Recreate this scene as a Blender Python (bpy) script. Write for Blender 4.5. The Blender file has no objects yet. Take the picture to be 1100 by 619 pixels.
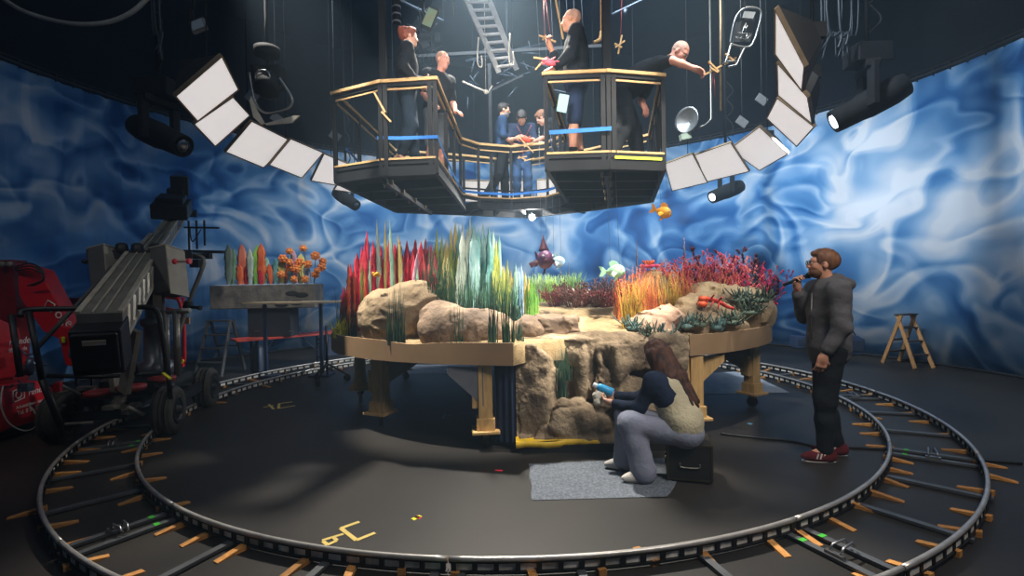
import bpy, bmesh, math, random
import numpy as np
from mathutils import Vector, Matrix

random.seed(7)
RNG = np.random.default_rng(11)
SC = bpy.context.scene
COL = SC.collection
PI = math.pi

# ------------------------------------------------------------------ camera
F, ROLL, TH, CH = 531.41, 0.017965, -0.012706, 1.55
CX, CY = -0.014, 6.585                      # middle of the round stage


def ray(px, py):
    x, y = px - 550, py - 309.5
    c, s = math.cos(ROLL), math.sin(ROLL)
    x, y = c * x - s * y, s * x + c * y
    d = (x / F, 1.0, -y / F)
    ct, st = math.cos(TH), math.sin(TH)
    return Vector((d[0], d[1] * ct - d[2] * st, d[1] * st + d[2] * ct))


def at(px, py, Y):
    """point seen at a pixel, at distance Y in front of the camera"""
    d = ray(px, py)
    return Vector((0, 0, CH)) + d * (Y / d.y)


def gr(px, py, z=0.0):
    """point seen at a pixel, at height z"""
    d = ray(px, py)
    return Vector((0, 0, CH)) + d * ((z - CH) / d.z)


def pol(deg, r, z=0.0):
    a = math.radians(deg)
    return Vector((CX + r * math.cos(a), CY + r * math.sin(a), z))


cam = bpy.data.cameras.new('camera')
camo = bpy.data.objects.new('camera', cam)
COL.objects.link(camo)
cam.sensor_width = 36
cam.lens = F / 1100 * 36
cam.clip_start = 0.05
fw = ray(550, 309.5).normalized()
rt = (ray(650, 309.5) - ray(450, 309.5)).normalized()
up = rt.cross(fw)
camo.matrix_world = Matrix(((rt.x, up.x, -fw.x, 0), (rt.y, up.y, -fw.y, 0), (rt.z, up.z, -fw.z, CH), (0, 0, 0, 1)))
SC.camera = camo


# ------------------------------------------------------------------ materials
def lin(c):
    return tuple(((v / 255) / 12.92 if v <= 10 else (((v / 255) + .055) / 1.055) ** 2.4) for v in c)


MATS = {}


def M(name, rgb, rough=.6, metal=0.0, var=.18, scale=6.0, bump=0.0, bscale=30.0, emit=0.0, rgb2=None, rnd=0.0,
      detail=4, spec=.4, sss=0.0, aniso=None):
    if name in MATS:
        return MATS[name]
    m = bpy.data.materials.new(name)
    m.use_nodes = True
    nt = m.node_tree
    N, L = nt.nodes, nt.links
    b = N['Principled BSDF']
    b.inputs['Roughness'].default_value = rough
    b.inputs['Metallic'].default_value = metal
    b.inputs['Specular IOR Level'].default_value = spec
    tc = N.new('ShaderNodeTexCoord')
    mp = N.new('ShaderNodeMapping')
    L.new(tc.outputs['Object'], mp.inputs['Vector'])
    if aniso:
        mp.inputs['Scale'].default_value = aniso
    nz = N.new('ShaderNodeTexNoise')
    nz.inputs['Scale'].default_value = scale
    nz.inputs['Detail'].default_value = detail
    L.new(mp.outputs['Vector'], nz.inputs['Vector'])
    a = lin(rgb)
    c2 = lin(rgb2) if rgb2 else tuple(min(1, v * (1 + var)) for v in a)
    c1 = a if rgb2 else tuple(v * (1 - var) for v in a)
    rp = N.new('ShaderNodeValToRGB')
    rp.color_ramp.elements[0].position = .35
    rp.color_ramp.elements[1].position = .65
    rp.color_ramp.elements[0].color = (*c1, 1)
    rp.color_ramp.elements[1].color = (*c2, 1)
    L.new(nz.outputs['Fac'], rp.inputs['Fac'])
    out = rp.outputs['Color']
    if rnd > 0:
        oi = N.new('ShaderNodeObjectInfo')
        hs = N.new('ShaderNodeHueSaturation')
        mr = N.new('ShaderNodeMapRange')
        mr.inputs['To Min'].default_value = 1 - rnd
        mr.inputs['To Max'].default_value = 1 + rnd
        L.new(oi.outputs['Random'], mr.inputs['Value'])
        L.new(mr.outputs['Result'], hs.inputs['Value'])
        L.new(out, hs.inputs['Color'])
        out = hs.outputs['Color']
    L.new(out, b.inputs['Base Color'])
    if emit > 0:
        L.new(out, b.inputs['Emission Color'])
        b.inputs['Emission Strength'].default_value = emit
    if bump > 0:
        n2 = N.new('ShaderNodeTexNoise')
        n2.inputs['Scale'].default_value = bscale
        n2.inputs['Detail'].default_value = 5
        L.new(mp.outputs['Vector'], n2.inputs['Vector'])
        bp = N.new('ShaderNodeBump')
        bp.inputs['Strength'].default_value = bump
        bp.inputs['Distance'].default_value = .02
        L.new(n2.outputs['Fac'], bp.inputs['Height'])
        L.new(bp.outputs['Normal'], b.inputs['Normal'])
    MATS[name] = m
    return m


# ------------------------------------------------------------------ mesh builder
def frame_of(d, upv=(0, 0, 1)):
    d = Vector(d).normalized()
    u = Vector(upv)
    if abs(d.dot(u)) > .98 * u.length:
        u = Vector((0, 1, 0)) if abs(d.y) < .9 else Vector((1, 0, 0))
    s = d.cross(u).normalized()
    return s, s.cross(d).normalized(), d          # side, up, along


class MB:
    def __init__(self):
        self.v, self.f, self.s, self.m = [], [], [], []

    def add(self, vs, fs, smooth=False, mi=0):
        k = len(self.v)
        self.v.extend([tuple(p) for p in vs])
        for q in fs:
            self.f.append(tuple(i + k for i in q))
            self.s.append(smooth)
            self.m.append(mi)
        return self

    def box(self, c, s, R=None, mi=0, taper=None):
        c = Vector(c)
        vs = []
        for z in (-.5, .5):
            for x, y in ((-.5, -.5), (.5, -.5), (.5, .5), (-.5, .5)):
                k = taper if (taper and z > 0) else 1
                p = Vector((x * s[0] * k, y * s[1] * k, z * s[2]))
                if R is not None:
                    p = R @ p
                vs.append(c + p)
        return self.add(vs, [(3, 2, 1, 0), (4, 5, 6, 7), (0, 1, 5, 4), (1, 2, 6, 5), (2, 3, 7, 6), (3, 0, 4, 7)], False, mi)

    def bar(self, p, q, w, h=None, upv=(0, 0, 1), mi=0):
        p, q = Vector(p), Vector(q)
        h = h or w
        s, u, d = frame_of(q - p, upv)
        R = Matrix((s, u, d)).transposed()
        return self.box((p + q) / 2, (w, h, (q - p).length), R, mi)

    def tube(self, pts, r, n=8, closed=False, mi=0, smooth=True):
        pts = [Vector(p) for p in pts]
        k = len(pts)
        rs = r if isinstance(r, (list, tuple)) else [r] * k
        vs, fs = [], []
        su = None
        for i, p in enumerate(pts):
            a = pts[(i - 1) % k] if (closed or i > 0) else p
            b = pts[(i + 1) % k] if (closed or i < k - 1) else p
            d = (b - a)
            d = d.normalized() if d.length > 1e-9 else Vector((0, 0, 1))
            if su is None:
                su = frame_of(d)[0]
            su = su - d * su.dot(d)
            su = su.normalized() if su.length > 1e-6 else frame_of(d)[0]
            t = d.cross(su)
            for j in range(n):
                an = 2 * PI * j / n
                vs.append(p + (su * math.cos(an) + t * math.sin(an)) * rs[i])
        for i in range(k if closed else k - 1):
            a, b = i * n, ((i + 1) % k) * n
            for j in range(n):
                j2 = (j + 1) % n
                fs.append((a + j, a + j2, b + j2, b + j))
        self.add(vs, fs, smooth, mi)
        if not closed:
            o = len(self.v) - len(vs)
            self.f.append(tuple(o + j for j in reversed(range(n))))
            self.f.append(tuple(o + (k - 1) * n + j for j in range(n)))
            self.s += [False, False]
            self.m += [mi, mi]
        return self

    def lathe(self, prof, o=(0, 0, 0), axis=(0, 0, 1), n=20, mi=0, smooth=True):
        """prof: (radius, height) pairs along axis from o"""
        s, u, d = frame_of(axis)
        o = Vector(o)
        vs, fs = [], []
        for r, z in prof:
            for j in range(n):
                a = 2 * PI * j / n
                vs.append(o + d * z + (s * math.cos(a) + u * math.sin(a)) * max(r, 1e-4))
        for i in range(len(prof) - 1):
            for j in range(n):
                j2 = (j + 1) % n
                fs.append((i * n + j, i * n + j2, (i + 1) * n + j2, (i + 1) * n + j))
        self.add(vs, fs, smooth, mi)
        k = len(self.v) - len(vs)
        self.f.append(tuple(k + j for j in reversed(range(n))))
        self.f.append(tuple(k + (len(prof) - 1) * n + j for j in range(n)))
        self.s += [False, False]
        self.m += [mi, mi]
        return self

    def prism(self, poly, vec, mi=0):
        """polygon of 3-D points swept by vec"""
        vec = Vector(vec)
        poly = [Vector(p) for p in poly]
        n = len(poly)
        vs = poly + [p + vec for p in poly]
        fs = [tuple(reversed(range(n))), tuple(range(n, 2 * n))]
        fs += [(i, (i + 1) % n, (i + 1) % n + n, i + n) for i in range(n)]
        return self.add(vs, fs, False, mi)

    def ell(self, c, r, R=None, n=12, mi=0):
        c = Vector(c)
        vs, fs = [], []
        m = max(5, n // 2 + 1)
        for i in range(m + 1):
            t = PI * i / m
            for j in range(n):
                a = 2 * PI * j / n
                p = Vector((r[0] * math.sin(t) * math.cos(a), r[1] * math.sin(t) * math.sin(a), r[2] * math.cos(t)))
                if R is not None:
                    p = R @ p
                vs.append(c + p)
        for i in range(m):
            for j in range(n):
                j2 = (j + 1) % n
                fs.append((i * n + j, (i + 1) * n + j, (i + 1) * n + j2, i * n + j2))
        return self.add(vs, fs, True, mi)

    def grid(self, fn, nu, nv, closed_u=False, smooth=True, mi=0):
        vs = [fn(i / (nu if closed_u else nu - 1), j / (nv - 1)) for i in range(nu) for j in range(nv)]
        fs = []
        for i in range(nu if closed_u else nu - 1):
            a, b = i * nv, ((i + 1) % nu) * nv
            for j in range(nv - 1):
                fs.append((a + j, b + j, b + j + 1, a + j + 1))
        return self.add(vs, fs, smooth, mi)

    def build(self, name, mat, parent=None, origin=None, bevel=0.0):
        me = bpy.data.meshes.new(name)
        o = bpy.data.objects.new(name, me)
        if parent is not None:
            r = parent
            while r.parent is not None:
                r = r.parent
            org = Vector(r.location)
            o.parent = parent
        else:
            if origin is None:
                a = np.array(self.v)
                lo, hi = a.min(0), a.max(0)
                origin = ((lo[0] + hi[0]) / 2, (lo[1] + hi[1]) / 2, lo[2])
            org = Vector(origin)
            o.location = org
        me.from_pydata([(p[0] - org.x, p[1] - org.y, p[2] - org.z) for p in self.v], [], self.f)
        mats = mat if isinstance(mat, (list, tuple)) else [mat]
        for m in mats:
            me.materials.append(m)
        me.polygons.foreach_set('use_smooth', self.s)
        if len(mats) > 1:
            me.polygons.foreach_set('material_index', self.m)
        me.update()
        if bevel > 0:
            b = o.modifiers.new('edge', 'BEVEL')
            b.width = bevel
            b.segments = 2
            b.limit_method = 'ANGLE'
        COL.objects.link(o)
        return o


def tag(o, label=None, cat=None, group=None, kind=None):
    if label:
        o['label'] = label
    if cat:
        o['category'] = cat
    if group:
        o['group'] = group
    if kind:
        o['kind'] = kind
    return o


def thing(name, label, cat, loc=(0, 0, 0), group=None):
    o = bpy.data.objects.new(name, None)
    o.empty_display_size = .1
    o.location = loc
    COL.objects.link(o)
    return tag(o, label, cat, group)


def dup(root, loc=None, rotz=None, label=None, scale=None):
    kids = {}
    for o in COL.objects:
        if o.parent is not None:
            kids.setdefault(o.parent.name, []).append(o)

    def rec(o, par):
        c = o.copy()
        COL.objects.link(c)
        c.parent = par
        for ch in kids.get(o.name, []):
            rec(ch, c)
        return c
    r = rec(root, None)
    if loc is not None:
        r.location = loc
    if rotz is not None:
        r.rotation_euler = (0, 0, rotz)
    if scale is not None:
        r.scale = (scale,) * 3 if isinstance(scale, (int, float)) else scale
    if label:
        r['label'] = label
    return r


def arc(r, a0, a1, z, n, jit=0):
    return [pol(a0 + (a1 - a0) * i / (n - 1), r, z) for i in range(n)]


def catmull(P, n=6):
    P = [Vector(p) for p in P]
    out = []
    for i in range(len(P) - 1):
        a, b, c, d = P[max(i - 1, 0)], P[i], P[i + 1], P[min(i + 2, len(P) - 1)]
        for k in range(n):
            t = k / n
            out.append(.5 * ((2 * b) + (c - a) * t + (2 * a - 5 * b + 4 * c - d) * t * t + (3 * b - a - 3 * c + d) * t ** 3))
    out.append(P[-1])
    return out


# ------------------------------------------------------------------ noise and signed-distance sculpting
_TAB = RNG.random(4096).astype(np.float32)


def vnoise(x, y, z):
    xi, yi, zi = np.floor(x).astype(np.int64), np.floor(y).astype(np.int64), np.floor(z).astype(np.int64)
    fx, fy, fz = x - xi, y - yi, z - zi
    fx, fy, fz = [f * f * (3 - 2 * f) for f in (fx, fy, fz)]

    def h(a, b, c):
        return _TAB[((a * 73856093) ^ (b * 19349663) ^ (c * 83492791)) & 4095]
    r = 0
    for dx in (0, 1):
        for dy in (0, 1):
            for dz in (0, 1):
                w = (fx if dx else 1 - fx) * (fy if dy else 1 - fy) * (fz if dz else 1 - fz)
                r = r + w * h(xi + dx, yi + dy, zi + dz)
    return r * 2 - 1


def fbm(x, y, z, o=3):
    r, a = 0, 1.0
    for k in range(o):
        r = r + a * vnoise(x + 17 * k, y - 9 * k, z + 5 * k)
        x, y, z, a = x * 2.03, y * 2.03, z * 2.03, a * .5
    return r


class SDF:
    """a list of smooth-joined primitives turned into one continuous surface"""

    def __init__(self):
        self.ops = []

    def cone(self, a, b, ra, rb, k=.02):
        self.ops.append(('c', np.array(a, float), np.array(b, float), ra, rb, k, 1))
        return self

    def ell(self, c, r, R=None, k=.02, sub=False):
        R = np.eye(3) if R is None else np.array(R, float)       # columns are the axes
        self.ops.append(('e', np.array(c, float), np.array(r, float), R, None, k, -1 if sub else 1))
        return self

    def rbox(self, c, h, R=None, rd=.02, k=.02, sub=False):
        R = np.eye(3) if R is None else np.array(R, float)
        self.ops.append(('b', np.array(c, float), np.array(h, float), R, rd, k, -1 if sub else 1))
        return self

    def bounds(self, o):
        if o[0] == 'c':
            r = max(o[3], o[4])
            return np.minimum(o[1], o[2]) - r, np.maximum(o[1], o[2]) + r
        if o[0] == 'e':
            e = np.abs(o[3]) @ o[2]
        else:
            e = np.abs(o[3]) @ (o[2] + o[4])
        return o[1] - e, o[1] + e

    def mesh(self, h, disp=None, smooth=1):
        bs = [self.bounds(o) for o in self.ops if o[6] > 0]
        lo = np.min([b[0] for b in bs], 0) - 3 * h - .02
        hi = np.max([b[1] for b in bs], 0) + 3 * h + .02
        n = np.ceil((hi - lo) / h).astype(int) + 1
        D = np.full(n, .5, np.float32)
        ax = [lo[i] + h * np.arange(n[i]) for i in range(3)]
        for o in self.ops:
            b0, b1 = self.bounds(o)
            mg = o[5] * 1.5 + 4 * h + .01
            i0 = np.maximum(((b0 - mg - lo) / h).astype(int), 0)
            i1 = np.minimum(((b1 + mg - lo) / h).astype(int) + 2, n)
            if np.any(i1 <= i0):
                continue
            sl = tuple(slice(i0[i], i1[i]) for i in range(3))
            X = ax[0][sl[0]][:, None, None].astype(np.float32)
            Y = ax[1][sl[1]][None, :, None].astype(np.float32)
            Z = ax[2][sl[2]][None, None, :].astype(np.float32)
            if o[0] == 'c':
                a, bb, ra, rb = o[1:5]
                ba = bb - a
                L2 = max(float(ba @ ba), 1e-9)
                t = np.clip(((X - a[0]) * ba[0] + (Y - a[1]) * ba[1] + (Z - a[2]) * ba[2]) / L2, 0, 1)
                d = np.sqrt((X - a[0] - t * ba[0]) ** 2 + (Y - a[1] - t * ba[1]) ** 2 + (Z - a[2] - t * ba[2]) ** 2) - (ra + (rb - ra) * t)
            else:
                c, r, R = o[1:4]
                px, py, pz = X - c[0], Y - c[1], Z - c[2]
                q = [px * R[0, i] + py * R[1, i] + pz * R[2, i] for i in range(3)]
                if o[0] == 'e':
                    k0 = np.sqrt(sum((q[i] / r[i]) ** 2 for i in range(3)))
                    k1 = np.sqrt(sum((q[i] / r[i] ** 2) ** 2 for i in range(3))) + 1e-6
                    d = k0 * (k0 - 1) / k1
                    d = np.where(k0 < 1e-3, -float(r.min()), d)
                else:
                    u = [np.abs(q[i]) - r[i] for i in range(3)]
                    d = np.sqrt(sum(np.maximum(w, 0) ** 2 for w in u)) + np.minimum(np.maximum(np.maximum(u[0], u[1]), u[2]), 0) - o[4]
            k = max(o[5], 1e-4)
            S = D[sl]
            if o[6] > 0:
                hh = np.clip(.5 + .5 * (S - d) / k, 0, 1)
                D[sl] = S * (1 - hh) + d * hh - k * hh * (1 - hh)
            else:
                hh = np.clip(.5 - .5 * (S + d) / k, 0, 1)
                D[sl] = S * (1 - hh) - d * hh + k * hh * (1 - hh)
        if disp is not None:
            near = np.abs(D) < .12
            ii = np.nonzero(near)
            D[ii] += disp(ax[0][ii[0]], ax[1][ii[1]], ax[2][ii[2]]).astype(np.float32)
        return surfnet(D, lo, h, smooth)


def surfnet(D, lo, h, smooth=1):
    ins = D < 0
    nx, ny, nz = D.shape
    cnt = np.zeros((nx - 1, ny - 1, nz - 1), np.int8)
    for dx in (0, 1):
        for dy in (0, 1):
            for dz in (0, 1):
                cnt += ins[dx:nx - 1 + dx, dy:ny - 1 + dy, dz:nz - 1 + dz]
    act = (cnt > 0) & (cnt < 8)
    idx = np.full(act.shape, -1, np.int64)
    ci = np.argwhere(act)
    idx[act] = np.arange(len(ci))
    sm, num = np.zeros((len(ci), 3)), np.zeros(len(ci))
    cor = [(0, 0, 0), (1, 0, 0), (0, 1, 0), (1, 1, 0), (0, 0, 1), (1, 0, 1), (0, 1, 1), (1, 1, 1)]
    val = {c: D[ci[:, 0] + c[0], ci[:, 1] + c[1], ci[:, 2] + c[2]] for c in cor}
    for a in cor:
        for e in range(3):
            if a[e] == 0:
                b = list(a)
                b[e] = 1
                b = tuple(b)
                va, vb = val[a], val[b]
                x = (va < 0) != (vb < 0)
                t = np.where(x, va / np.where(x, va - vb, 1), 0)
                p = np.tile(np.array(a, float), (len(ci), 1))
                p[:, e] += t
                sm += p * x[:, None]
                num += x
    V = lo + h * (ci + sm / num[:, None])
    quads = []
    for e in range(3):
        s0, s1 = [slice(None)] * 3, [slice(None)] * 3
        s0[e], s1[e] = slice(0, -1), slice(1, None)
        A, B = ins[tuple(s0)], ins[tuple(s1)]
        E = np.argwhere(A != B)
        u, w = (e + 1) % 3, (e + 2) % 3
        ok = (E[:, u] > 0) & (E[:, w] > 0) & (E[:, u] < D.shape[u] - 1) & (E[:, w] < D.shape[w] - 1)
        E = E[ok]
        fl = A[E[:, 0], E[:, 1], E[:, 2]]

        def cell(du, dw):
            c = E.copy()
            c[:, u] += du
            c[:, w] += dw
            return idx[c[:, 0], c[:, 1], c[:, 2]]
        q = np.stack([cell(-1, -1), cell(0, -1), cell(0, 0), cell(-1, 0)], 1)
        q = np.where(fl[:, None], q, q[:, ::-1])
        quads.append(q)
    Q = np.concatenate(quads)
    for _ in range(smooth):
        acc, c = np.zeros_like(V), np.zeros(len(V))
        for i in range(4):
            for j in ((i + 1) % 4, (i - 1) % 4):
                np.add.at(acc, Q[:, i], V[Q[:, j]])
                np.add.at(c, Q[:, i], 1)
        V = V * .5 + .5 * acc / np.maximum(c, 1)[:, None]
    return V, Q


def np_mesh(name, V, Q, mat, parent=None, origin=None):
    me = bpy.data.meshes.new(name)
    o = bpy.data.objects.new(name, me)
    if parent is not None:
        r = parent
        while r.parent is not None:
            r = r.parent
        org = np.array(r.location)
        o.parent = parent
    else:
        if origin is None:
            lo, hi = V.min(0), V.max(0)
            origin = ((lo[0] + hi[0]) / 2, (lo[1] + hi[1]) / 2, lo[2])
        org = np.array(origin)
        o.location = tuple(origin)
    V = V - org
    me.vertices.add(len(V))
    me.vertices.foreach_set('co', V.astype(np.float32).ravel())
    me.loops.add(len(Q) * 4)
    me.loops.foreach_set('vertex_index', Q.astype(np.int32).ravel())
    me.polygons.add(len(Q))
    me.polygons.foreach_set('loop_start', np.arange(0, 4 * len(Q), 4, dtype=np.int32))
    me.polygons.foreach_set('use_smooth', np.ones(len(Q), bool))
    me.update(calc_edges=True)
    me.validate()
    me.materials.append(mat)
    COL.objects.link(o)
    return o


def lamp(name, typ, loc, target, energy, color=(1, 1, 1), size=.1, angle=60, blend=.4):
    l = bpy.data.lights.new(name, typ)
    l.energy = energy
    l.color = color
    if typ == 'SPOT':
        l.spot_size = math.radians(angle)
        l.spot_blend = blend
        l.shadow_soft_size = size
    elif typ == 'AREA':
        l.shape = 'DISK'
        l.size = size
        l.spread = math.radians(angle)
    else:
        l.shadow_soft_size = size
    o = bpy.data.objects.new(name, l)
    o.location = loc
    d = (Vector(target) - Vector(loc)).normalized()
    o.rotation_euler = d.to_track_quat('-Z', 'Y').to_euler()
    COL.objects.link(o)
    return o
# ================================================================== setting
def backdrop_mat():
    m = bpy.data.materials.new('painted_water')
    m.use_nodes = True
    nt = m.node_tree
    N, L = nt.nodes, nt.links
    b = N['Principled BSDF']
    b.inputs['Roughness'].default_value = .85
    b.inputs['Specular IOR Level'].default_value = .15
    tc = N.new('ShaderNodeTexCoord')

    def mapping(sc, loc=(0, 0, 0), rot=(0, 0, 0)):
        mp = N.new('ShaderNodeMapping')
        mp.inputs['Scale'].default_value = sc
        mp.inputs['Location'].default_value = loc
        mp.inputs['Rotation'].default_value = rot
        L.new(tc.outputs['Object'], mp.inputs['Vector'])
        return mp.outputs['Vector']

    def noise(vec, scale, detail=2.0, dist=0.0, rough=.5):
        n = N.new('ShaderNodeTexNoise')
        n.inputs['Scale'].default_value = scale
        n.inputs['Detail'].default_value = detail
        n.inputs['Distortion'].default_value = dist
        n.inputs['Roughness'].default_value = rough
        L.new(vec, n.inputs['Vector'])
        return n

    def math_(op, a, b_=None):
        n = N.new('ShaderNodeMath')
        n.operation = op
        for i, v in enumerate((a, b_)):
            if v is None:
                continue
            if isinstance(v, (int, float)):
                n.inputs[i].default_value = v
            else:
                L.new(v, n.inputs[i])
        return n.outputs[0]

    def warp(vec, amt, scale):
        n = noise(vec, scale, 1.0)
        s = N.new('ShaderNodeVectorMath')
        s.operation = 'SUBTRACT'
        L.new(n.outputs['Color'], s.inputs[0])
        s.inputs[1].default_value = (.5, .5, .5)
        k = N.new('ShaderNodeVectorMath')
        k.operation = 'SCALE'
        L.new(s.outputs[0], k.inputs[0])
        k.inputs['Scale'].default_value = amt
        a = N.new('ShaderNodeVectorMath')
        a.operation = 'ADD'
        L.new(vec, a.inputs[0])
        L.new(k.outputs[0], a.inputs[1])
        return a.outputs[0]

    def fract_fold(vec, scale, k, dist, phase):
        n = noise(vec, scale, 1.2, dist, .45).outputs['Fac']
        f = math_('FRACT', math_('ADD', math_('MULTIPLY', n, k), phase))
        r = N.new('ShaderNodeValToRGB')
        r.color_ramp.interpolation = 'EASE'
        e = r.color_ramp.elements
        e[0].position, e[1].position = 0.0, 1.0
        e[0].color = (.35, .35, .35, 1)
        e[1].color = (.35, .35, .35, 1)
        for pos, v in ((.10, .0), (.60, .55), (.86, 1.0), (.93, .8)):
            q = r.color_ramp.elements.new(pos)
            q.color = (v, v, v, 1)
        L.new(f, r.inputs['Fac'])
        return r.outputs['Color']

    v0 = warp(mapping((1, 1, 1.2), rot=(.5, .3, 0)), 1.5, .5)
    base = noise(v0, .42, 1.5, .5).outputs['Fac']
    f1 = fract_fold(warp(mapping((1, 1, 1.1), (3, 1, 2), (.3, -.6, .4)), 1.3, .6), .40, 6.0, .7, .1)
    f2 = fract_fold(warp(mapping((1, 1, 1.5), (7, 5, 1), (-.5, .5, 0)), 1.1, .8), .62, 5.0, .5, .45)
    val = math_('ADD', math_('MULTIPLY', base, 1.08), math_('MULTIPLY', f1, .24))
    val = math_('ADD', val, math_('MULTIPLY', f2, .17))
    cr = N.new('ShaderNodeValToRGB')
    e = cr.color_ramp.elements
    e[0].position, e[1].position = .40, 1.0
    e[0].color = (*lin((20, 62, 118)), 1)
    e[1].color = (*lin((222, 230, 242)), 1)
    for p, c in ((.54, (44, 102, 166)), (.68, (90, 144, 198)), (.82, (150, 186, 222))):
        q = cr.color_ramp.elements.new(p)
        q.color = (*lin(c), 1)
    L.new(val, cr.inputs['Fac'])
    L.new(cr.outputs['Color'], b.inputs['Base Color'])
    return m


def wall_r(deg):
    # soft hanging pleats on the crane side of the cloth
    d = (deg - 165) / 28
    k = math.exp(-d * d)
    return 7.5 + .022 * k * math.sin(deg * 2.1 + 2 * math.sin(deg * .31)) + .012 * k * math.sin(deg * 5.3)


mb = MB()
n = 720
for zz in ((.015, 4.95),):
    inn = [pol(360 * i / n, wall_r(360 * i / n), 0) for i in range(n)]
    vs = []
    for i, p in enumerate(inn):
        o = pol(360 * i / n, wall_r(360 * i / n) + .012, 0)
        vs += [(p.x, p.y, zz[0]), (p.x, p.y, zz[1]), (o.x, o.y, zz[1]), (o.x, o.y, zz[0])]
    fs = []
    for i in range(n):
        a, b = i * 4, ((i + 1) % n) * 4
        for j in range(4):
            j2 = (j + 1) % 4
            fs.append((a + j, a + j2, b + j2, b + j))
    mb.add(vs, fs, True)
o = mb.build('backdrop', backdrop_mat(), origin=(CX, CY, 0))
tag(o, 'tall curved blue painted water backdrop cloth around the stage', 'backdrop', kind='structure')

m_floor = M('stage_floor', (29, 27, 25), .55, var=.0, scale=.9, rgb2=(42, 38, 34), bump=.05, bscale=60, detail=8, spec=.35)
MB().lathe([(8.6, -.05), (8.6, 0)], (CX, CY, 0), n=128, smooth=False).build('floor', m_floor)['kind'] = 'structure'
m_black = M('black_hall', (18, 26, 40), .9, var=.2, scale=2)
mb = MB()
mb.grid(lambda u, v: pol(360 * u, 8.4, 8.0 * v), 128, 2, True)
mb.build('wall_back', m_black, origin=(CX, CY, 0))['kind'] = 'structure'
MB().lathe([(8.6, 8.0), (8.6, 8.06)], (CX, CY, 0), n=96, smooth=False).build('ceiling', m_black)['kind'] = 'structure'
m_steel = M('dull_steel', (70, 72, 76), .45, .7)
mb = MB().tube(arc(7.47, 0, 357, 4.99, 120), .022, 6, True)
for a in range(0, 360, 2):
    mb.bar(pol(a + .5, 7.48, 4.93), pol(a + .5, 7.48, 5.06), .02)
mb.tube(arc(7.5, 0, 357, 5.07, 120), .012, 5, True)
o = mb.build('trim_1', m_steel)
o['kind'] = 'structure'
# low black hem pipe along the foot of the backdrop
mb = MB().tube(arc(7.44, 0, 357, .03, 120), .02, 5, True)
mb.build('baseboard_back', M('hem_black', (22, 26, 34), .7))['kind'] = 'structure'

# ================================================================== circular dolly track
m_rail = M('rail_steel', (176, 172, 166), .34, .55, var=.15, scale=12)
m_railb = M('rail_black', (20, 20, 22), .5, .3)
m_web = M('web_grey', (206, 200, 188), .6, .0, var=.35, scale=9)
m_tie = M('tie_steel', (84, 86, 88), .45, .3)
m_wedge = M('wedge_wood', (176, 122, 62), .7, rnd=.3, var=.25, scale=20, aniso=(1, 6, 6))
m_green = M('green_tape', (60, 170, 50), .6, var=.05)
R1, R2 = 4.0, 4.57
RM = (R1 + R2) / 2
mid = pol(0, RM)
sec = thing('track_section', 'x', 'dolly track', (mid.x, mid.y, 0), 'sections of the circular dolly track')
for r in (R1, R2):
    mb = MB()
    mb.tube(arc(r, -14.95, 14.95, .090, 31), .015, 8, mi=0)
    for (z, w, hh) in ((.024, .034, .012), (.074, .018, .008)):
        mb.grid(lambda u, v: pol(-14.95 + 29.9 * u, r + (-w / 2, w / 2, w / 2, -w / 2, -w / 2)[int(round(v * 4))],
                                 z + (-hh / 2, -hh / 2, hh / 2, hh / 2, -hh / 2)[int(round(v * 4))]), 31, 5, smooth=False, mi=1)
    for i in range(19):
        a = -14.6 + 29.2 * i / 18
        p = pol(a, r, .05)
        mb.box(p, (.022, .026, .05), Matrix.Rotation(math.radians(a), 3, 'Z'), 1)
    mb.grid(lambda u, v: pol(-14.8 + 29.6 * u, r + (-.003 if r == R1 else .003), .029 + .042 * v), 31, 2, mi=2)
    mb.build('rail', [m_rail, m_railb, m_web], sec)
for a in (-14.0, -5.0, 5.0, 14.0):
    MB().bar(pol(a, R1 - .03, .018), pol(a, R2 + .03, .018), .045, .018).build('tie', m_tie, sec)
mb = MB()
for s in (-1, 1):
    mb.tube([pol(14.05, RM + s * .03, .045), pol(14.4, RM + s * .028, .075), pol(15.6, RM + s * .02, .08), pol(15.95, RM + s * .015, .05)], .007, 6)
mb.bar(pol(14.0, RM - .05, .036), pol(14.0, RM + .05, .036), .03, .02)
mb.build('link', M('link_chrome', (150, 150, 150), .3, .9), sec)
for a, r in ((14.0, R1 + .1), (-14.0, R1 + .12)):
    MB().bar(pol(a, r - .015, .0285), pol(a, r + .015, .0285), .047, .003).build('tape', m_green, sec)['label'] = 'bright green tape'
SECL = {-20: 'track section beside the standing man with the microphone', -50: 'track section with green tape between the standing man and the bottom edge',
        -80: 'track section crossing the bottom edge below the grey felt mat', -110: 'track section just below the yellow tape number on the floor',
        -140: 'track section with green tape between the crane and the taped number', -170: 'track section running under the front of the camera crane',
        160: 'track section behind the rear wheels of the crane', 130: 'track section in front of the grey stepladder and red bench',
        100: 'track section behind the table corner by the red bench', 70: 'far track section behind the middle of the scenery table',
        40: 'far track section behind the boulders and the microphone man', 10: 'track section passing behind the standing man toward the wooden stepladder'}
first = True
for a, lb in SECL.items():
    p = pol(a, RM)
    s = sec if first else dup(sec)
    first = False
    s.location = (p.x, p.y, 0)
    s.rotation_euler = (0, 0, math.radians(a))
    s['label'] = 'curved steel rail ' + lb

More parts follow.
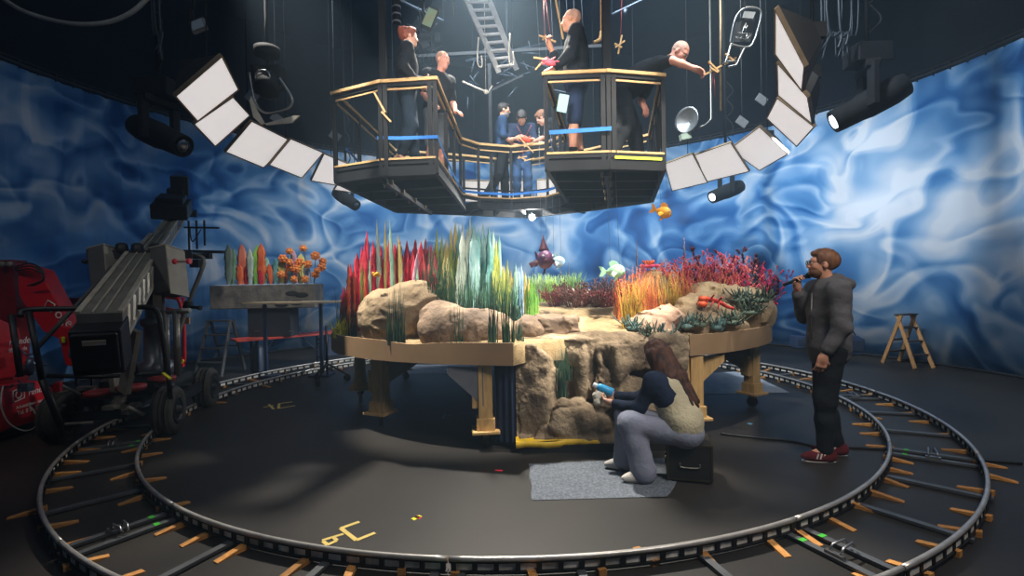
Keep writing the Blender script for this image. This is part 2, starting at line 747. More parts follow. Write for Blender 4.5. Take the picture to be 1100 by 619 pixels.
# wooden wedges under both rails
wp = MB()
wp.prism([(-.10, -.022, 0), (.10, -.022, 0), (.10, -.022, .034), (-.10, -.022, .006)], (0, .044, 0))
wedge = wp.build('wooden_wedge', m_wedge, origin=(0, 0, 0))
k = 0
for rr, nm in ((R1, 'inner'), (R2, 'outer')):
    a = -176.0
    while a < 180:
        a += random.uniform(3.4, 6.6) if a < 0 else random.uniform(4, 8)
        if nm == 'outer' and -108 < a < -72:
            continue
        w = wedge if k == 0 else wedge.copy()
        if k:
            COL.objects.link(w)
        k += 1
        side = random.choice((1, 1, -1)) if nm == 'inner' else random.choice((-1, -1, 1))
        p = pol(a, rr + side * random.uniform(.055, .09), .0)
        w.location = p
        w.rotation_euler = (0, 0, math.radians(a + random.uniform(-14, 14)) + (PI if side > 0 else 0))
        tag(w, f'small pale wooden wedge pushed under the {nm} rail of the circular track', 'wedge', f'wedges under the {nm} rail')

# ================================================================== marks and cloths on the floor
m_ytape = M('yellow_tape', (200, 175, 95), .7, var=.1)
m_ytape2 = M('bright_yellow', (225, 210, 40), .6, var=.05)
m_rtape = M('red_tape', (225, 45, 60), .6, var=.05)


def tape_lines(name, segs, w, mat, label):
    mb = MB()
    for i, (a, b) in enumerate(segs):
        p, q = gr(*a), gr(*b)
        z = .0015 + .0007 * i
        mb.bar(Vector((p.x, p.y, z)), Vector((q.x, q.y, z)), w, .002)
    return tag(mb.build(name, mat), label, 'tape mark')


tape_lines('tape_mark', [((366, 568), (386, 561)), ((366, 568), (383, 581)), ((383, 581), (403, 573))], .028, m_ytape, 'square bracket of yellow tape on the black floor near the front rail')
tape_lines('tape_digit', [((346, 581), (369, 574)), ((347, 582), (352, 586)), ((352, 586), (362, 581.5)), ((362, 581.5), (357.5, 577.5))], .024, m_ytape, 'number 6 made of yellow tape beside the taped bracket')
tape_lines('tape_mark', [((300, 434), (299, 439)), ((299, 434), (314, 432)), ((300, 439), (317, 436)), ((283, 438), (294, 436)), ((289, 435), (294, 440))], .03, m_ytape, 'far yellow tape bracket on the floor near the red bench')
tape_lines('tape_scrap', [((443, 558.5), (452, 554.5))], .035, m_ytape2, 'bright yellow tape scrap on the open floor')
tape_lines('tape_scrap', [((446, 555.5), (452, 557))], .03, m_rtape, 'red tape scrap lying across the yellow scrap')
tape_lines('tape_scrap', [((532, 505.5), (540, 506))], .03, m_rtape, 'single pink red tape scrap on the floor below the cliff')
tape_lines('tape_scrap', [((803, 455), (808, 456))], .04, M('blue_scrap', (90, 150, 190), .6), 'pale blue scrap on the floor behind the seated woman')
tape_lines('tape_scrap', [((476, 447), (484, 447)), ((478, 444), (476, 450))], .02, M('grey_scrap', (90, 110, 130), .6), 'grey tape scrap in the shade under the table')

m_mat = M('felt_grey', (96, 102, 110), .95, var=.35, scale=60, bump=.3, bscale=150)


def cloth_on_floor(name, pts, mat, label, cat, bumpy=.004):
    P = [gr(*p) for p in pts]

    def fn(u, v):
        a = P[0].lerp(P[1], u)
        b = P[3].lerp(P[2], u)
        p = a.lerp(b, v)
        e = min(u, 1 - u, v, 1 - v)
        z = .004 + bumpy * (1 + math.sin(9 * u + 3 * v) * math.sin(7 * v + 1)) * min(1, e * 8)
        return Vector((p.x + .012 * math.sin(13 * v) * (u - .5), p.y, z))
    mb = MB().grid(fn, 40, 24)
    mb.grid(lambda u, v: fn(1 - u, v) * Vector((1, 1, 0)).length_squared ** 0 - Vector((0, 0, .003)), 40, 24)
    return tag(mb.build(name, mat), label, cat)


cloth_on_floor('floor_mat', [(572, 538), (716, 534), (748, 491), (568, 499)], m_mat, 'grey felt mat on the floor in front of the rock cliff', 'mat')
cloth_on_floor('floor_cloth', [(740, 424), (848, 422), (800, 399), (745, 402)], M('sheet_grey', (150, 158, 168), .9, var=.1), 'pale grey sheet on the floor under the table by the microphone man', 'cloth')
cloth_on_floor('floor_cloth', [(430, 402), (520, 402), (515, 392), (440, 392)], M('sheet_grey', (150, 158, 168)), 'pale grey sheet on the floor far under the table on the crane side', 'cloth')

cab = [gr(774, 466, .012), gr(800, 469, .012), gr(850, 474, .012), gr(880, 480, .012), gr(918, 481, .012), gr(960, 483.5, .012), gr(1000, 488, .012), gr(1050, 494, .012), gr(1098, 498, .012)]
tag(MB().tube(catmull(cab, 8), .011, 6).build('floor_cable', M('black_rubber', (16, 16, 17), .5)), 'long black cable running over the floor past the standing man', 'cable')

# ================================================================== softbox ring
m_diff = bpy.data.materials.new('softbox_glow')
m_diff.use_nodes = True
_b = m_diff.node_tree.nodes['Principled BSDF']
_b.inputs['Base Color'].default_value = (.8, .8, .8, 1)
_b.inputs['Emission Color'].default_value = (1, .965, .965, 1)
_b.inputs['Emission Strength'].default_value = 0.60
m_house = M('softbox_black', (15, 17, 21), .85, var=.15)
m_rimw = M('softbox_rim', (120, 104, 82), .7, var=.15)
# corners read as outer pair at 3.2 m and inner pair at 3.55 m height, the two circles the ring hangs on
RING = [((188, 103), (212, 130), (238, 60), (256, 96)), ((208, 133), (231, 157), (250, 104), (268, 124)), ((242, 163), (283, 180), (270, 130), (312, 151)),
        ((289, 177), (324, 191), (312, 149), (347, 164)), ((334, 194), (374, 201), (348, 165), (386, 181))]
PAN = [tuple(gr(*q, 3.2 if j < 2 else 3.55) for j, q in enumerate(c)) for c in RING]
for i in range(8):
    a0, a1 = 147.0 - 13.1 * i - .4, 147.0 - 13.1 * i - 12.4
    PAN.append((pol(a0, 3.64, 3.2), pol(a1, 3.64, 3.2), pol(a0 - .6, 3.25, 3.55), pol(a1 + .6, 3.25, 3.55)))
RING = [((722, 205), (760, 196), (714, 176), (744, 165)), ((760, 195), (805, 184), (745, 167), (785, 153)), ((816, 183), (847, 165), (784, 160), (816, 136)),
        ((856, 157), (875, 136), (824, 127), (835, 105)), ((873, 133), (868, 104), (836, 102), (835, 67)), ((862, 98), (865, 71), (833, 58), (833, 9))]
PAN += [tuple(gr(*q, 3.2 if j < 2 else 3.55) for j, q in enumerate(c)) for c in RING]
ORD = 'first second third fourth fifth sixth seventh eighth ninth tenth eleventh twelfth thirteenth fourteenth fifteenth sixteenth seventeenth eighteenth nineteenth twentieth'.split()
for i, (A0, A1, B0, B1) in enumerate(PAN):
    c = (A0 + A1 + B0 + B1) / 4
    nrm = (A1 - A0).cross(B0 - A0).normalized()
    if nrm.z < 0:
        nrm = -nrm
    t = thing('softbox', f'glowing white softbox panel, {ORD[i]} in the lamp ring counted from the crane side', 'softbox lamp', c, 'softbox panels hung in a ring')
    MB().prism([A0, A1, B1, B0], nrm * .012).build('diffuser', m_diff, t)
    mb = MB()
    for p, q in ((A0, A1), (A1, B1), (B1, B0), (B0, A0)):
        mb.bar(p + nrm * .008, q + nrm * .008, .014, .035, nrm)
    mb.build('rim', m_rimw, t)
    mb = MB()
    lo = [A0 + nrm * .02, A1 + nrm * .02, B1 + nrm * .02, B0 + nrm * .02]
    hi = [c + nrm * .22 + (p - c) * .36 for p in lo]
    for j in range(4):
        hi[j] = hi[j] - nrm * ((hi[j] - c).dot(nrm) - .22)
    mb.add(lo + hi, [(0, 1, 5, 4), (1, 2, 6, 5), (2, 3, 7, 6), (3, 0, 4, 7), (4, 5, 6, 7), (3, 2, 1, 0)])
    mb.build('housing', m_house, t)
    mb = MB()
    top = c + nrm * .20
    mb.box(top + Vector((0, 0, .05)), (.13, .13, .12))
    mb.build('lamp_head', m_house, t)
    MB().tube([top + Vector((0, 0, .1)), Vector((top.x, top.y, 8.0))], .007, 5).build('hanger', m_house, t)

# ================================================================== puppeteers' gantry
ZF, ZR = 2.9, 3.83
m_gsteel = M('gantry_steel', (15, 17, 21), .6, .0, var=.2, spec=.25)
m_gdeck = M('gantry_deck', (14, 15, 18), .8, var=.25, scale=4)
m_gwood = M('rail_wood', (196, 158, 104), .6, var=.14, scale=9, aniso=(2, 2, 12))
m_blue = M('blue_strap', (30, 110, 190), .6, var=.08)
g = thing('puppeteer_gantry', 'black steel gantry with wooden handrails and two projecting balconies above the set', 'gantry', (0.05, 7.3, ZF))
LB = [(-2.08, 5.93), (-1.45, 5.62), (-.82, 5.55), (-.76, 8.4), (-1.95, 8.45)]
RB = [(.41, 5.48), (1.09, 5.44), (1.73, 5.58), (2.24, 7.84), (.89, 7.75)]
GB = [(-1.95, 8.47), (-.83, 8.95), (.27, 9.5), (1.44, 8.65), (2.23, 7.86), (.88, 7.77), (.62, 8.25), (.02, 8.42), (-.5, 8.22), (-.75, 8.42)]


def z3(P, z):
    return [Vector((x, y, z)) for x, y in P]


for P in (LB, RB, GB):
    Q = z3(P, ZF - .03)
    MB().prism(Q, (0, 0, .03)).build('deck', m_gdeck, g)
    mb = MB()
    for i in range(len(P)):
        a, b = Vector((*P[i], ZF - .085)), Vector((*P[(i + 1) % len(P)], ZF - .085))
        mb.bar(a, b, .05, .105)
    mb.build('deck_frame', m_gsteel, g)


def lerp2(a, b, t):
    return (a[0] + (b[0] - a[0]) * t, a[1] + (b[1] - a[1]) * t)


m_brass = M('clamp_brass', (120, 100, 70), .5, .6)
for L0, L1, R0, R1_ in ((LB[0], LB[4], LB[2], LB[3]), (RB[0], RB[4], RB[2], RB[3])):
    for t_ in (.25, .5, .75):
        a, b = lerp2(L0, L1, t_), lerp2(R0, R1_, t_)
        MB().bar(Vector((*a, ZF - .085)), Vector((*b, ZF - .085)), .06, .1).build('joist', m_gsteel, g)
    a, b = lerp2(L0, R0, .5), lerp2(L1, R1_, .5)
    MB().bar(Vector((*a, ZF - .16)), Vector((*b, ZF - .16)), .05, .06).build('beam', m_gsteel, g)
    for t_ in (.05, .25, .5, .75):
        c = lerp2(a, b, t_)
        for s in (-.045, .045):
            MB().box((c[0] + s, c[1], ZF - .15), (.03, .05, .05)).tube([(c[0] + s, c[1], ZF - .21), (c[0] + s, c[1], ZF - .12)], .008, 6).build('clamp', m_brass, g)
for i in range(5):
    t_ = (i + .5) / 5
    a = lerp2((-1.3, 8.7), (1.9, 8.15), t_)
    MB().bar(Vector((a[0] * .55, 8.3, ZF - .085)), Vector((a[0] * .85, 9.05, ZF - .085)), .05, .09).build('joist', m_gsteel, g)

RAILS = [[(-1.97, 8.4), (-2.08, 5.93), (-1.45, 5.62)], [(-1.45, 5.62), (-.82, 5.55), (-.78, 7.85), (-.52, 8.2), (.02, 8.4), (.62, 8.22), (.87, 7.75), (.41, 5.48), (1.09, 5.44)],
         [(1.09, 5.44), (1.73, 5.58), (2.22, 7.8)], [(-1.95, 8.5), (-.83, 8.92), (.27, 9.46), (1.44, 8.62), (2.2, 7.86)]]


def post(x, y, w=.045, z0=ZF - .12, z1=ZR - .03):
    MB().box((x, y, (z0 + z1) / 2), (w, w, z1 - z0)).build('post', m_gsteel, g)


done = set()
for r_i, R in enumerate(RAILS):
    for i in range(len(R) - 1):
        a, b = Vector((*R[i], 0)), Vector((*R[i + 1], 0))
        d = (b - a)
        ln = d.length
        e = d.normalized() * .03
        up_ = Vector((0, 0, 1))
        MB().bar(a - e + up_ * ZR, b + e + up_ * ZR, .075, .04).build('handrail', m_gwood, g, bevel=.006)
        MB().bar(a + up_ * (ZR - .045), b + up_ * (ZR - .045), .04, .035).build('rail_tube', m_gsteel, g)
        MB().bar(a + up_ * (ZF + .02), b + up_ * (ZF + .02), .04, .05).build('kick_tube', m_gsteel, g)
        MB().bar(a + e + up_ * (ZR - .09), b - e + up_ * (ZR - .09), .02, .02).build('wood_strip', m_gwood, g)
        MB().bar(a + up_ * (ZF + .055), b + up_ * (ZF + .055), .05, .022).build('toe_board', m_gwood, g)
        if r_i == 3:
            MB().bar(a + up_ * (ZF + .35), b + up_ * (ZF + .35), .03, .03).build('mid_rail', m_gsteel, g)
        npost = max(1, round(ln / .75))
        for k in range(npost + 1):
            p = a.lerp(b, k / npost)
            key = (round(p.x, 1), round(p.y, 1))
            if key in done:
                continue
            done.add(key)
            post(p.x, p.y)
for x, y in ((-1.39, 5.61), (-.88, 5.56), (1.03, 5.445), (1.15, 5.455)):
    post(x, y, .05)
# suspension posts up to the roof
for x, y, w in ((1.09, 5.50, .085), (-1.45, 5.78, .075), (-.31, 8.33, .055)):
    z1 = 8.0 if y < 8 else 5.2
    MB().box((x, y, (ZF + z1) / 2), (w, w, z1 - ZF)).build('suspension_post', m_gsteel, g)
MB().bar((-.31, 8.33, 4.75), (.25, 8.33, 5.0), .035).build('brace', m_gsteel, g)
MB().bar((-1.6, 8.4, 5.38), (1.6, 8.4, 5.5), .05).build('cross_beam', m_gsteel, g)


def strap(pts, w=.038):
    mb = MB()
    for a, b in zip(pts, pts[1:]):
        mb.bar(a, b, .008, w)
    mb.build('strap', m_blue, g)


strap([at(405, 148, 5.62), at(430, 148.5, 5.56), at(470, 147, 5.5), (-.79, 5.9, 3.12), (-.76, 6.8, 3.0), (-.745, 7.8, 2.99), (-.5, 8.15, 3.02), (.02, 8.36, 3.02), (.6, 8.2, 3.04), (.83, 7.75, 3.06)])
strap([at(590, 142.5, 5.44), at(657, 138, 5.40)], .045)
strap([at(591, 150, 5.5), (.62, 6.6, 3.12)], .03)
strap([at(372, 160, 5.95), (-2.0, 7.4, 3.1)], .03)
# loose offcuts of wood tied to the balcony
MB().bar(at(402, 99, 5.58), at(414, 121, 5.56), .025, .02).build('wood_offcut', m_gwood, g)
MB().bar(at(410, 120, 5.57), at(420, 131, 5.55), .022, .018).build('wood_offcut', m_gwood, g)
mb = MB()
a, b = Vector((1.15, 5.42, ZF - .01)), Vector((1.70, 5.545, ZF - .01))
mb.bar(a, b, .008, .03)
mb.build('warning_tape', M('lime_tape', (215, 235, 60), .6, var=.03), g)['label'] = 'lime yellow tape along the balcony edge'
mb = MB()
mb.box((.60, 5.515, 3.52), (.11, .01, .2), Matrix.Rotation(.2, 3, 'Y'))
tag(mb.build('cleaning_cloth', M('mint_cloth', (165, 215, 205), .9, var=.1, bump=.2)), 'pale mint cloth hanging at the waist of the bald man in dark shorts', 'cloth')
# ================================================================== scenery table
m_card = M('rim_board', (150, 122, 90), .75, var=.08, scale=3)
m_ply = M('leg_wood', (196, 160, 104), .65, var=.15, scale=7, aniso=(6, 6, 1))
m_plyd = M('ply_brace', (120, 122, 128), .7, var=.1)
m_cast = M('caster_black', (18, 18, 20), .5)
m_castm = M('caster_metal', (110, 95, 60), .4, .7)
LIP = [(-2.32, 6.7), (-2.2, 6.0), (-1.98, 5.5), (-1.64, 5.13), (-1.19, 4.81), (-.63, 4.58), (0, 4.42)]
RIP = [(1.72, 4.80), (2.16, 5.0), (2.59, 5.31), (2.96, 5.69), (3.22, 6.2), (3.26, 6.9)]
BK = [(3.26, 6.9), (2.95, 8.0), (2.1, 8.95), (.7, 9.35), (-.8, 9.05), (-1.85, 8.1), (-2.32, 6.7)]


def c2(P, n=8):
    return [(p.x, p.y) for p in catmull([(x, y, 0) for x, y in P], n)]


lip, rip, bk = c2(LIP), c2(RIP), c2(BK)
outline = lip + [(0.15, 4.62), (.85, 4.74), (1.58, 4.9)] + rip + bk[1:-1]
CT = Vector((.45, 7.0, 0))
tab = thing('scenery_table', 'round wheeled wooden table with brown curved rim carrying the underwater set', 'table', (.45, 7.0, 0))
MB().prism([(CT.x + (x - CT.x) * .97, CT.y + (y - CT.y) * .97, .78) for x, y in lip + [(.12, 5.02), (1.62, 5.12)] + rip + bk[1:-1]], (0, 0, .03)).build('table_top', m_plyd, tab)


def rim(P, notch=None):
    mb = MB()
    k = len(P)
    vs = []
    for i, (x, y) in enumerate(P):
        n_ = Vector((x, y, 0)) - CT
        n_.normalize()
        zt = 1.0
        if notch:
            u = i / (k - 1)
            zt -= notch * math.exp(-((u - .73) / .07) ** 2) + .02 * max(0, 1 - u * 3)
        for r_, z_ in ((0, .795), (0, zt), (-.022, zt), (-.022, .795)):
            vs.append((x + n_.x * r_, y + n_.y * r_, z_))
    fs = []
    for i in range(k - 1):
        for j in range(4):
            j2 = (j + 1) % 4
            fs.append((i * 4 + j, i * 4 + j2, i * 4 + 4 + j2, i * 4 + 4 + j))
    fs += [(3, 2, 1, 0), (4 * k - 4, 4 * k - 3, 4 * k - 2, 4 * k - 1)]
    return mb.add(vs, fs)


rim(lip, .028).build('rim', m_card, tab)
rim(rip).build('rim', m_card, tab)
rim(bk).build('rim', m_card, tab)


def table_leg(x, y, rot=0.0, s=.125, brace=None, round_=False):
    R = Matrix.Rotation(rot, 3, 'Z')
    mb = MB()
    if round_:
        mb.lathe([(.07, .8), (.07, .36), (.085, .33), (.085, .28), (.10, .24), (.14, .20), (.14, .17)][::-1], (x, y, 0), n=16)
    else:
        mb.box((x, y, .47), (s, s, .62), R)
        mb.box((x, y, .235), (s * 1.3, s * 1.3, .11), R)
        mb.box((x, y, .168), (s * 1.95, s * 1.95, .026), R)
        mb.box(Vector((x, y, .50)) + R @ Vector((-s * .72, .01, 0)), (s * .45, s * .8, .24), R)
    lg = mb.build('leg', m_ply, tab, bevel=.004)
    mb = MB().lathe([(.02, -.02), (.062, -.018), (.062, .018), (.02, .02)], (x, y, .064), (math.cos(rot + .6), math.sin(rot + .6), 0), 18)
    mb.build('caster', m_cast, lg)
    MB().box((x, y, .13), (.05, .085, .05), R).build('caster_fork', m_castm, lg)
    if brace:
        bx, by, m_ = brace
        d = Vector((bx, by, 0))
        p = Vector((x, y, 0)) + Vector((-d.y, d.x, 0)).normalized() * .07 + Vector((0, 0, 0))
        MB().prism([p + Vector((0, 0, .765)), p + d + Vector((0, 0, .765)), p + d + Vector((0, 0, .70)), p + Vector((0, 0, .40))], Vector((d.y, -d.x, 0)).normalized() * .018).build('brace', m_, tab)


table_leg(-.27, 4.62, .1, .13, (-.34, .05, m_plyd))
table_leg(-1.44, 5.34, -.4, .14, (.5, .5, m_plyd))
table_leg(-2.02, 6.5, -.2, .12, None, True)
table_leg(-1.75, 8.0, .3, .11, (.4, -.2, m_plyd))
table_leg(1.80, 4.92, .12, .13, (.36, .06, m_ply))
table_leg(2.86, 5.92, .5, .13, (-.45, .35, m_plyd))
table_leg(2.62, 8.0, .4, .11)
table_leg(.6, 8.9, 0, .11)
MB().bar((-1.44, 5.34, .72), (2.62, 8.0, .72), .09, .08).build('under_beam', m_plyd, tab)
MB().bar((2.86, 5.92, .72), (-1.75, 8.0, .72), .09, .08).build('under_beam', m_plyd, tab)
mb = MB()
mb.grid(lambda u, v: Vector((-.18 + .2 * u, 4.60 - .06 * u + .012 * math.sin(u * 22), .06 + .72 * v)), 24, 4)
mb.grid(lambda u, v: Vector((.02 - .2 * u, 4.56 + .06 * u + .012 * math.sin((1 - u) * 22), .06 + .72 * v)), 24, 4)
mb.build('skirt', M('navy_cloth', (22, 36, 62), .9), tab)

# ------------------------------------------------------------------ sand
m_sand = M('sand', (156, 134, 98), .95, var=.2, scale=14, bump=.5, bscale=90, detail=8)


def sand_rise(y):
    t = min(1, max(0, (y - 4.9) / 2.4))
    return .19 * t * t * (3 - 2 * t) + .03 * max(0, y - 7.3)


def edge_t(x, y):
    """how far out from the middle of the table, 1 at the rim"""
    a = math.atan2(y - CT.y, x - CT.x)
    best = min(outline, key=lambda q: abs((math.atan2(q[1] - CT.y, q[0] - CT.x) - a + PI) % (2 * PI) - PI))
    return math.hypot(x - CT.x, y - CT.y) / math.hypot(best[0] - CT.x, best[1] - CT.y)


def sand_h(x, y, t=None):
    t = edge_t(x, y) if t is None else t
    return .99 + sand_rise(y) * (1 - min(1, t) ** 10) + .012 * math.sin(x * 2.3 + 1) * math.sin(y * 1.9) + .010 * math.sin(9 * x) * math.sin(8 * y + x)


k = len(outline)
mb = MB()
vs = [(CT.x, CT.y, sand_h(CT.x, CT.y))]
NR = 44
for i in range(1, NR + 1):
    t_ = i / NR
    for (x, y) in outline:
        px, py = CT.x + (x - CT.x) * t_ * .992, CT.y + (y - CT.y) * t_ * .992
        z = sand_h(px, py, t_)
        if i > NR - 3 and not (0 < x < 1.6 and y < 5):
            z = min(z, .97)
        vs.append((px, py, z))
for (x, y) in outline:
    vs.append((CT.x + (x - CT.x) * .992, CT.y + (y - CT.y) * .992, .795))
fs = [(0, 1 + j, 1 + (j + 1) % k) for j in range(k)]
for i in range(NR):
    for j in range(k):
        a, b = 1 + i * k, 1 + (i + 1) * k
        fs.append((a + j, b + j, b + (j + 1) % k, a + (j + 1) % k))
mb.add(vs, fs, True)
tag(mb.build('sand', m_sand), 'pale ochre sand spread over the scenery table', 'sand', kind='stuff')


# ------------------------------------------------------------------ rocks
def rock_mat(name, a, b, sc=3.0):
    return M(name, a, .9, rgb2=b, scale=sc, bump=.9, bscale=20, detail=10)


m_r1 = rock_mat('rock_ochre', (116, 98, 76), (166, 144, 112))
m_r2 = rock_mat('rock_brown', (92, 78, 66), (142, 120, 98))
m_r3 = rock_mat('rock_pale', (170, 146, 124), (208, 188, 160), 5)
m_r4 = rock_mat('rock_dark', (74, 62, 52), (122, 100, 78))
m_r5 = rock_mat('rock_rose', (150, 118, 100), (196, 166, 140), 7)


def rock(parts, mat, label, h=.022, amp=.05, fr=3.0, seed=0, name='boulder'):
    s = SDF()
    for p in parts:
        c, r = p[0], p[1]
        R = Matrix.Rotation(p[2], 3, 'Z') if len(p) > 2 else Matrix.Identity(3)
        if len(p) > 3:
            R = R @ Matrix.Rotation(p[3], 3, 'Y')
        if len(p) > 4 and p[4]:
            s.rbox(c, tuple(v * .72 for v in r), np.array(R), min(r) * .28, .05)
        else:
            s.ell(c, r, np.array(R), .06)

    def disp(x, y, z):
        q = fbm(x * fr + seed, y * fr, z * fr, 4) * amp
        rr = np.abs(fbm(x * fr * 1.3 - seed, y * fr * 1.3, z * fr * 2.0, 2))
        return q - amp * .7 * np.maximum(0, .22 - rr) / .22
    V, Q = s.mesh(h, disp, 1)
    return tag(np_mesh(name, V, Q, mat), label, 'rock')


rock([((-1.22, 5.26, 1.22), (.42, .3, .33), .2, -.25), ((-1.46, 5.32, 1.14), (.2, .24, .22)), ((-.98, 5.3, 1.30), (.2, .24, .25))], m_r1, 'largest ochre boulder on the table with a rounded top below the red corals', seed=1, amp=.035)
rock([((-.36, 4.93, 1.06), (.46, .24, .22), .05, .12), ((-.72, 4.92, 1.10), (.24, .22, .26), 0, .3), ((.16, 4.92, 1.07), (.16, .16, .13))], m_r2, 'long low brown boulder lying along the rim beneath the tall green blades', seed=4, amp=.03)
rock([((.44, 5.02, 1.06), (.24, .16, .13), .05, 0, 1)], m_r2, 'small brown block of rock on the sand beside the long low boulder', h=.016, seed=9, amp=.03, fr=5)
rock([((1.42, 5.02, 1.07), (.25, .2, .15), 0, -.1), ((1.62, 5.08, 1.1), (.14, .16, .15))], m_r5, 'mottled pink boulder behind the teal succulents', h=.016, seed=12, amp=.045, fr=5)
rock([((1.93, 5.2, 1.08), (.24, .2, .17), .2), ((2.0, 5.42, 1.14), (.3, .24, .22)), ((2.32, 5.42, 1.06), (.26, .2, .16), .3, .35)], m_r1, 'pale double boulder carrying the red crustacean', h=.018, seed=15, amp=.04, fr=4)
rock([((2.5, 6.0, 1.2), (.45, .3, .28), -.2, .05), ((2.78, 5.86, 1.14), (.26, .24, .26))], m_r1, 'big weathered boulder at the table corner nearest the standing man', seed=21, amp=.045)
rock([((1.53, 5.9, 1.12), (.12, .14, .22)), ((1.6, 6.1, 1.02), (.16, .16, .2))], m_r4, 'narrow dark rock behind the orange grass', h=.018, seed=25, amp=.035, fr=5)
rock([((1.82, 6.35, 1.35), (.2, .2, .3)), ((1.95, 6.4, 1.2), (.3, .24, .25))], m_r1, 'boulder topped with the small orange flower', h=.02, seed=28, amp=.04, fr=4)
rock([((.80, 7.6, 1.22), (.13, .12, .18)), ((.86, 7.55, 1.12), (.16, .12, .1))], m_r3, 'pale standing stone far back on the sand', h=.018, seed=31, amp=.035, fr=5)
rock([((1.12, 8.0, 1.24), (.32, .2, .17)), ((.95, 8.0, 1.26), (.14, .14, .18))], m_r3, 'pale rounded stone behind the rust coloured bushes', h=.02, seed=33, amp=.035, fr=4)
rock([((.12, 6.9, 1.1), (.16, .14, .12))], m_r2, 'small brown stone half hidden behind the pale blades', h=.02, seed=36, amp=.03, fr=5)

# ------------------------------------------------------------------ rock cliff with its base
cl = thing('rock_cliff', 'carved rock cliff panel in front of the seated woman, down to yellow tape', 'cliff', (.8, 4.8, 0))
s = SDF()


def rot(z=0, y=0, x=0):
    return np.array(Matrix.Rotation(z, 3, 'Z') @ Matrix.Rotation(y, 3, 'Y') @ Matrix.Rotation(x, 3, 'X'))


s.rbox((.82, 4.93, .52), (.78, .12, .46), None, .03, .02)                      # back
s.rbox((.195, 4.70, .50), (.155, .13, .43), rot(-.30, .0, -.05), .03, .015)     # dark slab
s.rbox((.46, 4.58, .98), (.16, .3, .16), rot(0, .62), .0, .03, True)           # its cut shoulder
s.rbox((.30, 4.66, .42), (.07, .08, .28), rot(.35, .12, -.05), .03, .02)
s.rbox((.53, 4.84, .70), (.10, .06, .28), rot(-.2), .03, .02)                  # recessed wall of the cleft
s.ell((.60, 4.78, .86), (.14, .12, .14), None, .03)
s.ell((.84, 4.74, .70), (.20, .15, .37), rot(0, -.06), .02)                    # tall pillar
s.rbox((.965, 4.66, .66), (.05, .10, .27), rot(.5, -.08), .04, .02)            # its lit flank
s.ell((.655, 4.68, .66), (.07, .12, .27), rot(0, .05), .02)
s.ell((.80, 4.53, .64), (.12, .17, .30), rot(0, .06), .02, True)              # hollow
s.cone((.80, 4.66, .92), (.84, 4.60, .42), .03, .10, .012)                    # pitted cone
s.cone((.86, 4.62, .70), (.88, 4.60, .44), .04, .075, .02)
s.rbox((1.21, 4.74, .83), (.17, .11, .11), rot(.15, .1), .04, .015)            # upper right rock
s.rbox((1.47, 4.76, .66), (.13, .12, .32), rot(-.1, .05), .05, .015)           # right column
s.ell((1.12, 4.66, .50), (.22, .17, .16), rot(0, .15), .015)                   # low dome
s.ell((1.36, 4.66, .30), (.24, .18, .22), rot(0, .3), .02)
s.rbox((.47, 4.60, .27), (.10, .08, .11), rot(.3, .5), .05, .015)              # foot lobes
s.ell((.66, 4.60, .26), (.12, .13, .22), rot(0, -.55), .015)
s.ell((.82, 4.58, .22), (.10, .11, .13), rot(0, -.3), .015)
s.rbox((.82, 4.66, .09), (.76, .16, .02), rot(0, 0, .12), .03, .04)            # sandy foot
s.ell((.85, 4.86, .985), (.80, .2, .05), None, .03)


def cliff_d(x, y, z):
    q = fbm(x * 4, y * 4, z * 4, 4) * .022 + vnoise(x * 30, y * 30, z * 30) * .004
    cone_ = np.exp(-((x - .82) / .085) ** 2 - ((z - .52) / .22) ** 2)
    pit = np.maximum(0, vnoise(x * 40, y * 40, z * 40)) * .06 * cone_
    rr = np.abs(fbm(x * 3.4 + 5, y * 3.4, z * 3.4, 2))
    return q + pit * 1.3 + .022 * (np.maximum(0, .14 - rr) / .14)


V, Q = s.mesh(.0125, cliff_d, 1)
np_mesh('rock_face', V, Q, M('cliff_rock', (98, 84, 68), .92, rgb2=(158, 140, 114), scale=4, bump=.9, bscale=28, detail=10), cl)
mb = MB().box((.83, 4.72, .035), (1.62, .56, .07))
mb.build('base_board', M('base_black', (18, 18, 20), .8), cl)
mb = MB()
mb.grid(lambda u, v: Vector((.01 + 1.12 * u, 4.405 + .10 * u - .012 * math.sin(PI * v) - .004 * math.sin(u * 60), .055 + .055 * v + .008 * math.sin(u * 17))), 60, 5)
mb.grid(lambda u, v: Vector((.01 + 1.12 * u, 4.405 + .10 * u + .2 * v, .112 + .01 * v)), 60, 3)
mb.build('yellow_tape', M('tape_yellow', (214, 176, 40), .45, var=.15, scale=8), cl)['label'] = 'wrinkled yellow tape along the foot'
for x in (.08, 1.5):
    MB().lathe([(.035, -.015), (.035, .015)], (x, 4.6, .034), (1, 0, 0), 14).build('caster', m_cast, cl)
MB().box((1.64, 4.80, .5), (.03, .3, .9)).build('side_panel', m_ply, cl)


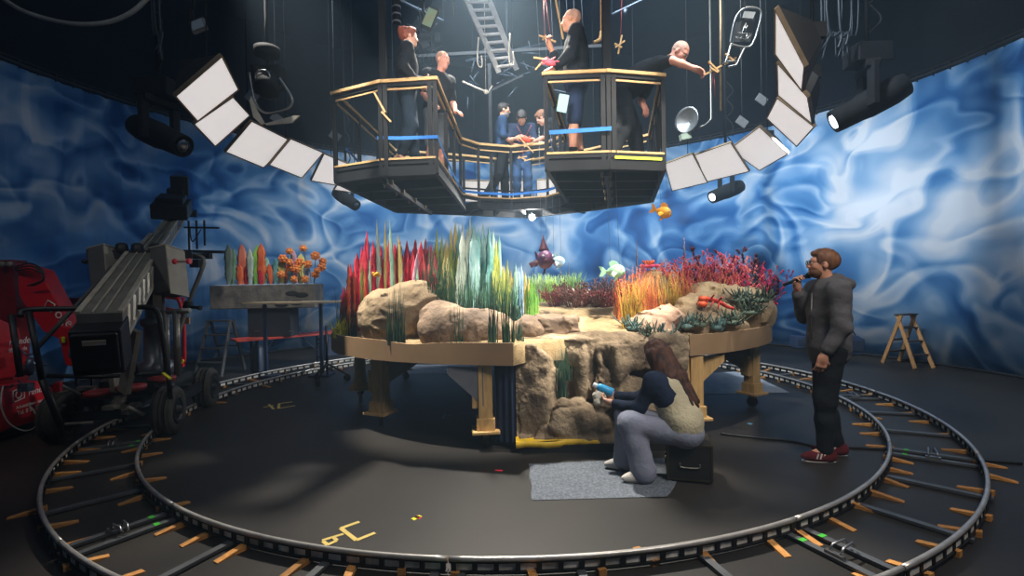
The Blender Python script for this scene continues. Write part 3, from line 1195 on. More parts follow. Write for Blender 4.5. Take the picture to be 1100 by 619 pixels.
# ------------------------------------------------------------------ plants
def leafblade(mb, base, h, w, lean=(0, 0), th=None, seed=0, rag=.25, segs=20, tip=.02, curve=1.6, face=0.0):
    """one upright fan blade: lens-shaped section, ragged edge"""
    rnd = random.Random(seed)
    base = Vector(base)
    th = th or w * .28
    c, s_ = math.cos(face), math.sin(face)
    vs, fs = [], []
    for i in range(segs + 1):
        u = i / segs
        prof = min(1, .5 + u * 1.6) * (1 if u < .7 else max(tip, 1 - ((u - .7) / .3) ** 1.8))
        ww = w * .5 * prof * (1 + rag * (rnd.random() - .5) * 2)
        if i == segs:
            ww = w * .02
        tt = th * .5 * max(.08, 1 - u)
        p = base + Vector((lean[0] * u ** curve, lean[1] * u ** curve, h * u))
        for (x, y) in ((-1, 0), (-.45, -1), (.45, -1), (1, 0), (.45, 1), (-.45, 1)):
            q = Vector((x * ww * c - y * tt * s_, x * ww * s_ + y * tt * c, 0))
            vs.append(p + q)
    for i in range(segs):
        for j in range(6):
            j2 = (j + 1) % 6
            fs.append((i * 6 + j, i * 6 + j2, i * 6 + 6 + j2, i * 6 + 6 + j))
    fs.append(tuple(reversed(range(6))))
    mb.add(vs, fs, True)
    return mb


def flat(px, py, Y):
    p = at(px, py, Y)
    return p


def pm(name, a, b, sc=10):
    return M(name, a, .8, rgb2=b, scale=sc, bump=.5, bscale=60, rnd=.08, aniso=(1, 1, .35))


m_red = pm('coral_red', (170, 22, 40), (236, 58, 84), 14)
m_redd = pm('coral_crimson', (150, 20, 50), (216, 40, 66), 14)
m_or = pm('coral_orange', (205, 70, 40), (240, 128, 70))
m_wht = pm('blade_white', (150, 170, 158), (206, 214, 200))
m_mint = pm('blade_mint', (120, 190, 165), (190, 225, 200))
m_yel = pm('blade_straw', (176, 150, 70), (222, 204, 130))
m_yg = pm('blade_lime', (120, 140, 56), (196, 196, 92))
m_teal = pm('blade_teal', (72, 140, 140), (150, 204, 200))
m_aqua = pm('blade_aqua', (98, 156, 160), (170, 206, 206))
m_pink = pm('blade_pink', (190, 140, 165), (226, 186, 200))
m_blu = pm('blade_blue', (110, 150, 200), (190, 214, 236))
m_lime = pm('blade_green', (90, 150, 60), (150, 200, 90))


def blade_px(px, ytop, ybase, Y, wpx, mat, label, lean=0, group=None, name='sea_fan', rag=.3, n=1, extra=None):
    """a stand of n blades at one foot, tip at (px, ytop)"""
    tp = at(px, ytop, Y)
    bp = at(px - lean, ybase, Y)
    bp.z = sand_h(bp.x, bp.y) - .01
    w = wpx * Y / F
    mb = MB()
    for i in range(n):
        k_ = 1 if i == 0 else random.uniform(.55, .97)
        dx = 0 if i == 0 else random.uniform(-.75, .75) * w
        dy = random.uniform(-.06, .06) if i else 0
        leafblade(mb, (bp.x + dx, bp.y + dy, bp.z - .03), (tp.z - bp.z + .03) * k_, w * (.6 if i == 0 else random.uniform(.4, .6)), (tp.x - bp.x, random.uniform(-.03, .03)),
                  seed=int(px * 7 + i), rag=rag, face=random.uniform(-.35, .35))
    return tag(mb.build(name, mat), label, 'coral fan', group)


for i, (px, yt, yb, w, ln) in enumerate([(376, 283, 309, 7, 0), (383, 272, 309, 9, 1), (391, 266, 306, 9, 0), (394, 248, 306, 6, 0), (400, 257, 304, 7, 0), (405, 258, 303, 8, 1),
                                         (418, 258, 302, 6, 0), (424, 262, 302, 8, 0), (430, 258, 302, 7, 1), (437, 258, 302, 7, -1), (446, 257, 303, 9, 2), (452, 259, 304, 8, 1), (457, 256, 306, 7, 0), (463, 261, 308, 6, 0)]):
    blade_px(px, yt, yb, 5.78 + .12 * math.sin(i * 2.2), w * 1.75, m_red if i % 3 else m_redd, ORD[i] + ' red feathery coral fan behind the largest boulder, counted from the rim end', ln, 'red coral fans', 'coral_fan', n=7)
for i, (px, yt, yb, w, m_, lb) in enumerate([(374, 282, 312, 5, m_or, 'short orange red blade at the outer end of the red coral row'), (380, 284, 310, 4, m_or, 'thin orange blade second from the outer end of the red coral row'), (388, 281, 308, 4, m_lime, 'short lime blade in front of the red coral row'),
                                             (397, 277, 304, 4, m_mint, 'small green blade beside the yellow bloom'), (392, 287, 306, 4, m_or, 'tiny orange blade beside the lime blade')]):
    blade_px(px, yt, yb, 5.5, w * 1.3, m_, lb)
for i, (px, yt, w, m_, ln, lb) in enumerate([(405, 236, 6, m_wht, -3, 'tall thin white spire beside the red corals'), (414, 236, 5, m_yel, 1, 'tall straw spire second from the white one'), (419, 236, 6, m_mint, -3, 'tall mint spire in the middle of the pale spires'),
                                             (427, 252, 8, m_yel, -5, 'broad cream spire leaning over the boulder'), (430, 262, 7, m_wht, 0, 'shorter white spire above the boulder top'), (407, 268, 7, m_mint, 1, 'stubby mint blade under the white spire'), (422, 268, 7, m_yel, 0, 'stubby cream blade between the spires'),
                                             (449, 268, 9, m_pink, 6, 'leaning pale pink blade above the boulder'), (449, 287, 5, m_mint, 2, 'short mint blade beside the pink one')]):
    blade_px(px, yt, 302, 5.62, w * 1.25, m_, lb, ln, name='spire_coral', rag=.15)
tall = [(469, 245, 7, m_yg), (474, 258, 8, m_yg), (479, 255, 8, m_yel), (484, 262, 8, m_yg), (489, 237, 8, m_yel), (493, 242, 9, m_teal), (497, 238, 9, m_wht), (502, 241, 9, m_aqua), (505, 232, 8, m_wht), (509, 240, 10, m_aqua), (514, 244, 8, m_teal),
        (519, 241, 9, m_aqua), (525, 244, 9, m_teal), (530, 247, 7, m_mint), (487, 265, 9, m_teal), (496, 268, 9, m_yg), (512, 270, 9, m_aqua), (520, 276, 9, m_teal), (466, 262, 6, m_or), (533, 258, 7, m_yg)]
def tall_no(px, m_):
    return ORD[sorted(q[0] for q in tall if q[3] is m_).index(px)]


def short_no(px, m_):
    return ORD[sorted(q[0] for q in short if q[2] is m_).index(px)]


for i, (px, yt, w, m_) in enumerate(tall):
    nm = {m_yg.name: 'lime', m_yel.name: 'straw yellow', m_teal.name: 'teal', m_wht.name: 'white', m_aqua.name: 'pale aqua', m_mint.name: 'mint', m_or.name: 'orange'}[m_.name]
    blade_px(px, yt, 330, 5.85 + .22 * math.sin(i * 1.9), w * 1.25, m_, f'tall {nm} blade, {tall_no(px, m_)} of its colour, in the highest clump', 0, f'tall {nm} blades', 'blade_coral', n=5, rag=.3)
short = [(536, 275, m_yg), (541, 285, m_yel), (545, 279, m_yg), (549, 290, m_yel), (554, 283, m_mint), (556, 286, m_blu), (560, 283, m_blu), (564, 292, m_yel), (567, 305, m_wht), (571, 298, m_lime), (539, 296, m_yel), (551, 305, m_wht), (558, 307, m_yel), (574, 303, m_lime), (546, 300, m_teal), (562, 300, m_pink)]
for i, (px, yt, m_) in enumerate(short):
    nm = {m_yg.name: 'olive', m_yel.name: 'straw', m_mint.name: 'mint', m_blu.name: 'pale blue', m_wht.name: 'white', m_lime.name: 'green', m_teal.name: 'teal', m_pink.name: 'pink'}[m_.name]
    blade_px(px, yt, 336, 5.5 + .15 * math.sin(i * 2.7), 7.5, m_, f'short {nm} blade, {short_no(px, m_)} of its colour, in the low clump beside the tall blades', 0, f'short {nm} blades', 'blade_coral', n=4, rag=.35)


def grass(name, c, r, n, h0, h1, mat, label, cat='seagrass', lean=.15, w=.008, group=None, seed=0, rx=None, zfn=None):
    rnd = random.Random(seed)
    mb = MB()
    for i in range(n):
        a, q = rnd.random() * 2 * PI, math.sqrt(rnd.random())
        x, y = c[0] + (rx or r) * q * math.cos(a), c[1] + r * q * math.sin(a)
        z = zfn(x, y) if zfn else c[2]
        h = rnd.uniform(h0, h1)
        lx, ly = rnd.gauss(0, lean) * h, rnd.gauss(0, lean) * h
        vs, fs = [], []
        fa = rnd.random() * PI
        for k_ in range(5):
            u = k_ / 4
            ww = w * (1 - u * .92) * rnd.uniform(.8, 1.2)
            p = Vector((x + lx * u ** 1.7, y + ly * u ** 1.7, z + h * u))
            for j in range(3):
                an = fa + 2 * PI * j / 3
                vs.append(p + Vector((math.cos(an) * ww, math.sin(an) * ww * .6, 0)))
        for k_ in range(4):
            for j in range(3):
                fs.append((k_ * 3 + j, k_ * 3 + (j + 1) % 3, k_ * 3 + 3 + (j + 1) % 3, k_ * 3 + 3 + j))
        fs.append((12, 13, 14))
        mb.add(vs, fs, True, 0)
    return tag(mb.build(name, mat), label, cat, group)


def gm(name, a, b):
    return M(name, a, .7, rgb2=b, scale=5)


m_gd = gm('grass_dark', (22, 46, 40), (52, 92, 62))
m_gt = gm('grass_teal', (18, 44, 40), (58, 92, 70))
m_gy = gm('grass_mustard', (150, 120, 40), (206, 176, 70))
m_go = gm('grass_orange', (186, 92, 52), (220, 140, 70))
m_gr = gm('grass_rust', (130, 74, 50), (172, 112, 76))
m_gl = gm('grass_light', (110, 140, 60), (178, 200, 90))


def G3(px, py, Y):
    p = at(px, py, Y)
    return (p.x, p.y, p.z)


for i, (px, yb, yt, Y, rx, n, lb) in enumerate([
        (462, 345, 254, 5.25, .10, 56, 'tallest dark seagrass tuft at the end of the red coral row'), (474, 342, 268, 5.3, .14, 70, 'dark seagrass tuft under the lime blades'), (492, 342, 280, 5.25, .16, 80, 'dark seagrass tuft on top of the long low boulder'),
        (512, 340, 286, 5.3, .15, 70, 'dark seagrass tuft in front of the aqua blades'), (530, 340, 285, 5.2, .14, 60, 'dark seagrass tuft beside the short straw blades'), (548, 345, 292, 5.1, .14, 50, 'dark seagrass tuft before the short clump')]):
    b = at(px, yb, Y)
    hh = at(px, yt, Y).z - b.z
    zs = sand_h(b.x, b.y) - .01
    grass('seagrass_tuft', (b.x, b.y, zs), .1, n, (hh + b.z - zs) * .5, hh + b.z - zs, m_gd, lb, rx=rx, lean=.07, seed=i, w=.009)
for i, (px, yb, yt, Y, rx, n, lb) in enumerate([
        (425, 365, 300, 4.83, .10, 60, 'dark reeds standing in front of the largest boulder'), (491, 367, 322, 4.68, .08, 34, 'dark reeds in front of the long low boulder'), (529, 368, 290, 4.62, .05, 30, 'tall dark reeds on the rim before the long boulder'),
        (546, 368, 300, 4.60, .06, 34, 'tall dark reeds at the end of the curved rim'), (557, 366, 335, 4.66, .05, 20, 'short reeds where the rim meets the cliff'), (369, 357, 308, 5.62, .07, 50, 'dark reeds at the outer corner of the table rim'), (379, 356, 320, 5.45, .06, 30, 'dark reeds between the corner and the largest boulder')]):
    b = at(px, yb, Y)
    hh = at(px, yt, Y).z - b.z
    grass('reed_tuft', (b.x, b.y, .95), .03, max(8, int(n * .7)), hh * .3, hh + .08, m_gt if i % 2 == 0 else m_gd, lb, 'reeds', rx=rx, lean=.05, seed=30 + i, w=.008)
grass('reed_tuft', (.44, 4.58, .30), .03, 60, .3, .68, m_gt, 'dark green reeds growing in the cleft of the cliff', 'reeds', rx=.055, lean=.03, seed=50, w=.006)
grass('reed_tuft', (.50, 4.62, .62), .03, 26, .15, .36, m_gt, 'short dark reeds high in the cleft of the cliff', 'reeds', rx=.05, lean=.05, seed=51, w=.006)
grass('yellow_shrub', (at(367, 352, 5.5).x, 5.5, .96), .06, 60, .1, .24, M('shrub_yellow', (150, 160, 30), .7, rgb2=(214, 206, 60), scale=8), 'small yellow green shrub at the outer corner of the table', 'shrub', rx=.1, lean=.3, seed=52, w=.014)
for i, (px, yb, yt, Y, rx, n, m_, lb) in enumerate([
        (680, 345, 296, 5.45, .14, 70, m_gy, 'mustard grass clump beside the narrow dark rock'), (700, 340, 293, 5.5, .16, 80, m_go, 'orange grass clump in front of the flower boulder'), (720, 336, 292, 5.55, .16, 80, m_gy, 'mustard grass clump between the boulders'),
        (738, 330, 285, 5.7, .12, 50, m_go, 'orange grass clump behind the double boulder'), (768, 322, 285, 5.85, .04, 14, m_gy, 'few tall yellow stems beside the corner boulder'), (690, 325, 285, 5.8, .16, 70, m_go, 'orange grass clump at the foot of the flower boulder'),
        (664, 322, 303, 5.9, .05, 20, m_go, 'small orange grass clump by the open sand')]):
    b = at(px, yb, Y)
    hh = at(px, yt, Y).z - b.z
    zs = sand_h(b.x, b.y) - .01
    grass('grass_clump', (b.x, b.y, zs), .12, n, (hh + b.z - zs) * .6, hh + b.z - zs + .03, m_, lb, 'grass', rx=rx, lean=.12, seed=60 + i, w=.007)


def bush(name, c, r, h, n, mat, label, cat='coral bush', seed=0, tip=None, tw=.006, leaf=.012, spread=.6, group=None, low=.3):
    """twiggy branching coral: stems as tubes, little leaf tips"""
    rnd = random.Random(seed)
    mb = MB()
    tips = MB()
    c = Vector(c)
    for i in range(n):
        a = rnd.random() * 2 * PI
        q = math.sqrt(rnd.random())
        p = c + Vector((math.cos(a) * r * .35 * q, math.sin(a) * r * .35 * q, 0))
        d = Vector((math.cos(a) * spread * q, math.sin(a) * spread * q, 1)).normalized()
        ln = h * rnd.uniform(.6, 1.05)
        pts = [p]
        for k_ in range(3):
            d = (d + Vector((rnd.gauss(0, .16), rnd.gauss(0, .16), .05))).normalized()
            pts.append(pts[-1] + d * ln / 3)
        mb.tube(pts, [tw, tw * .8, tw * .6, tw * .3], 4)
        for b in range(7):
            t_ = rnd.uniform(low, 1)
            k_ = min(int(t_ * 3), 2)
            s0 = pts[k_].lerp(pts[k_ + 1], t_ * 3 - k_)
            dd = (d + Vector((rnd.gauss(0, .7), rnd.gauss(0, .7), rnd.gauss(.2, .3)))).normalized()
            e = s0 + dd * min(ln, .4) * rnd.uniform(.12, .30)
            mb.tube([s0, e], [tw * .55, tw * .3], 3)
            tgt = tips if tip else mb
            for w_ in range(3):
                o_ = s0.lerp(e, rnd.uniform(.5, 1.05))
                tgt.ell(o_, (leaf * rnd.uniform(.5, 1), leaf * rnd.uniform(.4, .8), leaf * rnd.uniform(.8, 1.5)), None, 4)
    if tip:
        t = thing(name, label, cat, c, group)
        mb.build('stems', mat, t)
        tips.build('tips', tip, t)
        return t
    return tag(mb.build(name, mat), label, cat, group)


m_bp = gm('bush_pink', (196, 60, 84), (232, 112, 120))
m_bc = gm('bush_coral', (206, 84, 76), (236, 140, 120))
m_bm = gm('bush_magenta', (150, 26, 66), (206, 50, 90))
m_bd = gm('bush_plum', (46, 22, 40), (92, 30, 52))
m_br = gm('bush_rust', (92, 56, 46), (136, 90, 68))
m_bb = gm('bush_brown', (84, 60, 60), (128, 92, 84))
for i, (px, yb, yt, Y, r, n, m_, lb) in enumerate([
        (675, 308, 292, 6.1, .12, 22, m_bc, 'small coral pink bush beside the flower boulder and green fish'), (717, 303, 280, 6.5, .3, 40, m_bc, 'pale coral bush just behind the orange grass'), (735, 303, 280, 6.3, .22, 30, m_bp, 'rose coral bush behind the mustard grass'),
        (752, 305, 277, 6.4, .26, 36, m_bm, 'magenta coral bush beside the plum seed heads'), (772, 302, 271, 6.5, .34, 56, m_bp, 'largest rose coral bush behind the corner boulder'), (792, 304, 276, 6.4, .3, 44, m_bc, 'salmon coral bush above the corner boulder'),
        (812, 306, 283, 6.3, .26, 36, m_bm, 'magenta coral bush at the outer end over the corner boulder'), (700, 305, 284, 6.6, .22, 26, m_bp, 'rose coral bush half hidden by the flower boulder')]):
    b = at(px, yb, Y)
    hh = at(px, yt, Y).z - b.z
    zs = sand_h(b.x, b.y) - .01
    bush('coral_bush', (b.x, b.y, zs), r * 1.5, hh + b.z - zs, n, m_, lb, seed=80 + i, spread=.48, leaf=.011, low=.4)
for i, (px, yb, yt, Y, r, n, lb) in enumerate([(757, 300, 270, 6.45, .1, 9, 'dark plum seed heads above the magenta bush'), (797, 300, 264, 6.5, .12, 12, 'tallest dark plum seed heads above the salmon bush'), (822, 305, 290, 6.2, .08, 5, 'dark plum seed heads at the table corner')]):
    b = at(px, yb, Y)
    hh = at(px, yt, Y).z - b.z
    zs = sand_h(b.x, b.y) - .01
    bush('seed_head_plant', (b.x, b.y, zs), r, hh + b.z - zs, n, m_bd, lb, 'seed head plant', seed=95 + i, spread=.2, leaf=.02, low=.65)
b = at(797, 302, 6.4)
bush('seed_head_plant', (b.x, b.y, sand_h(b.x, b.y) - .01), .16, .58, 16, gm('bush_slate', (40, 60, 80), (74, 96, 116)), 'slate blue plant between the rose and salmon bushes', 'seed head plant', seed=99, spread=.25, leaf=.016, low=.6)
for i in range(9):
    px = 596 + i * 9.2
    b = at(px, 327, 7.2 + .3 * math.sin(i * 2))
    bush('low_bush', (b.x, b.y, sand_h(b.x, b.y) - .01), .2, .28 + .06 * math.sin(i), 26, m_br if i % 3 else gm('bush_red', (124, 50, 48), (156, 76, 66)), ['first', 'second', 'third', 'fourth', 'fifth', 'sixth', 'seventh', 'eighth', 'ninth'][i] + ' rust coloured bush in the low row, counted from the pale stone', seed=110 + i, leaf=.011, spread=.7)
for i, (px, yt) in enumerate([(645, 296), (655, 293), (662, 297)]):
    b = at(px, 326, 7.3)
    hh = at(px, yt, 7.3).z - b.z
    bush('tall_bush', (b.x, b.y, sand_h(b.x, b.y) - .01), .16, hh, 18, m_bb, ['brown twiggy bush rising behind the low rust row', 'tallest brown twiggy bush under the green fish', 'brown twiggy bush beside the narrow dark rock'][i], seed=130 + i, leaf=.011, spread=.4)
m_gb = gm('bush_green', (128, 168, 74), (196, 214, 120))
for i, (px, yt, r, m_, lb) in enumerate([(582, 292, .22, m_gl, 'soft green bush under the purple fish'), (592, 295, .2, m_gb, 'lime bush behind the pale standing stone'), (603, 294, .24, m_gb, 'broad lime bush in the middle of the far edge'), (616, 291, .12, gm('bush_deep', (70, 110, 50), (130, 160, 70)), 'narrow deep green bush at the end of the far row'), (574, 293, .16, gm('bush_mist', (140, 160, 130), (180, 190, 160)), 'misty sage bush beside the short blades')]):
    b = at(px, 322, 8.3)
    hh = at(px, yt, 8.3).z - b.z
    grass('green_bush', (b.x, b.y, sand_h(b.x, b.y) - .01), .15, 110, hh * .5, hh + .04, m_, lb, 'bush', rx=r, lean=.22, seed=140 + i, w=.016)
for i, (px, yb, yt, Y, lb) in enumerate([(684, 300, 261, 6.9, 'thin brown twig spire beside the flower boulder'), (735, 296, 255, 6.9, 'thin brown twig spire above the rose bush'), (603, 320, 287, 8.4, 'thin straw twig in front of the lime bush'), (611, 320, 284, 8.4, 'taller straw twig beside the narrow green bush')]):
    b, t_ = at(px, yb, Y), at(px, yt, Y)
    mb = MB().tube([Vector((b.x, b.y, sand_h(b.x, b.y) - .01)), b.lerp(t_, .5), t_], [.014, .009, .003], 5)
    for k_ in range(26):
        u = random.random()
        p = b.lerp(t_, u)
        a = random.random() * 6.28
        mb.tube([p, p + Vector((math.cos(a) * .03 * (1.2 - u), math.sin(a) * .03 * (1.2 - u), .05))], [.003, .001], 3)
    tag(mb.build('twig_spire', gm('twig_brown', (66, 44, 36), (96, 68, 52))), lb, 'twig')


def succulent(px, py, Y, s, label, seed, m_):
    rnd = random.Random(seed)
    b = at(px, py, Y)
    mb = MB()
    for k_ in range(int(26 + 12 * s)):
        a, el = rnd.random() * 2 * PI, rnd.uniform(.1, 1.3)
        d = Vector((math.cos(a) * math.cos(el), math.sin(a) * math.cos(el), math.sin(el)))
        ln = s * rnd.uniform(.06, .135)
        o_ = b + Vector((max(-.1, min(.1, rnd.gauss(0, .05))) * s, rnd.gauss(0, .03) * s, rnd.gauss(0, .02)))
        mb.tube([o_, o_ + d * ln * .5, o_ + d * ln * .9 + Vector((0, 0, .02)), o_ + d * ln + Vector((0, 0, .025))], [.004 * s, .007 * s, .005 * s, .001], 5)
    mb.ell(b - Vector((0, 0, .01)), (.075 * s, .05 * s, .03), None, 10)
    return tag(mb.build('succulent', m_), label, 'succulent')


m_su = gm('succulent_teal', (48, 84, 84), (112, 142, 136))
m_su2 = gm('succulent_dark', (50, 66, 58), (104, 120, 100))
for i, (px, py, Y, s_, lb, m_) in enumerate([(680, 352, 4.86, 1.0, 'teal succulent on the sand edge beside the mottled boulder', m_su), (712, 361, 4.76, 1.1, 'pale teal succulent hanging in front of the mottled boulder', m_su), (697, 360, 4.74, .8, 'small teal succulent at the cliff top', m_su2),
                                             (737, 350, 4.92, .85, 'teal succulent between the mottled and double boulders', m_su), (752, 348, 4.95, .9, 'wide teal succulent below the red crustacean', m_su2), (770, 351, 5.0, .8, 'pale succulent on the foot of the double boulder', m_su),
                                             (787, 346, 5.1, 1.2, 'dark succulent at the end of the double boulder', m_su2), (806, 335, 5.5, 1.4, 'grey green succulent spreading over the corner boulder', m_su2), (795, 322, 5.6, 1.3, 'grey green succulent high on the corner boulder', m_su2), (818, 322, 5.5, 1.2, 'dark succulent at the outer side of the corner boulder', m_su2)]):
    succulent(px, py, Y, s_, lb, 160 + i, m_)
b = at(404, 296, 5.05)
mb = MB()
for k_ in range(9):
    a = k_ * .7
    mb.ell(b + Vector((math.cos(a) * .025, math.sin(a) * .02, .01 * (k_ % 3))), (.016, .016, .018), None, 6)
tag(mb.build('yellow_bloom', M('bloom_yellow', (240, 170, 30), .6)), 'small yellow orange bloom on top of the largest boulder', 'flower')

# ------------------------------------------------------------------ creatures
b = at(697, 286, 6.3)
t = thing('anemone', 'small orange flower anemone on top of a boulder', 'anemone', b)
mb, m2 = MB(), MB()
for k_ in range(12):
    a = k_ * PI / 6
    d = Vector((math.cos(a), math.sin(a) * .8, .9)).normalized()
    mb.tube([b, b + d * .05, b + d * .10], [.014, .022, .006], 6)
    if k_ % 3 == 0:
        m2.ell(b + Vector((math.cos(a + .3) * .1, -.03, .0)), (.04, .03, .025), None, 8)
mb.ell(b, (.05, .05, .03), None, 10)
mb.build('petals', M('petal_orange', (240, 110, 50), .6), t)
m2.build('foot', M('petal_pink', (214, 70, 110), .6), t)

# red crustacean draped over the double boulder
m_cr = M('crab_red', (186, 48, 34), .5, var=.3, scale=25, bump=.4, bscale=60)
m_co = M('crab_orange', (235, 92, 46), .5, var=.2)
t = thing('crustacean_puppet', 'red and orange crustacean puppet lying over the pale double boulder', 'puppet', at(760, 330, 5.1))
pts = [at(753, 321, 5.12), at(760, 322, 5.12), at(768, 323, 5.14), at(775, 326, 5.14), at(782, 330, 5.14), at(789, 331.5, 5.12)]
cv = catmull(pts, 6)
mb = MB()
for i, p in enumerate(cv):
    u = i / (len(cv) - 1)
    mb.ell(p, (.03 - .014 * u,) * 3, None, 8)
mb.build('body', m_cr, t)
mb = MB().ell(at(755, 327, 5.0), (.05, .035, .035), None, 10).ell(at(756, 321, 5.02), (.055, .04, .03), None, 10)
mb.build('head', m_co, t)
for i, (a_, b_) in enumerate([((752, 322), (748, 327)), ((760, 323), (757, 331)), ((766, 324), (763, 331)), ((772, 326), (771, 333)), ((764, 321), (768, 317)), ((772, 323), (777, 320))]):
    p, q = at(*a_, 5.08), at(*b_, 5.02)
    MB().tube([p, p.lerp(q, .5) + Vector((0, -.02, .02)), q], [.010, .009, .004], 6).build('leg', m_cr, t)


def fish(label, c, size, heading, m_body, m_fin, kind='fish_puppet', tall_=1.0, mouth=True, hat=False, fat=1.0):
    """heading: direction the fish faces (unit vector in plan)"""
    c = Vector(c)
    f = Vector(heading).normalized()
    s_ = f.cross(Vector((0, 0, 1))).normalized()
    u = s_.cross(f)
    R = Matrix((f, s_, u)).transposed()

    def P(x, y, z):
        return c + (f * x + s_ * y + u * z) * size
    t = thing(kind, label, 'fish puppet', c)
    mb = MB()
    prof = [(-.5, .05), (-.42, .12), (-.25, .26), (0, .36), (.2, .36), (.36, .28), (.46, .18), (.5, .06)]
    vs, fs = [], []
    for x, r in prof:
        for j in range(16):
            a = 2 * PI * j / 16
            vs.append(P(x, math.cos(a) * r * .62 * fat, math.sin(a) * r * tall_))
    for i in range(len(prof) - 1):
        for j in range(16):
            j2 = (j + 1) % 16
            fs.append((i * 16 + j, i * 16 + j2, i * 16 + 16 + j2, i * 16 + 16 + j))
    fs += [tuple(range(16))[::-1], tuple(range(112, 128))]
    mb.add(vs, fs, True)
    mb.build('body', m_body, t)

    def fin(name, poly, nrm, th=.03):
        q = [P(*p) for p in poly]
        n_ = (f * nrm[0] + s_ * nrm[1] + u * nrm[2]) * th * size
        MB().prism([p - n_ / 2 for p in q], n_).build(name, m_fin, t, bevel=.004)
    fin('tail_fin', [(-.46, 0, .05), (-.7, 0, .3), (-.9, 0, .34), (-.76, 0, .05), (-.9, 0, -.25), (-.68, 0, -.24), (-.46, 0, -.05)], (0, 1, 0))
    if hat:
        mb = MB().lathe([(.2 * size, 0), (.17 * size, .08 * size), (.09 * size, .28 * size), (.03 * size, .48 * size), (.005, .6 * size)], P(-.02, 0, .32), u + f * -.12, 12)
        mb.build('dorsal_fin', m_fin, t)
    else:
        fin('dorsal_fin', [(-.3, 0, .26), (-.32, 0, .5), (-.1, 0, .6), (.1, 0, .5), (.22, 0, .34)], (0, 1, 0))
    for sd in (-1, 1):
        fin('side_fin', [(.12, sd * .2 * fat, -.1), (-.02, sd * .5, -.30), (-.16, sd * .54, -.14), (-.08, sd * .22 * fat, .0)], (0, .2, 1))
        mb = MB().ell(P(.34, sd * .15 * fat, .12), (.05 * size,) * 3, None, 8)
        mb.build('eye', M('fish_eye', (240, 240, 235), .2), t)
        MB().ell(P(.375, sd * .17 * fat, .12), (.028 * size,) * 3, None, 6).build('pupil', M('pupil_black', (8, 8, 10), .2), t)
    fin('belly_fin', [(.0, 0, -.3), (-.12, 0, -.56), (.06, 0, -.5), (.16, 0, -.3)], (0, 1, 0))
    if mouth:
        rim_ = [P(.47, math.cos(a) * .15 * fat, math.sin(a) * .07 - .07) for a in [2 * PI * k_ / 14 for k_ in range(14)]]
        MB().tube(rim_, .035 * size, 6, True).build('lips', m_fin, t)
        MB().ell(P(.455, 0, -.07), (.06 * size, .05 * size, .05 * size), None, 8).build('mouth', M('pupil_black', (8, 8, 10)), t)
    mb = MB()
    for x in (-.25, .25):
        p = P(x, 0, .33)
        mb.tube([p, Vector((p.x * .95 + .02, p.y + .05, 3.6))], .0022, 3)
    mb.build('strings', M('string_grey', (110, 120, 135), .6), t)
    return t


m_pur = M('fish_purple', (70, 40, 84), .5, rgb2=(116, 64, 104), scale=14, bump=.4, bscale=40)
fish('purple puppet fish with pointed fin hat hanging over the open sand', at(584.5, 279, 6.5), .36, (.35, -1, -.02), m_pur, M('fin_maroon', (78, 30, 46), .5, var=.3, scale=20), hat=True, fat=1.25, tall_=.95)
fish('pale translucent blue puppet fish just behind the purple fish', at(599, 281, 6.9), .2, (1, -.2, 0), M('fish_ice', (150, 190, 215), .35, rgb2=(200, 225, 235), scale=10), M('fin_ice', (170, 210, 225), .4), mouth=False)
fish('mint green puppet fish beside the brown twiggy bushes', at(661, 291.5, 5.9), .22, (1, -.35, .05), M('fish_mint', (140, 200, 165), .5, rgb2=(190, 226, 190), scale=12), M('fin_mint', (160, 215, 180), .5), fat=.9)
fish('small orange yellow puppet fish hanging high beneath the balcony', at(712.5, 228, 5.9), .19, (.8, -.5, -.35), M('fish_orange', (235, 150, 40), .5, rgb2=(245, 190, 60), scale=12), M('fin_orange', (240, 160, 40), .5))
# ================================================================== telescopic camera crane
m_alu = M('crane_alu', (168, 162, 146), .45, .35, var=.18, scale=5)
m_alud = M('crane_dark_alu', (112, 110, 102), .5, .35, var=.2)
m_blk = M('crane_black', (20, 21, 24), .5, .2, var=.3)
m_gbox = M('crane_grey_box', (138, 132, 118), .6, .2, var=.12)
m_gboxd = M('crane_box_dark', (72, 72, 72), .6, .2)
m_tyre = M('tyre_rubber', (50, 48, 42), .8, var=.25, scale=14)
m_redp = M('lift_red', (186, 16, 26), .42, var=.12, scale=3)
m_redd2 = M('dull_red', (120, 26, 26), .55, var=.2)
m_tub = M('tube_grey', (120, 118, 110), .4, .7)
cr = thing('camera_crane', 'telescopic camera crane with aluminium beam on a four wheeled base', 'camera crane', (-4.05, 5.75, 0))
B0, B1, B2 = Vector((-3.5, 4.2, 1.22)), Vector((-4.46, 6.0, 1.86)), Vector((-5.95, 8.85, 2.82))
bd = (B2 - B0).normalized()
bs, bu, _ = frame_of(bd)
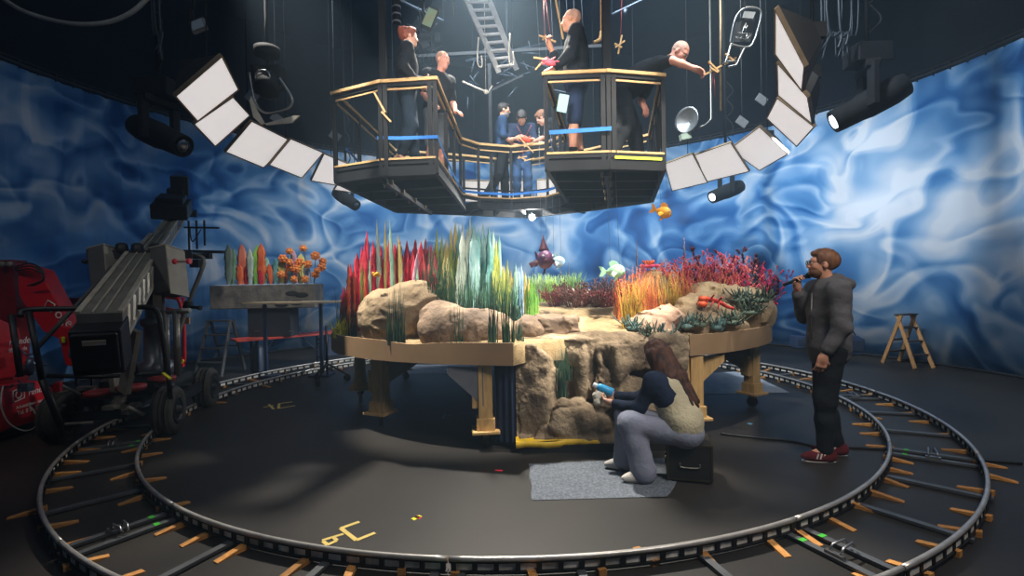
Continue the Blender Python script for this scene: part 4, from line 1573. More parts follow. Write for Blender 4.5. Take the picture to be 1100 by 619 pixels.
# outer beam: a channel section with two bright edge rails and grooves on top
for p, q, w, h in ((B0, B0.lerp(B1, .98), .31, .30), (B0.lerp(B1, .9), B0.lerp(B2, .62), .23, .24), (B0.lerp(B2, .58), B2, .17, .19)):
    mb = MB().bar(p, q, w, h * .9)
    mb.build('beam', m_alud, cr, bevel=.006)
    mb = MB()
    for s in (-1, 1):
        mb.bar(p + bs * s * w * .46 + bu * h * .46, q + bs * s * w * .46 + bu * h * .46, .035, .03, bu)
        mb.bar(p + bs * s * w * .49 - bu * h * .40, q + bs * s * w * .49 - bu * h * .40, .03, .05, bu)
    mb.bar(p + bs * .035 + bu * h * .46, q + bs * .035 + bu * h * .46, .012, .02, bu)
    mb.bar(p - bs * .045 + bu * h * .46, q - bs * .045 + bu * h * .46, .012, .02, bu)
    for k_ in range(int((q - p).length / .26)):
        c = p + bd * (.15 + .26 * k_)
        for s in (-1, 1):
            mb.bar(c + bs * s * w * .5 - bu * h * .4, c + bd * .12 + bs * s * w * .5 + bu * h * .4, .012, .03)
    mb.build('beam_rails', m_alu, cr)
R = Matrix((bs, bu, bd)).transposed()
mb = MB().box(B0 - bd * .02 - bu * .15, (.34, .40, .34), R)
mb.box(B0 - bd * .20 - bu * .13, (.30, .32, .06), R)
cw = mb.build('counterweight_box', m_blk, cr, bevel=.012)
MB().box(B0 - bd * .235 - bu * .04, (.15, .04, .015), R).build('name_plate', m_gbox, cw)
# pivot head with cross arm and two grey control boxes
pv = B1 + bu * .1
mb = MB().bar(pv - bs * .52, pv + bs * .5, .10, .10)
mb.bar(pv - bs * .3 - Vector((0, 0, .05)), pv - bs * .3 - Vector((0, 0, .5)), .05, .2)
mb.bar(pv + bs * .24 - Vector((0, 0, .05)), pv + bs * .24 - Vector((0, 0, .5)), .05, .2)
for k_ in (-.2, -.05, .12):
    mb.lathe([(.05, 0), (.07, .03), (.06, .12), (.03, .14)], pv + bs * k_, (0, 0, 1), 12)
mb.build('pivot_head', m_blk, cr)
for nm, px, y0, y1, w in (('left', 116, 268, 315, .2), ('right', 181, 268, 317, .19)):
    a, b = at(px - 2, y0, 5.85), at(px + 3, y1, 5.75)
    mb = MB()
    d = (b - a).normalized()
    mb.bar(a, b, w, .30, (0, 1, 0))
    bx = mb.build('control_box', m_gboxd, cr, bevel=.01)
    MB().bar(a - d * .006 - Vector((0, -.0, 0)) + Vector((.10, 0, 0)), b + d * .006 + Vector((.10, 0, 0)), .012, .31, (0, 1, 0)).build('box_cover', m_gbox, bx)
    MB().bar(a - d * .008, a + d * .004, w * 1.04, .31, (0, 1, 0)).build('box_top', m_gbox, bx)
p = at(190, 281, 5.7)
mb = MB().tube([p, p + Vector((.14, 0, .0))], .012, 8)
mb.build('knob_bar', m_gbox, cr)
mb = MB()
for dx in (-.02, .14):
    mb.lathe([(.03, -.02), (.035, 0), (.03, .02)], p + Vector((dx, 0, 0)), (1, 0, 0), 10)
mb.build('red_knob', M('knob_red', (205, 40, 45), .4), cr)
mb = MB().tube([at(104, 281, 5.9), at(93, 281, 5.9)], .014, 8).lathe([(.02, 0), (.035, .02), (.03, .05)], at(94, 281, 5.9), (-1, 0, 0), 10)
mb.build('side_knob', m_blk, cr)
# camera head far up at the tip
hd = thing
mb = MB()
c = B2
mb.box(c + bu * .16, (.34, .16, .5), R)
mb.box(c + bd * -.62 + bu * .24, (.50, .24, .8), R)
mb.box(c + bd * -.62 + bu * .40, (.38, .1, .6), R)
mb.build('tip_cover', m_blk, cr, bevel=.02)
mb = MB()
for a_, s_ in (((-.02, .32, .15), (.24, .30, .24)), ((.04, .52, .25), (.26, .34, .24)), ((-.1, .26, -.1), (.12, .12, .16)), ((.1, .3, -.02), (.1, .14, .12)), ((.2, .05, .1), (.18, .1, .2))):
    mb.box(c + bs * a_[0] + bu * a_[1] + bd * a_[2], s_, R)
mb.tube([c + bs * -.2 + bu * .28 + bd * -.3, c + bs * -.2 + bu * .36 + bd * -.3, c + bs * -.05 + bu * .36 + bd * -.3, c + bs * -.05 + bu * .26 + bd * -.3], .012, 6)
mb.build('camera_head', m_blk, cr, bevel=.008)
mb = MB()
q = c + bs * .15 - bu * .1
for k_ in range(3):
    mb.bar(q + Vector((.08 + .14 * k_, -.1, .02)), q + Vector((.08 + .14 * k_, -.1, -.55 + .06 * k_)), .025)
mb.bar(q + Vector((0, -.1, -.1)), q + Vector((.62, -.1, -.12)), .03)
mb.bar(q + Vector((-.1, -.1, -.52)), q + Vector((.75, -.2, -.56)), .05)
mb.box(q + Vector((.3, -.12, -.62)), (.35, .1, .1))
mb.box(q + Vector((.2, -.12, -.75)), (.16, .1, .14))
mb.tube(catmull([q + Vector((.1, -.1, -.12)), q + Vector((.18, -.16, -.36)), q + Vector((.3, -.1, -.14))], 6), .01, 5)
mb.build('operator_bracket', m_blk, cr)
# turret column and lower arms
tb = Vector((-4.15, 5.75, .55))
mb = MB().lathe([(.17, 0), (.19, .03), (.19, .12), (.13, .16), (.12, .55), (.15, .58), (.15, .64), (.1, .66), (.1, .95)], tb, (0, 0, 1), 20)
mb.build('turret_column', M('turret_grey', (78, 82, 88), .4, .6, var=.25), cr)
mb = MB()
for dx in (.22, .34):
    mb.tube([tb + Vector((dx, -.15, 0)), tb + Vector((dx, -.15, .75))], .035, 10)
mb.tube([tb + Vector((.1, -.15, .72)), tb + Vector((.5, -.15, .74))], .03, 10)
mb.build('riser_pipe', m_tub, cr)
mb = MB().bar(B0.lerp(B1, .1) - bu * .2, B0.lerp(B1, .72) - bu * .42, .06, .10)
mb.bar(B0.lerp(B1, .2) - bu * .2 + bs * .16, Vector((-3.75, 4.75, .55)), .05, .12)
mb.bar(B0.lerp(B1, .5) - bu * .2 - bs * .16, Vector((-4.1, 5.1, .5)), .05, .12)
mb.bar(B0.lerp(B1, .75) - bu * .2 + bs * .18, tb + Vector((0, 0, .6)), .08, .14)
mb.build('support_arm', m_alud, cr)
# chassis and wheels
W = [Vector((-3.66, 5.22, .255)), Vector((-3.98, 6.38, .255)), Vector((-4.62, 5.02, .255)), Vector((-4.95, 6.12, .255))]
fwd = (W[0] - W[1]).normalized()
side = Vector((-fwd.y, fwd.x, 0))
mb = MB()
for a, b in ((0, 1), (2, 3)):
    mb.bar(W[a] + Vector((0, 0, .06)) + (W[b] - W[a]) * .1 - side * .0, W[b] + Vector((0, 0, .06)), .08, .1)
mb.bar(W[0] + fwd * .02, W[2] + fwd * .02, .07, .09)
mb.bar(W[1], W[3], .07, .09)
mb.bar((W[0] + W[2]) / 2 + Vector((0, 0, .12)), (W[1] + W[3]) / 2 + Vector((0, 0, .12)), .5, .06)
mb.bar(W[0] + Vector((0, 0, .2)), W[3] + Vector((0, 0, .2)), .06, .06)
mb.bar(W[2] + Vector((0, 0, .2)), W[1] + Vector((0, 0, .2)), .06, .06)
mb.box((-4.15, 5.6, .48), (.6, .6, .14))
mb.build('chassis', m_blk, cr)
for c in ((-3.95, 5.1, .50), (-4.25, 5.05, .46), (-3.88, 5.45, .52)):
    MB().lathe([(.12, 0), (.13, .02), (.13, .05), (.05, .06), (.05, .02)], c, (0, 0, 1), 18).build('red_weight', m_redd2, cr)
mb = MB()
for k_ in range(14):
    p = Vector((random.uniform(-4.6, -3.7), random.uniform(4.9, 5.6), random.uniform(.2, .55)))
    MB().tube([p, p + Vector((random.uniform(-.3, .3), random.uniform(-.3, .1), random.uniform(-.15, .2)))], random.uniform(.008, .02), 5).build('steering_rod', m_alud, cr)
for k_ in range(9):
    p = Vector((random.uniform(-4.5, -3.7), random.uniform(4.95, 5.3), random.uniform(.3, .55)))
    MB().box(p, (random.uniform(.05, .16), .08, random.uniform(.03, .1))).build('axle_block', m_alud, cr)
for w in W:
    ax = side if w.x > -4.3 else side
    r_, hw = .252, .095
    prof = [(.12, -hw * .8), (.16, -hw), (.225, -hw), (.245, -hw * .75), (r_, -hw * .4)]
    for z in (-.05, -.018, .018, .05):
        prof += [(r_, z - .012), (r_ - .012, z - .006), (r_ - .012, z + .006), (r_, z + .012)]
    prof += [(r_, hw * .4), (.245, hw * .75), (.225, hw), (.16, hw), (.12, hw * .8)]
    wo = MB().lathe(prof, w, side, 32).build('wheel', m_tyre, cr)
    mb = MB()
    for s in (-1, 1):
        mb.lathe([(.14, 0), (.15, .012), (.12, .02), (.11, -.015), (.05, -.02), (.045, .035), (.02, .04)], w + side * s * hw * .85, side * s, 20)
    mb.build('hub', m_blk, wo)
# stay tube with clamp
mb = MB().tube(catmull([at(203, 274, 6.3), at(214, 275, 6.3), at(219, 280, 6.3), at(216, 292, 6.28), at(201, 330, 6.2), at(187, 374, 6.1)], 8), .026, 10)
mb.tube([at(187, 372, 6.1), at(188, 418, 6.1)], .026, 10)
mb.build('stay_tube', m_tub, cr)
mb = MB().lathe([(.04, -.05), (.055, -.04), (.055, .04), (.04, .05)], at(202, 328, 6.2), (.35, 0, .95), 12)
mb.lathe([(.02, 0), (.02, .1), (.03, .11), (.03, .14)], at(204, 330, 6.18), (1, 0, -.1), 8)
mb.build('clamp', m_blk, cr)
MB().tube([at(120, 287, 5.6), at(40, 374, 4.9)], .022, 8).build('stay_tube', m_gboxd, cr)
# black guard rail round the operator seat
mb = MB().tube(catmull([at(22, 340, 4.5), at(30, 333, 4.55), at(90, 331.5, 4.7), at(155, 330, 4.85), at(168, 334, 4.9), at(173, 350, 4.9), at(181, 402, 4.9)], 6), .026, 8)
mb.tube([at(131, 331, 4.75), at(146, 402, 4.75)], .026, 8)
mb.tube([at(31, 335, 4.55), at(45, 408, 4.5)], .026, 8)
mb.tube([at(50, 404, 4.5), at(110, 405, 4.7), at(181, 400, 4.9)], .02, 8)
mb.tube([at(12, 338, 4.45), at(22, 405, 4.4)], .026, 8)
mb.tube([at(45, 408, 4.5), at(64, 455, 4.6), at(66, 470, 4.85)], .03, 8)
mb.tube([at(181, 400, 4.9), at(183, 430, 5.1)], .024, 8)
mb.build('guard_rail', m_blk, cr)
mb = MB().bar(at(175, 401, 4.85), at(183, 407, 4.8), .03, .012)
mb.build('yellow_tag', m_ytape2, cr)

# ================================================================== red boom lift at the edge
lf = thing('boom_lift', 'red boom lift with white lettering standing at the edge behind the crane', 'boom lift', (-5.6, 5.4, 0))
m_dred = M('lift_dark_red', (120, 12, 18), .5)


def slab(nm, pts, Y, vec, mat, par=lf):
    P = [at(px, py, Y[i] if isinstance(Y, (list, tuple)) else Y) for i, (px, py) in enumerate(pts)]
    return MB().prism(P, vec).build(nm, mat, par, bevel=.012)


slab('body_cover', [(-60, 424), (-60, 488), (0, 465), (54, 447), (57, 418), (48, 409), (0, 414)], [4.5, 4.5, 5.0, 5.65, 5.65, 5.58, 5.0], (-.5, .1, 0), m_redp)
slab('engine_cover', [(-60, 360), (-60, 414), (20, 405), (29, 388), (20, 352), (0, 343), (-60, 340)], [4.6, 4.6, 5.3, 5.38, 5.3, 5.1, 4.6], (-.4, .1, 0), m_redp)
slab('arm', [(18, 283), (42, 290), (76, 352), (66, 366), (46, 356), (20, 318)], 5.95, (-.05, .25, 0), m_redp)
slab('mast', [(-30, 280), (13, 279), (17, 330), (14, 420), (-30, 420)], 6.05, (-.05, .25, 0), m_dred)
slab('knuckle', [(60, 350), (82, 353), (90, 372), (84, 396), (70, 392)], 5.85, (-.05, .2, 0), m_redp)
slab('base_frame', [(-60, 480), (-60, 489), (60, 455), (60, 449), (0, 462)], [4.5, 4.5, 5.7, 5.7, 5.0], (-.5, .1, 0), m_blk)
slab('post', [(56, 412), (64, 411), (64, 453), (56, 455)], 5.72, (-.05, .1, 0), m_dred)
for px in (3, 12):
    MB().lathe([(.035, 0), (.035, .03), (.015, .03), (.015, .04)], at(px, 284, 5.98), (0, -1, 0), 14).build('pin', m_gbox, lf)
m_hose = M('hose_black', (26, 26, 28), .5)
for k_ in range(3):
    MB().tube(catmull([at(16, 287 + 2 * k_, 5.9), at(32, 283 + 3 * k_, 5.8), at(45, 290 + 2 * k_, 5.8), at(46, 301, 5.8), at(36 - 3 * k_, 307, 5.85)], 8), .010, 6).build('hose', m_hose, lf)
MB().tube(catmull([at(3, 415, 4.9), at(1, 435, 4.8), at(10, 455, 4.8), at(28, 463, 4.85), at(40, 456, 4.9), at(38, 444, 4.95), at(30, 434, 5.0)], 8), .007, 6).build('hose', M('hose_grey', (140, 138, 132), .6), lf)
slab('warning_patch', [(63, 362), (65.5, 362), (65.5, 369), (63, 369)], 5.8, (0, .03, 0), M('patch_red', (220, 40, 30), .5))
slab('warning_patch', [(65.5, 362), (68.5, 362), (68.5, 369), (65.5, 369)], 5.8, (0, .03, 0), M('lime_patch', (190, 220, 30), .5))
m_valve = M('valve_steel', (70, 84, 100), .4, .5, var=.4, scale=20)
MB().lathe([(.03, 0), (.045, .02), (.04, .12)], at(79, 385, 5.6), (0, 0, 1), 10).build('valve_block', m_valve, lf)
MB().lathe([(.04, 0), (.04, .16)], at(30, 402, 5.0), (.3, 0, 1), 10).build('valve_block', m_valve, lf)
for q, sz in (((36, 395), (.07, .06, .09)), ((28, 416), (.10, .08, .08))):
    MB().box(at(*q, 5.0), sz).build('valve_block', m_valve, lf)
for k_ in range(9):
    p = at(random.uniform(14, 42), random.uniform(375, 418), 5.0)
    MB().tube([p, p + Vector((random.uniform(-.12, .12), 0, random.uniform(-.12, .12)))], .009, 5).build('pipe_stub', m_valve, lf)


def lettering(txt, p, size, u, name, par, mat, shear=.0):
    """raised letters starting at p, running along u, standing upright"""
    cu = bpy.data.curves.new(name, 'FONT')
    cu.body = txt
    cu.size = size
    cu.extrude = .0015
    cu.shear = shear
    cu.materials.append(mat)
    tmp = bpy.data.objects.new(name, cu)
    COL.objects.link(tmp)
    me = bpy.data.meshes.new_from_object(tmp.evaluated_get(bpy.context.evaluated_depsgraph_get()))
    bpy.data.objects.remove(tmp)
    o = bpy.data.objects.new(name, me)
    COL.objects.link(o)
    r = par
    while r.parent is not None:
        r = r.parent
    o.parent = par
    u = Vector(u).normalized()
    n_ = u.cross(Vector((0, 0, 1))).normalized()
    v = n_.cross(u)
    Rm = Matrix((u, v, n_)).transposed().to_4x4()
    o.matrix_local = Matrix.Translation(Vector(p) - r.location + n_ * .012) @ Rm
    return o


m_let = M('letter_white', (226, 214, 208), .6, var=.05)
f0, f1_ = at(0, 440, 5.0), at(54, 430, 5.65)
fu = (f1_ - f0)
fu.z = 0


def on_cover(px, py):
    d = ray(px, py)
    n_ = fu.cross(Vector((0, 0, 1)))
    t_ = (f0 - Vector((0, 0, CH))).dot(n_) / d.dot(n_)
    return Vector((0, 0, CH)) + d * t_


lettering('render', on_cover(29, 425), .10, fu, 'lettering', lf, m_let, .2)
lettering('Arbeitsbühnen mieten', on_cover(16, 440), .045, fu, 'lettering', lf, m_let)
lettering('Tel. 0 5 - 55 50 5', on_cover(17, 446.5), .062, fu, 'lettering', lf, m_let)
lettering('rtender', on_cover(8, 371.5), .10, fu, 'lettering', lf, m_let, .2)
lettering('85 m   de', on_cover(8, 379), .06, fu, 'lettering', lf, m_let)
lettering('rogern', at(54, 334, 5.935), .17, (1, 0, -.95), 'lettering', lf, m_let)
c = on_cover(20, 424)
u_ = fu.normalized()
s_ = .07
mb = MB().tube([c - u_ * s_ + Vector((0, 0, -s_)), c + u_ * s_ + Vector((0, 0, -s_ * .7)), c + u_ * s_ + Vector((0, 0, s_)), c - u_ * s_ + Vector((0, 0, s_ * .7))], .008, 4, True)
mb.build('emblem', m_let, lf)
MB().tube([c + u_ * math.cos(a) * s_ * .55 + Vector((0, 0, math.sin(a) * s_ * .55)) for a in [k_ * .63 for k_ in range(10)]], .007, 4, True).build('emblem', m_let, lf)
c = at(53, 328, 5.93)
s_ = .075
MB().tube([c + Vector((-s_, 0, -s_ * .6)), c + Vector((s_ * .4, 0, -s_)), c + Vector((s_ * .9, 0, s_ * .1)), c + Vector((-s_ * .2, 0, s_ * .8))], .008, 4, True).build('emblem', m_let, lf)

# red tube basket standing behind the crane
bk_ = thing('work_basket', 'red tubular work basket standing behind the crane turret', 'work basket', at(185, 395, 7.0))
mb = MB().tube(catmull([at(160, 320, 7.0), at(186, 320, 7.0), at(193, 325, 7.0), at(197, 345, 7.0), at(198, 372, 7.0), at(196, 391, 7.0), at(176, 396, 7.0)], 6), .024, 8)
mb.tube([at(172, 330, 7.0), at(194, 335, 7.0)], .02, 8)
mb.tube([at(160, 320, 7.0), at(160, 396, 7.0)], .024, 8)
mb.tube([at(160, 320, 7.0), at(160, 320, 7.5), at(197, 320, 7.45), at(197, 392, 7.45), at(197, 392, 7.0)], .022, 8)
mb.build('tube_frame', m_redp, bk_)
MB().bar(at(162, 392, 6.98), at(197, 389, 6.98), .04, .14).build('kick_board', m_redp, bk_)
mb = MB()
for px in (186, 191, 195):
    mb.bar(at(px, 390, 6.92), at(px + 2, 387, 6.92), .03, .02)
mb.build('hazard_stripe', m_ytape2, bk_)
MB().prism([at(188, 341, 6.95), at(203, 341, 6.95), at(203, 348, 6.95), at(188, 348, 6.95)][::-1], (0, .03, 0)).build('sign_plate', M('plate_tan', (150, 110, 80), .6), bk_)
MB().prism([at(178, 398, 7.0), at(182, 398, 7.0), at(182, 412, 7.0), at(178, 412, 7.0)], (0, .3, 0)).build('leg', m_blk, bk_)
o = MB().prism([at(70, 320, 6.6), at(108, 320, 6.6), at(108, 350, 6.6), at(72, 356, 6.6)], (0, .4, 0)).build('red_cabinet', M('cabinet_maroon', (92, 22, 30), .6, var=.2), None, bevel=.01)
lo = min(v.co.z for v in o.data.vertices) + o.location.z
tag(o, 'dark maroon cabinet behind the crane beam', 'cabinet')
pz = o.location
mb = MB()
for dx in (-.18, .18):
    for dy in (-.12, .12):
        mb.bar((pz.x + dx, pz.y + dy, 0), (pz.x + dx, pz.y + dy, pz.z + .04), .03)
mb.build('leg_frame', m_blk, o)

# ================================================================== trestle bench, pedestal and planter
YB = 8.9
bz = .60
bn = thing('bench_table', 'long red topped trestle bench with dark blue legs behind the track', 'bench', (-4.1, 9.2, 0))
q0, q1 = Vector((-4.95, 8.75, bz)), Vector((-3.55, 10.0, bz))
dn = (q1 - q0).normalized()
sn = Vector((-dn.y, dn.x, 0))
MB().bar(q0, q1, .5, .035).build('bench_top', M('bench_red', (178, 62, 48), .6, var=.12), bn, bevel=.006)
m_bleg = M('bench_leg_blue', (30, 44, 70), .5, .2)
for t_ in (.18, .82):
    mb = MB()
    c = q0.lerp(q1, t_)
    for s in (-1, 1):
        a = c + sn * s * .2
        mb.bar((a.x, a.y, 0), (a.x, a.y, bz), .035)
    a, b = c + sn * .2, c - sn * .2
    mb.bar((a.x, a.y, .12), (b.x, b.y, .12), .03)
    mb.bar((a.x, a.y, .35), (b.x, b.y, .50), .02)
    mb.bar((a.x, a.y, .50), (b.x, b.y, .35), .02)
    e = c + dn * (.4 if t_ < .5 else -.4)
    mb.bar((c.x, c.y, .2), (e.x, e.y, bz - .02), .022)
    mb.build('leg', m_bleg, bn)
ped = thing('pedestal', 'matt black pedestal box standing on the red bench', 'pedestal', (-4.3, 9.3, bz + .018))
pc = q0.lerp(q1, .40) + Vector((.05, .0, 0))
a, b = at(272, 362, pc.y), at(317, 362, pc.y)
wv = (b.x - a.x)
zt_ = at(295, 331, pc.y).z
MB().box(((a.x + b.x) / 2, pc.y, (bz + .018 + zt_) / 2), (wv, .36, zt_ - bz - .018)).build('box', M('pedestal_black', (40, 44, 52), .8, var=.12), ped, bevel=.006)
mb = MB()
for px in (276, 313):
    p = at(px, 356, pc.y - .185)
    mb.box(p, (.09, .01, .018))
mb.build('latch', m_tub, ped)
m_pl = M('planter_grey', (96, 92, 88), .9, rgb2=(130, 124, 114), scale=6, bump=.4)
pl = thing('planter_box', 'long grey weathered trough full of coral on the black pedestal', 'planter', ((a.x + b.x) / 2, pc.y, zt_))
xa, xb = at(233, 318, pc.y).x, at(343, 318, pc.y).x
z0_, z1_ = zt_ + .004, at(290, 306, pc.y).z
mb = MB().box(((xa + xb) / 2, pc.y, (z0_ + z1_) / 2), (xb - xa, .44, z1_ - z0_))
mb.build('trough', m_pl, pl, bevel=.012)
mb = MB()
mb.grid(lambda u, v: Vector((xa + .04 + (xb - xa - .08) * u, pc.y - .19 + .38 * v, z1_ + .004 + .012 * abs(math.sin(u * 40) * math.sin(v * 13)))), 60, 10)
mb.build('blue_gravel', M('gravel_blue', (120, 150, 190), .9, rgb2=(180, 200, 220), scale=50), pl)
mb = MB()
for x_, z_ in ((.55, .05), (.62, -.12), (.35, -.15), (.72, .02)):
    mb.ell(((xa + xb) / 2 + x_, pc.y - .222, (z0_ + z1_) / 2 + z_), (.13, .004, .05), None, 8)
mb.build('dark_stain', M('stain_dark', (46, 44, 44), .9), pl)
P = [at(258, 317.5, 8.45), at(296, 323.5, 7.95), at(370, 318.5, 8.35), at(300, 316, 8.8)]
zb = zt_ + .06
o = MB().prism([(at(260, 318, 8.55).x, 8.55, zb + .05), (at(300, 322, 8.3).x, 8.2, zb + .05), (at(378, 318, 8.35).x, 8.3, zb + .05), (at(372, 318, 8.6).x, 8.64, zb + .05)], (0, 0, .03)).build('loose_board', M('board_pale', (196, 178, 146), .7, var=.1, scale=4))
tag(o, 'pale loose board resting level beside the grey trough', 'board')
for px_, lab in ((345, 'dark post stand under the outer end of the pale board'), (285, 'dark post stand under the inner end of the pale board')):
    x_ = at(px_, 330, 8.45).x
    tag(MB().box((x_, 8.43, (zb + .05) / 2), (.05, .05, zb + .05)).box((x_, 8.43, .02), (.34, .34, .04)).build('board_stand', m_bleg), lab, 'stand')
CORS = [(246, 262, 8, 'slate olive', pm('c_slate', (90, 110, 90), (130, 140, 130))), (250, 266, 7, 'grey green', pm('c_grg', (110, 150, 110), (140, 180, 140))), (258, 284, 8, 'rust orange', m_or), (261, 262, 9, 'salmon', pm('c_salmon', (210, 90, 70), (226, 140, 110))), (265, 285, 6, 'deep red', m_red),
        (269, 266, 7, 'frosted white', m_wht), (272, 274, 7, 'mint', m_mint), (275, 263, 7, 'green', m_lime), (281, 261, 9, 'bright orange', m_or), (285, 276, 7, 'pale mint', m_mint), (280, 290, 5, 'crimson', m_redd), (291, 283, 5, 'thin orange', m_or), (296, 277, 7, 'teal green', m_teal),
        (302, 275, 7, 'straw', m_yel), (307, 285, 5, 'orange brown', m_or), (312, 272, 7, 'aqua', m_aqua), (318, 268, 6, 'rose', m_pink), (323, 272, 8, 'lemon', pm('c_lemon', (210, 200, 90), (236, 228, 150))), (330, 285, 6, 'pale blue', m_blu)]
for i, (px, yt, w, nm, m_) in enumerate(CORS):
    Y = pc.y + .1 * math.sin(i * 2.3)
    b_, t_ = at(px, 306, Y), at(px, yt, Y)
    mb = MB()
    leafblade(mb, (b_.x, Y, z1_ - .01), t_.z - z1_ + .01, w * Y / F * 1.15, (random.uniform(-.04, .04), 0), seed=300 + i, rag=.2, face=random.uniform(-.3, .3))
    tag(mb.build('coral_fan', m_), f'{nm} coral blade standing in the grey trough', 'coral fan')
m_fl = M('flower_orange', (238, 122, 44), .6, rgb2=(250, 160, 80), scale=20)
m_st = M('flower_stem', (70, 80, 60), .7)
FL = [(311, 270, 'at the top over the aqua blade'), (304, 278, 'beside the straw blade'), (311, 282, 'below the topmost one on the aqua blade'), (326, 267, 'big and high above the lemon blade'), (322, 282, 'in front of the lemon blade'), (313, 288, 'low before the aqua blade'), (319, 289, 'low before the lemon blade'), (331, 284, 'beside the pale blue blade'),
      (339, 275, 'outermost high one'), (347, 281, 'far out over the trough end'), (346, 287, 'just under the far out one'), (341, 291, 'below the outermost pair'), (339, 295, 'lowest over the trough end'), (302, 295, 'low beside the orange brown blade'), (316, 300, 'lowest in the middle'), (328, 300, 'lowest near the trough end')]
for i, (px, py, w_) in enumerate(FL):
    c = at(px, py, pc.y - .05 - .1 * random.random())
    t = thing('orange_flower', f'round orange flower puppet {w_} of the grey trough', 'flower', c)
    mb = MB()
    s_ = random.uniform(.85, 1.15)
    for k_ in range(6):
        a = k_ * PI / 3 + i
        mb.ell(c + Vector((math.cos(a) * .05, -.01, math.sin(a) * .045)) * s_, (.034 * s_, .022 * s_, .034 * s_), Matrix.Rotation(a, 3, 'Y'), 7)
    mb.ell(c + Vector((0, -.02, 0)), (.035, .03, .035), None, 8)
    mb.build('petals', m_fl, t)
    bx_ = min(max(c.x, xa + .1), xb - .1)
    MB().tube(catmull([(bx_, pc.y, z1_), (bx_ + (c.x - bx_) * .3, pc.y - .02, (z1_ + c.z) / 2), tuple(c)], 5), .006, 5).build('stem', m_st, t)

# small things under and behind the bench
p = gr(277, 402)
tag(MB().lathe([(.09, 0), (.1, .02), (.1, .42), (.07, .48), (.03, .5), (.03, .56), (.05, .58), (.05, .62)], (p.x - .12, 8.95, 0), n=16).build('canister', M('canister_grey', (66, 76, 90), .5, .3)), 'grey metal canister standing under the red bench', 'canister')
p = Vector((-4.05, 10.9, 0))
tag(MB().lathe([(.17, 0), (.17, .02), (.12, .03), (.03, .36), (.02, .38)], p, n=16).build('marker_cone', M('cone_dark', (40, 52, 76), .6)), 'small dark cone on the floor by the foot of the backdrop', 'cone')
p = gr(345, 411)
mb = MB()
t = thing('wheeled_stand', 'low black wheeled stand under the table corner near the red bench', 'stand', (p.x + .1, p.y, 0))
mb = MB().tube([(p.x + .1, p.y, .12), (p.x + .1, p.y, .9)], .02, 8)
for k_ in range(3):
    a = k_ * 2.1 + .4
    mb.tube([(p.x + .1, p.y, .3), (p.x + .1 + .3 * math.cos(a), p.y + .3 * math.sin(a), .1)], .016, 6)
mb.build('tripod', m_blk, t)
for k_ in range(3):
    a = k_ * 2.1 + .4
    MB().lathe([(.02, -.02), (.055, -.018), (.055, .018), (.02, .02)], (p.x + .1 + .3 * math.cos(a), p.y + .3 * math.sin(a), .057), (-math.sin(a), math.cos(a), 0), 14).build('wheel', m_cast, t)


# ================================================================== stepladders
def stepladder(nm, lab, fl, fr, bl, br, top, mat, mstep, nstep, wtop, rear_steps=0):
    c = (fl + fr + bl + br) / 4
    t = thing(nm, lab, 'stepladder', (c.x, c.y, 0))
    axis = (fr - fl).normalized()
    T = Vector((c.x, c.y, top))
    fl_t, fr_t = T - axis * wtop / 2 + Vector((0, -.03, 0)), T + axis * wtop / 2 + Vector((0, -.03, 0))
    bl_t, br_t = T - axis * wtop / 2 + Vector((0, .05, 0)), T + axis * wtop / 2 + Vector((0, .05, 0))
    for a, b in ((fl, fl_t), (fr, fr_t), (bl, bl_t), (br, br_t)):
        mb = MB().bar(a + Vector((0, 0, .002)), b, .055, .03, axis)
        mb.build('stile', mat, t, bevel=.004)
    for k_ in range(nstep):
        u = (k_ + 1) / (nstep + 1)
        MB().bar(fl.lerp(fl_t, u), fr.lerp(fr_t, u), .085, .022).build('step', mstep, t)
        if k_ < rear_steps:
            MB().bar(bl.lerp(bl_t, u), br.lerp(br_t, u), .06, .02).build('step', mstep, t)
    MB().bar(T - axis * (wtop / 2 + .02) + Vector((0, .01, .01)), T + axis * (wtop / 2 + .02) + Vector((0, .01, .01)), .14, .022).build('top_step', mstep, t)
    return t


def V2(p):
    return Vector((p.x, p.y, 0))


m_lw = M('ladder_wood', (168, 124, 78), .6, var=.15, scale=8, aniso=(4, 4, 1))
fl, fr = V2(gr(948, 390)), V2(gr(983, 396.5))
bl, br = V2(gr(966, 387.5)), V2(gr(1003, 396))
# the two flanks face along the wall
stepladder('stepladder', 'small wooden stepladder with dark steps standing by the blue backdrop', V2(gr(948, 390)), V2(gr(966, 388)), V2(gr(983, 396.5)), V2(gr(1003, 396)), .86, m_lw, M('step_dark', (52, 44, 40), .7), 3, .36, 3)
stepladder('stepladder', 'grey metal stepladder between the crane wheel and the red bench', V2(gr(209, 405)), V2(gr(238, 405)), V2(gr(240, 396)), V2(gr(263, 397)), .93, M('ladder_grey', (92, 92, 92), .45, .5), M('ladder_step_grey', (74, 74, 74), .5, .4), 3, .42, 3)

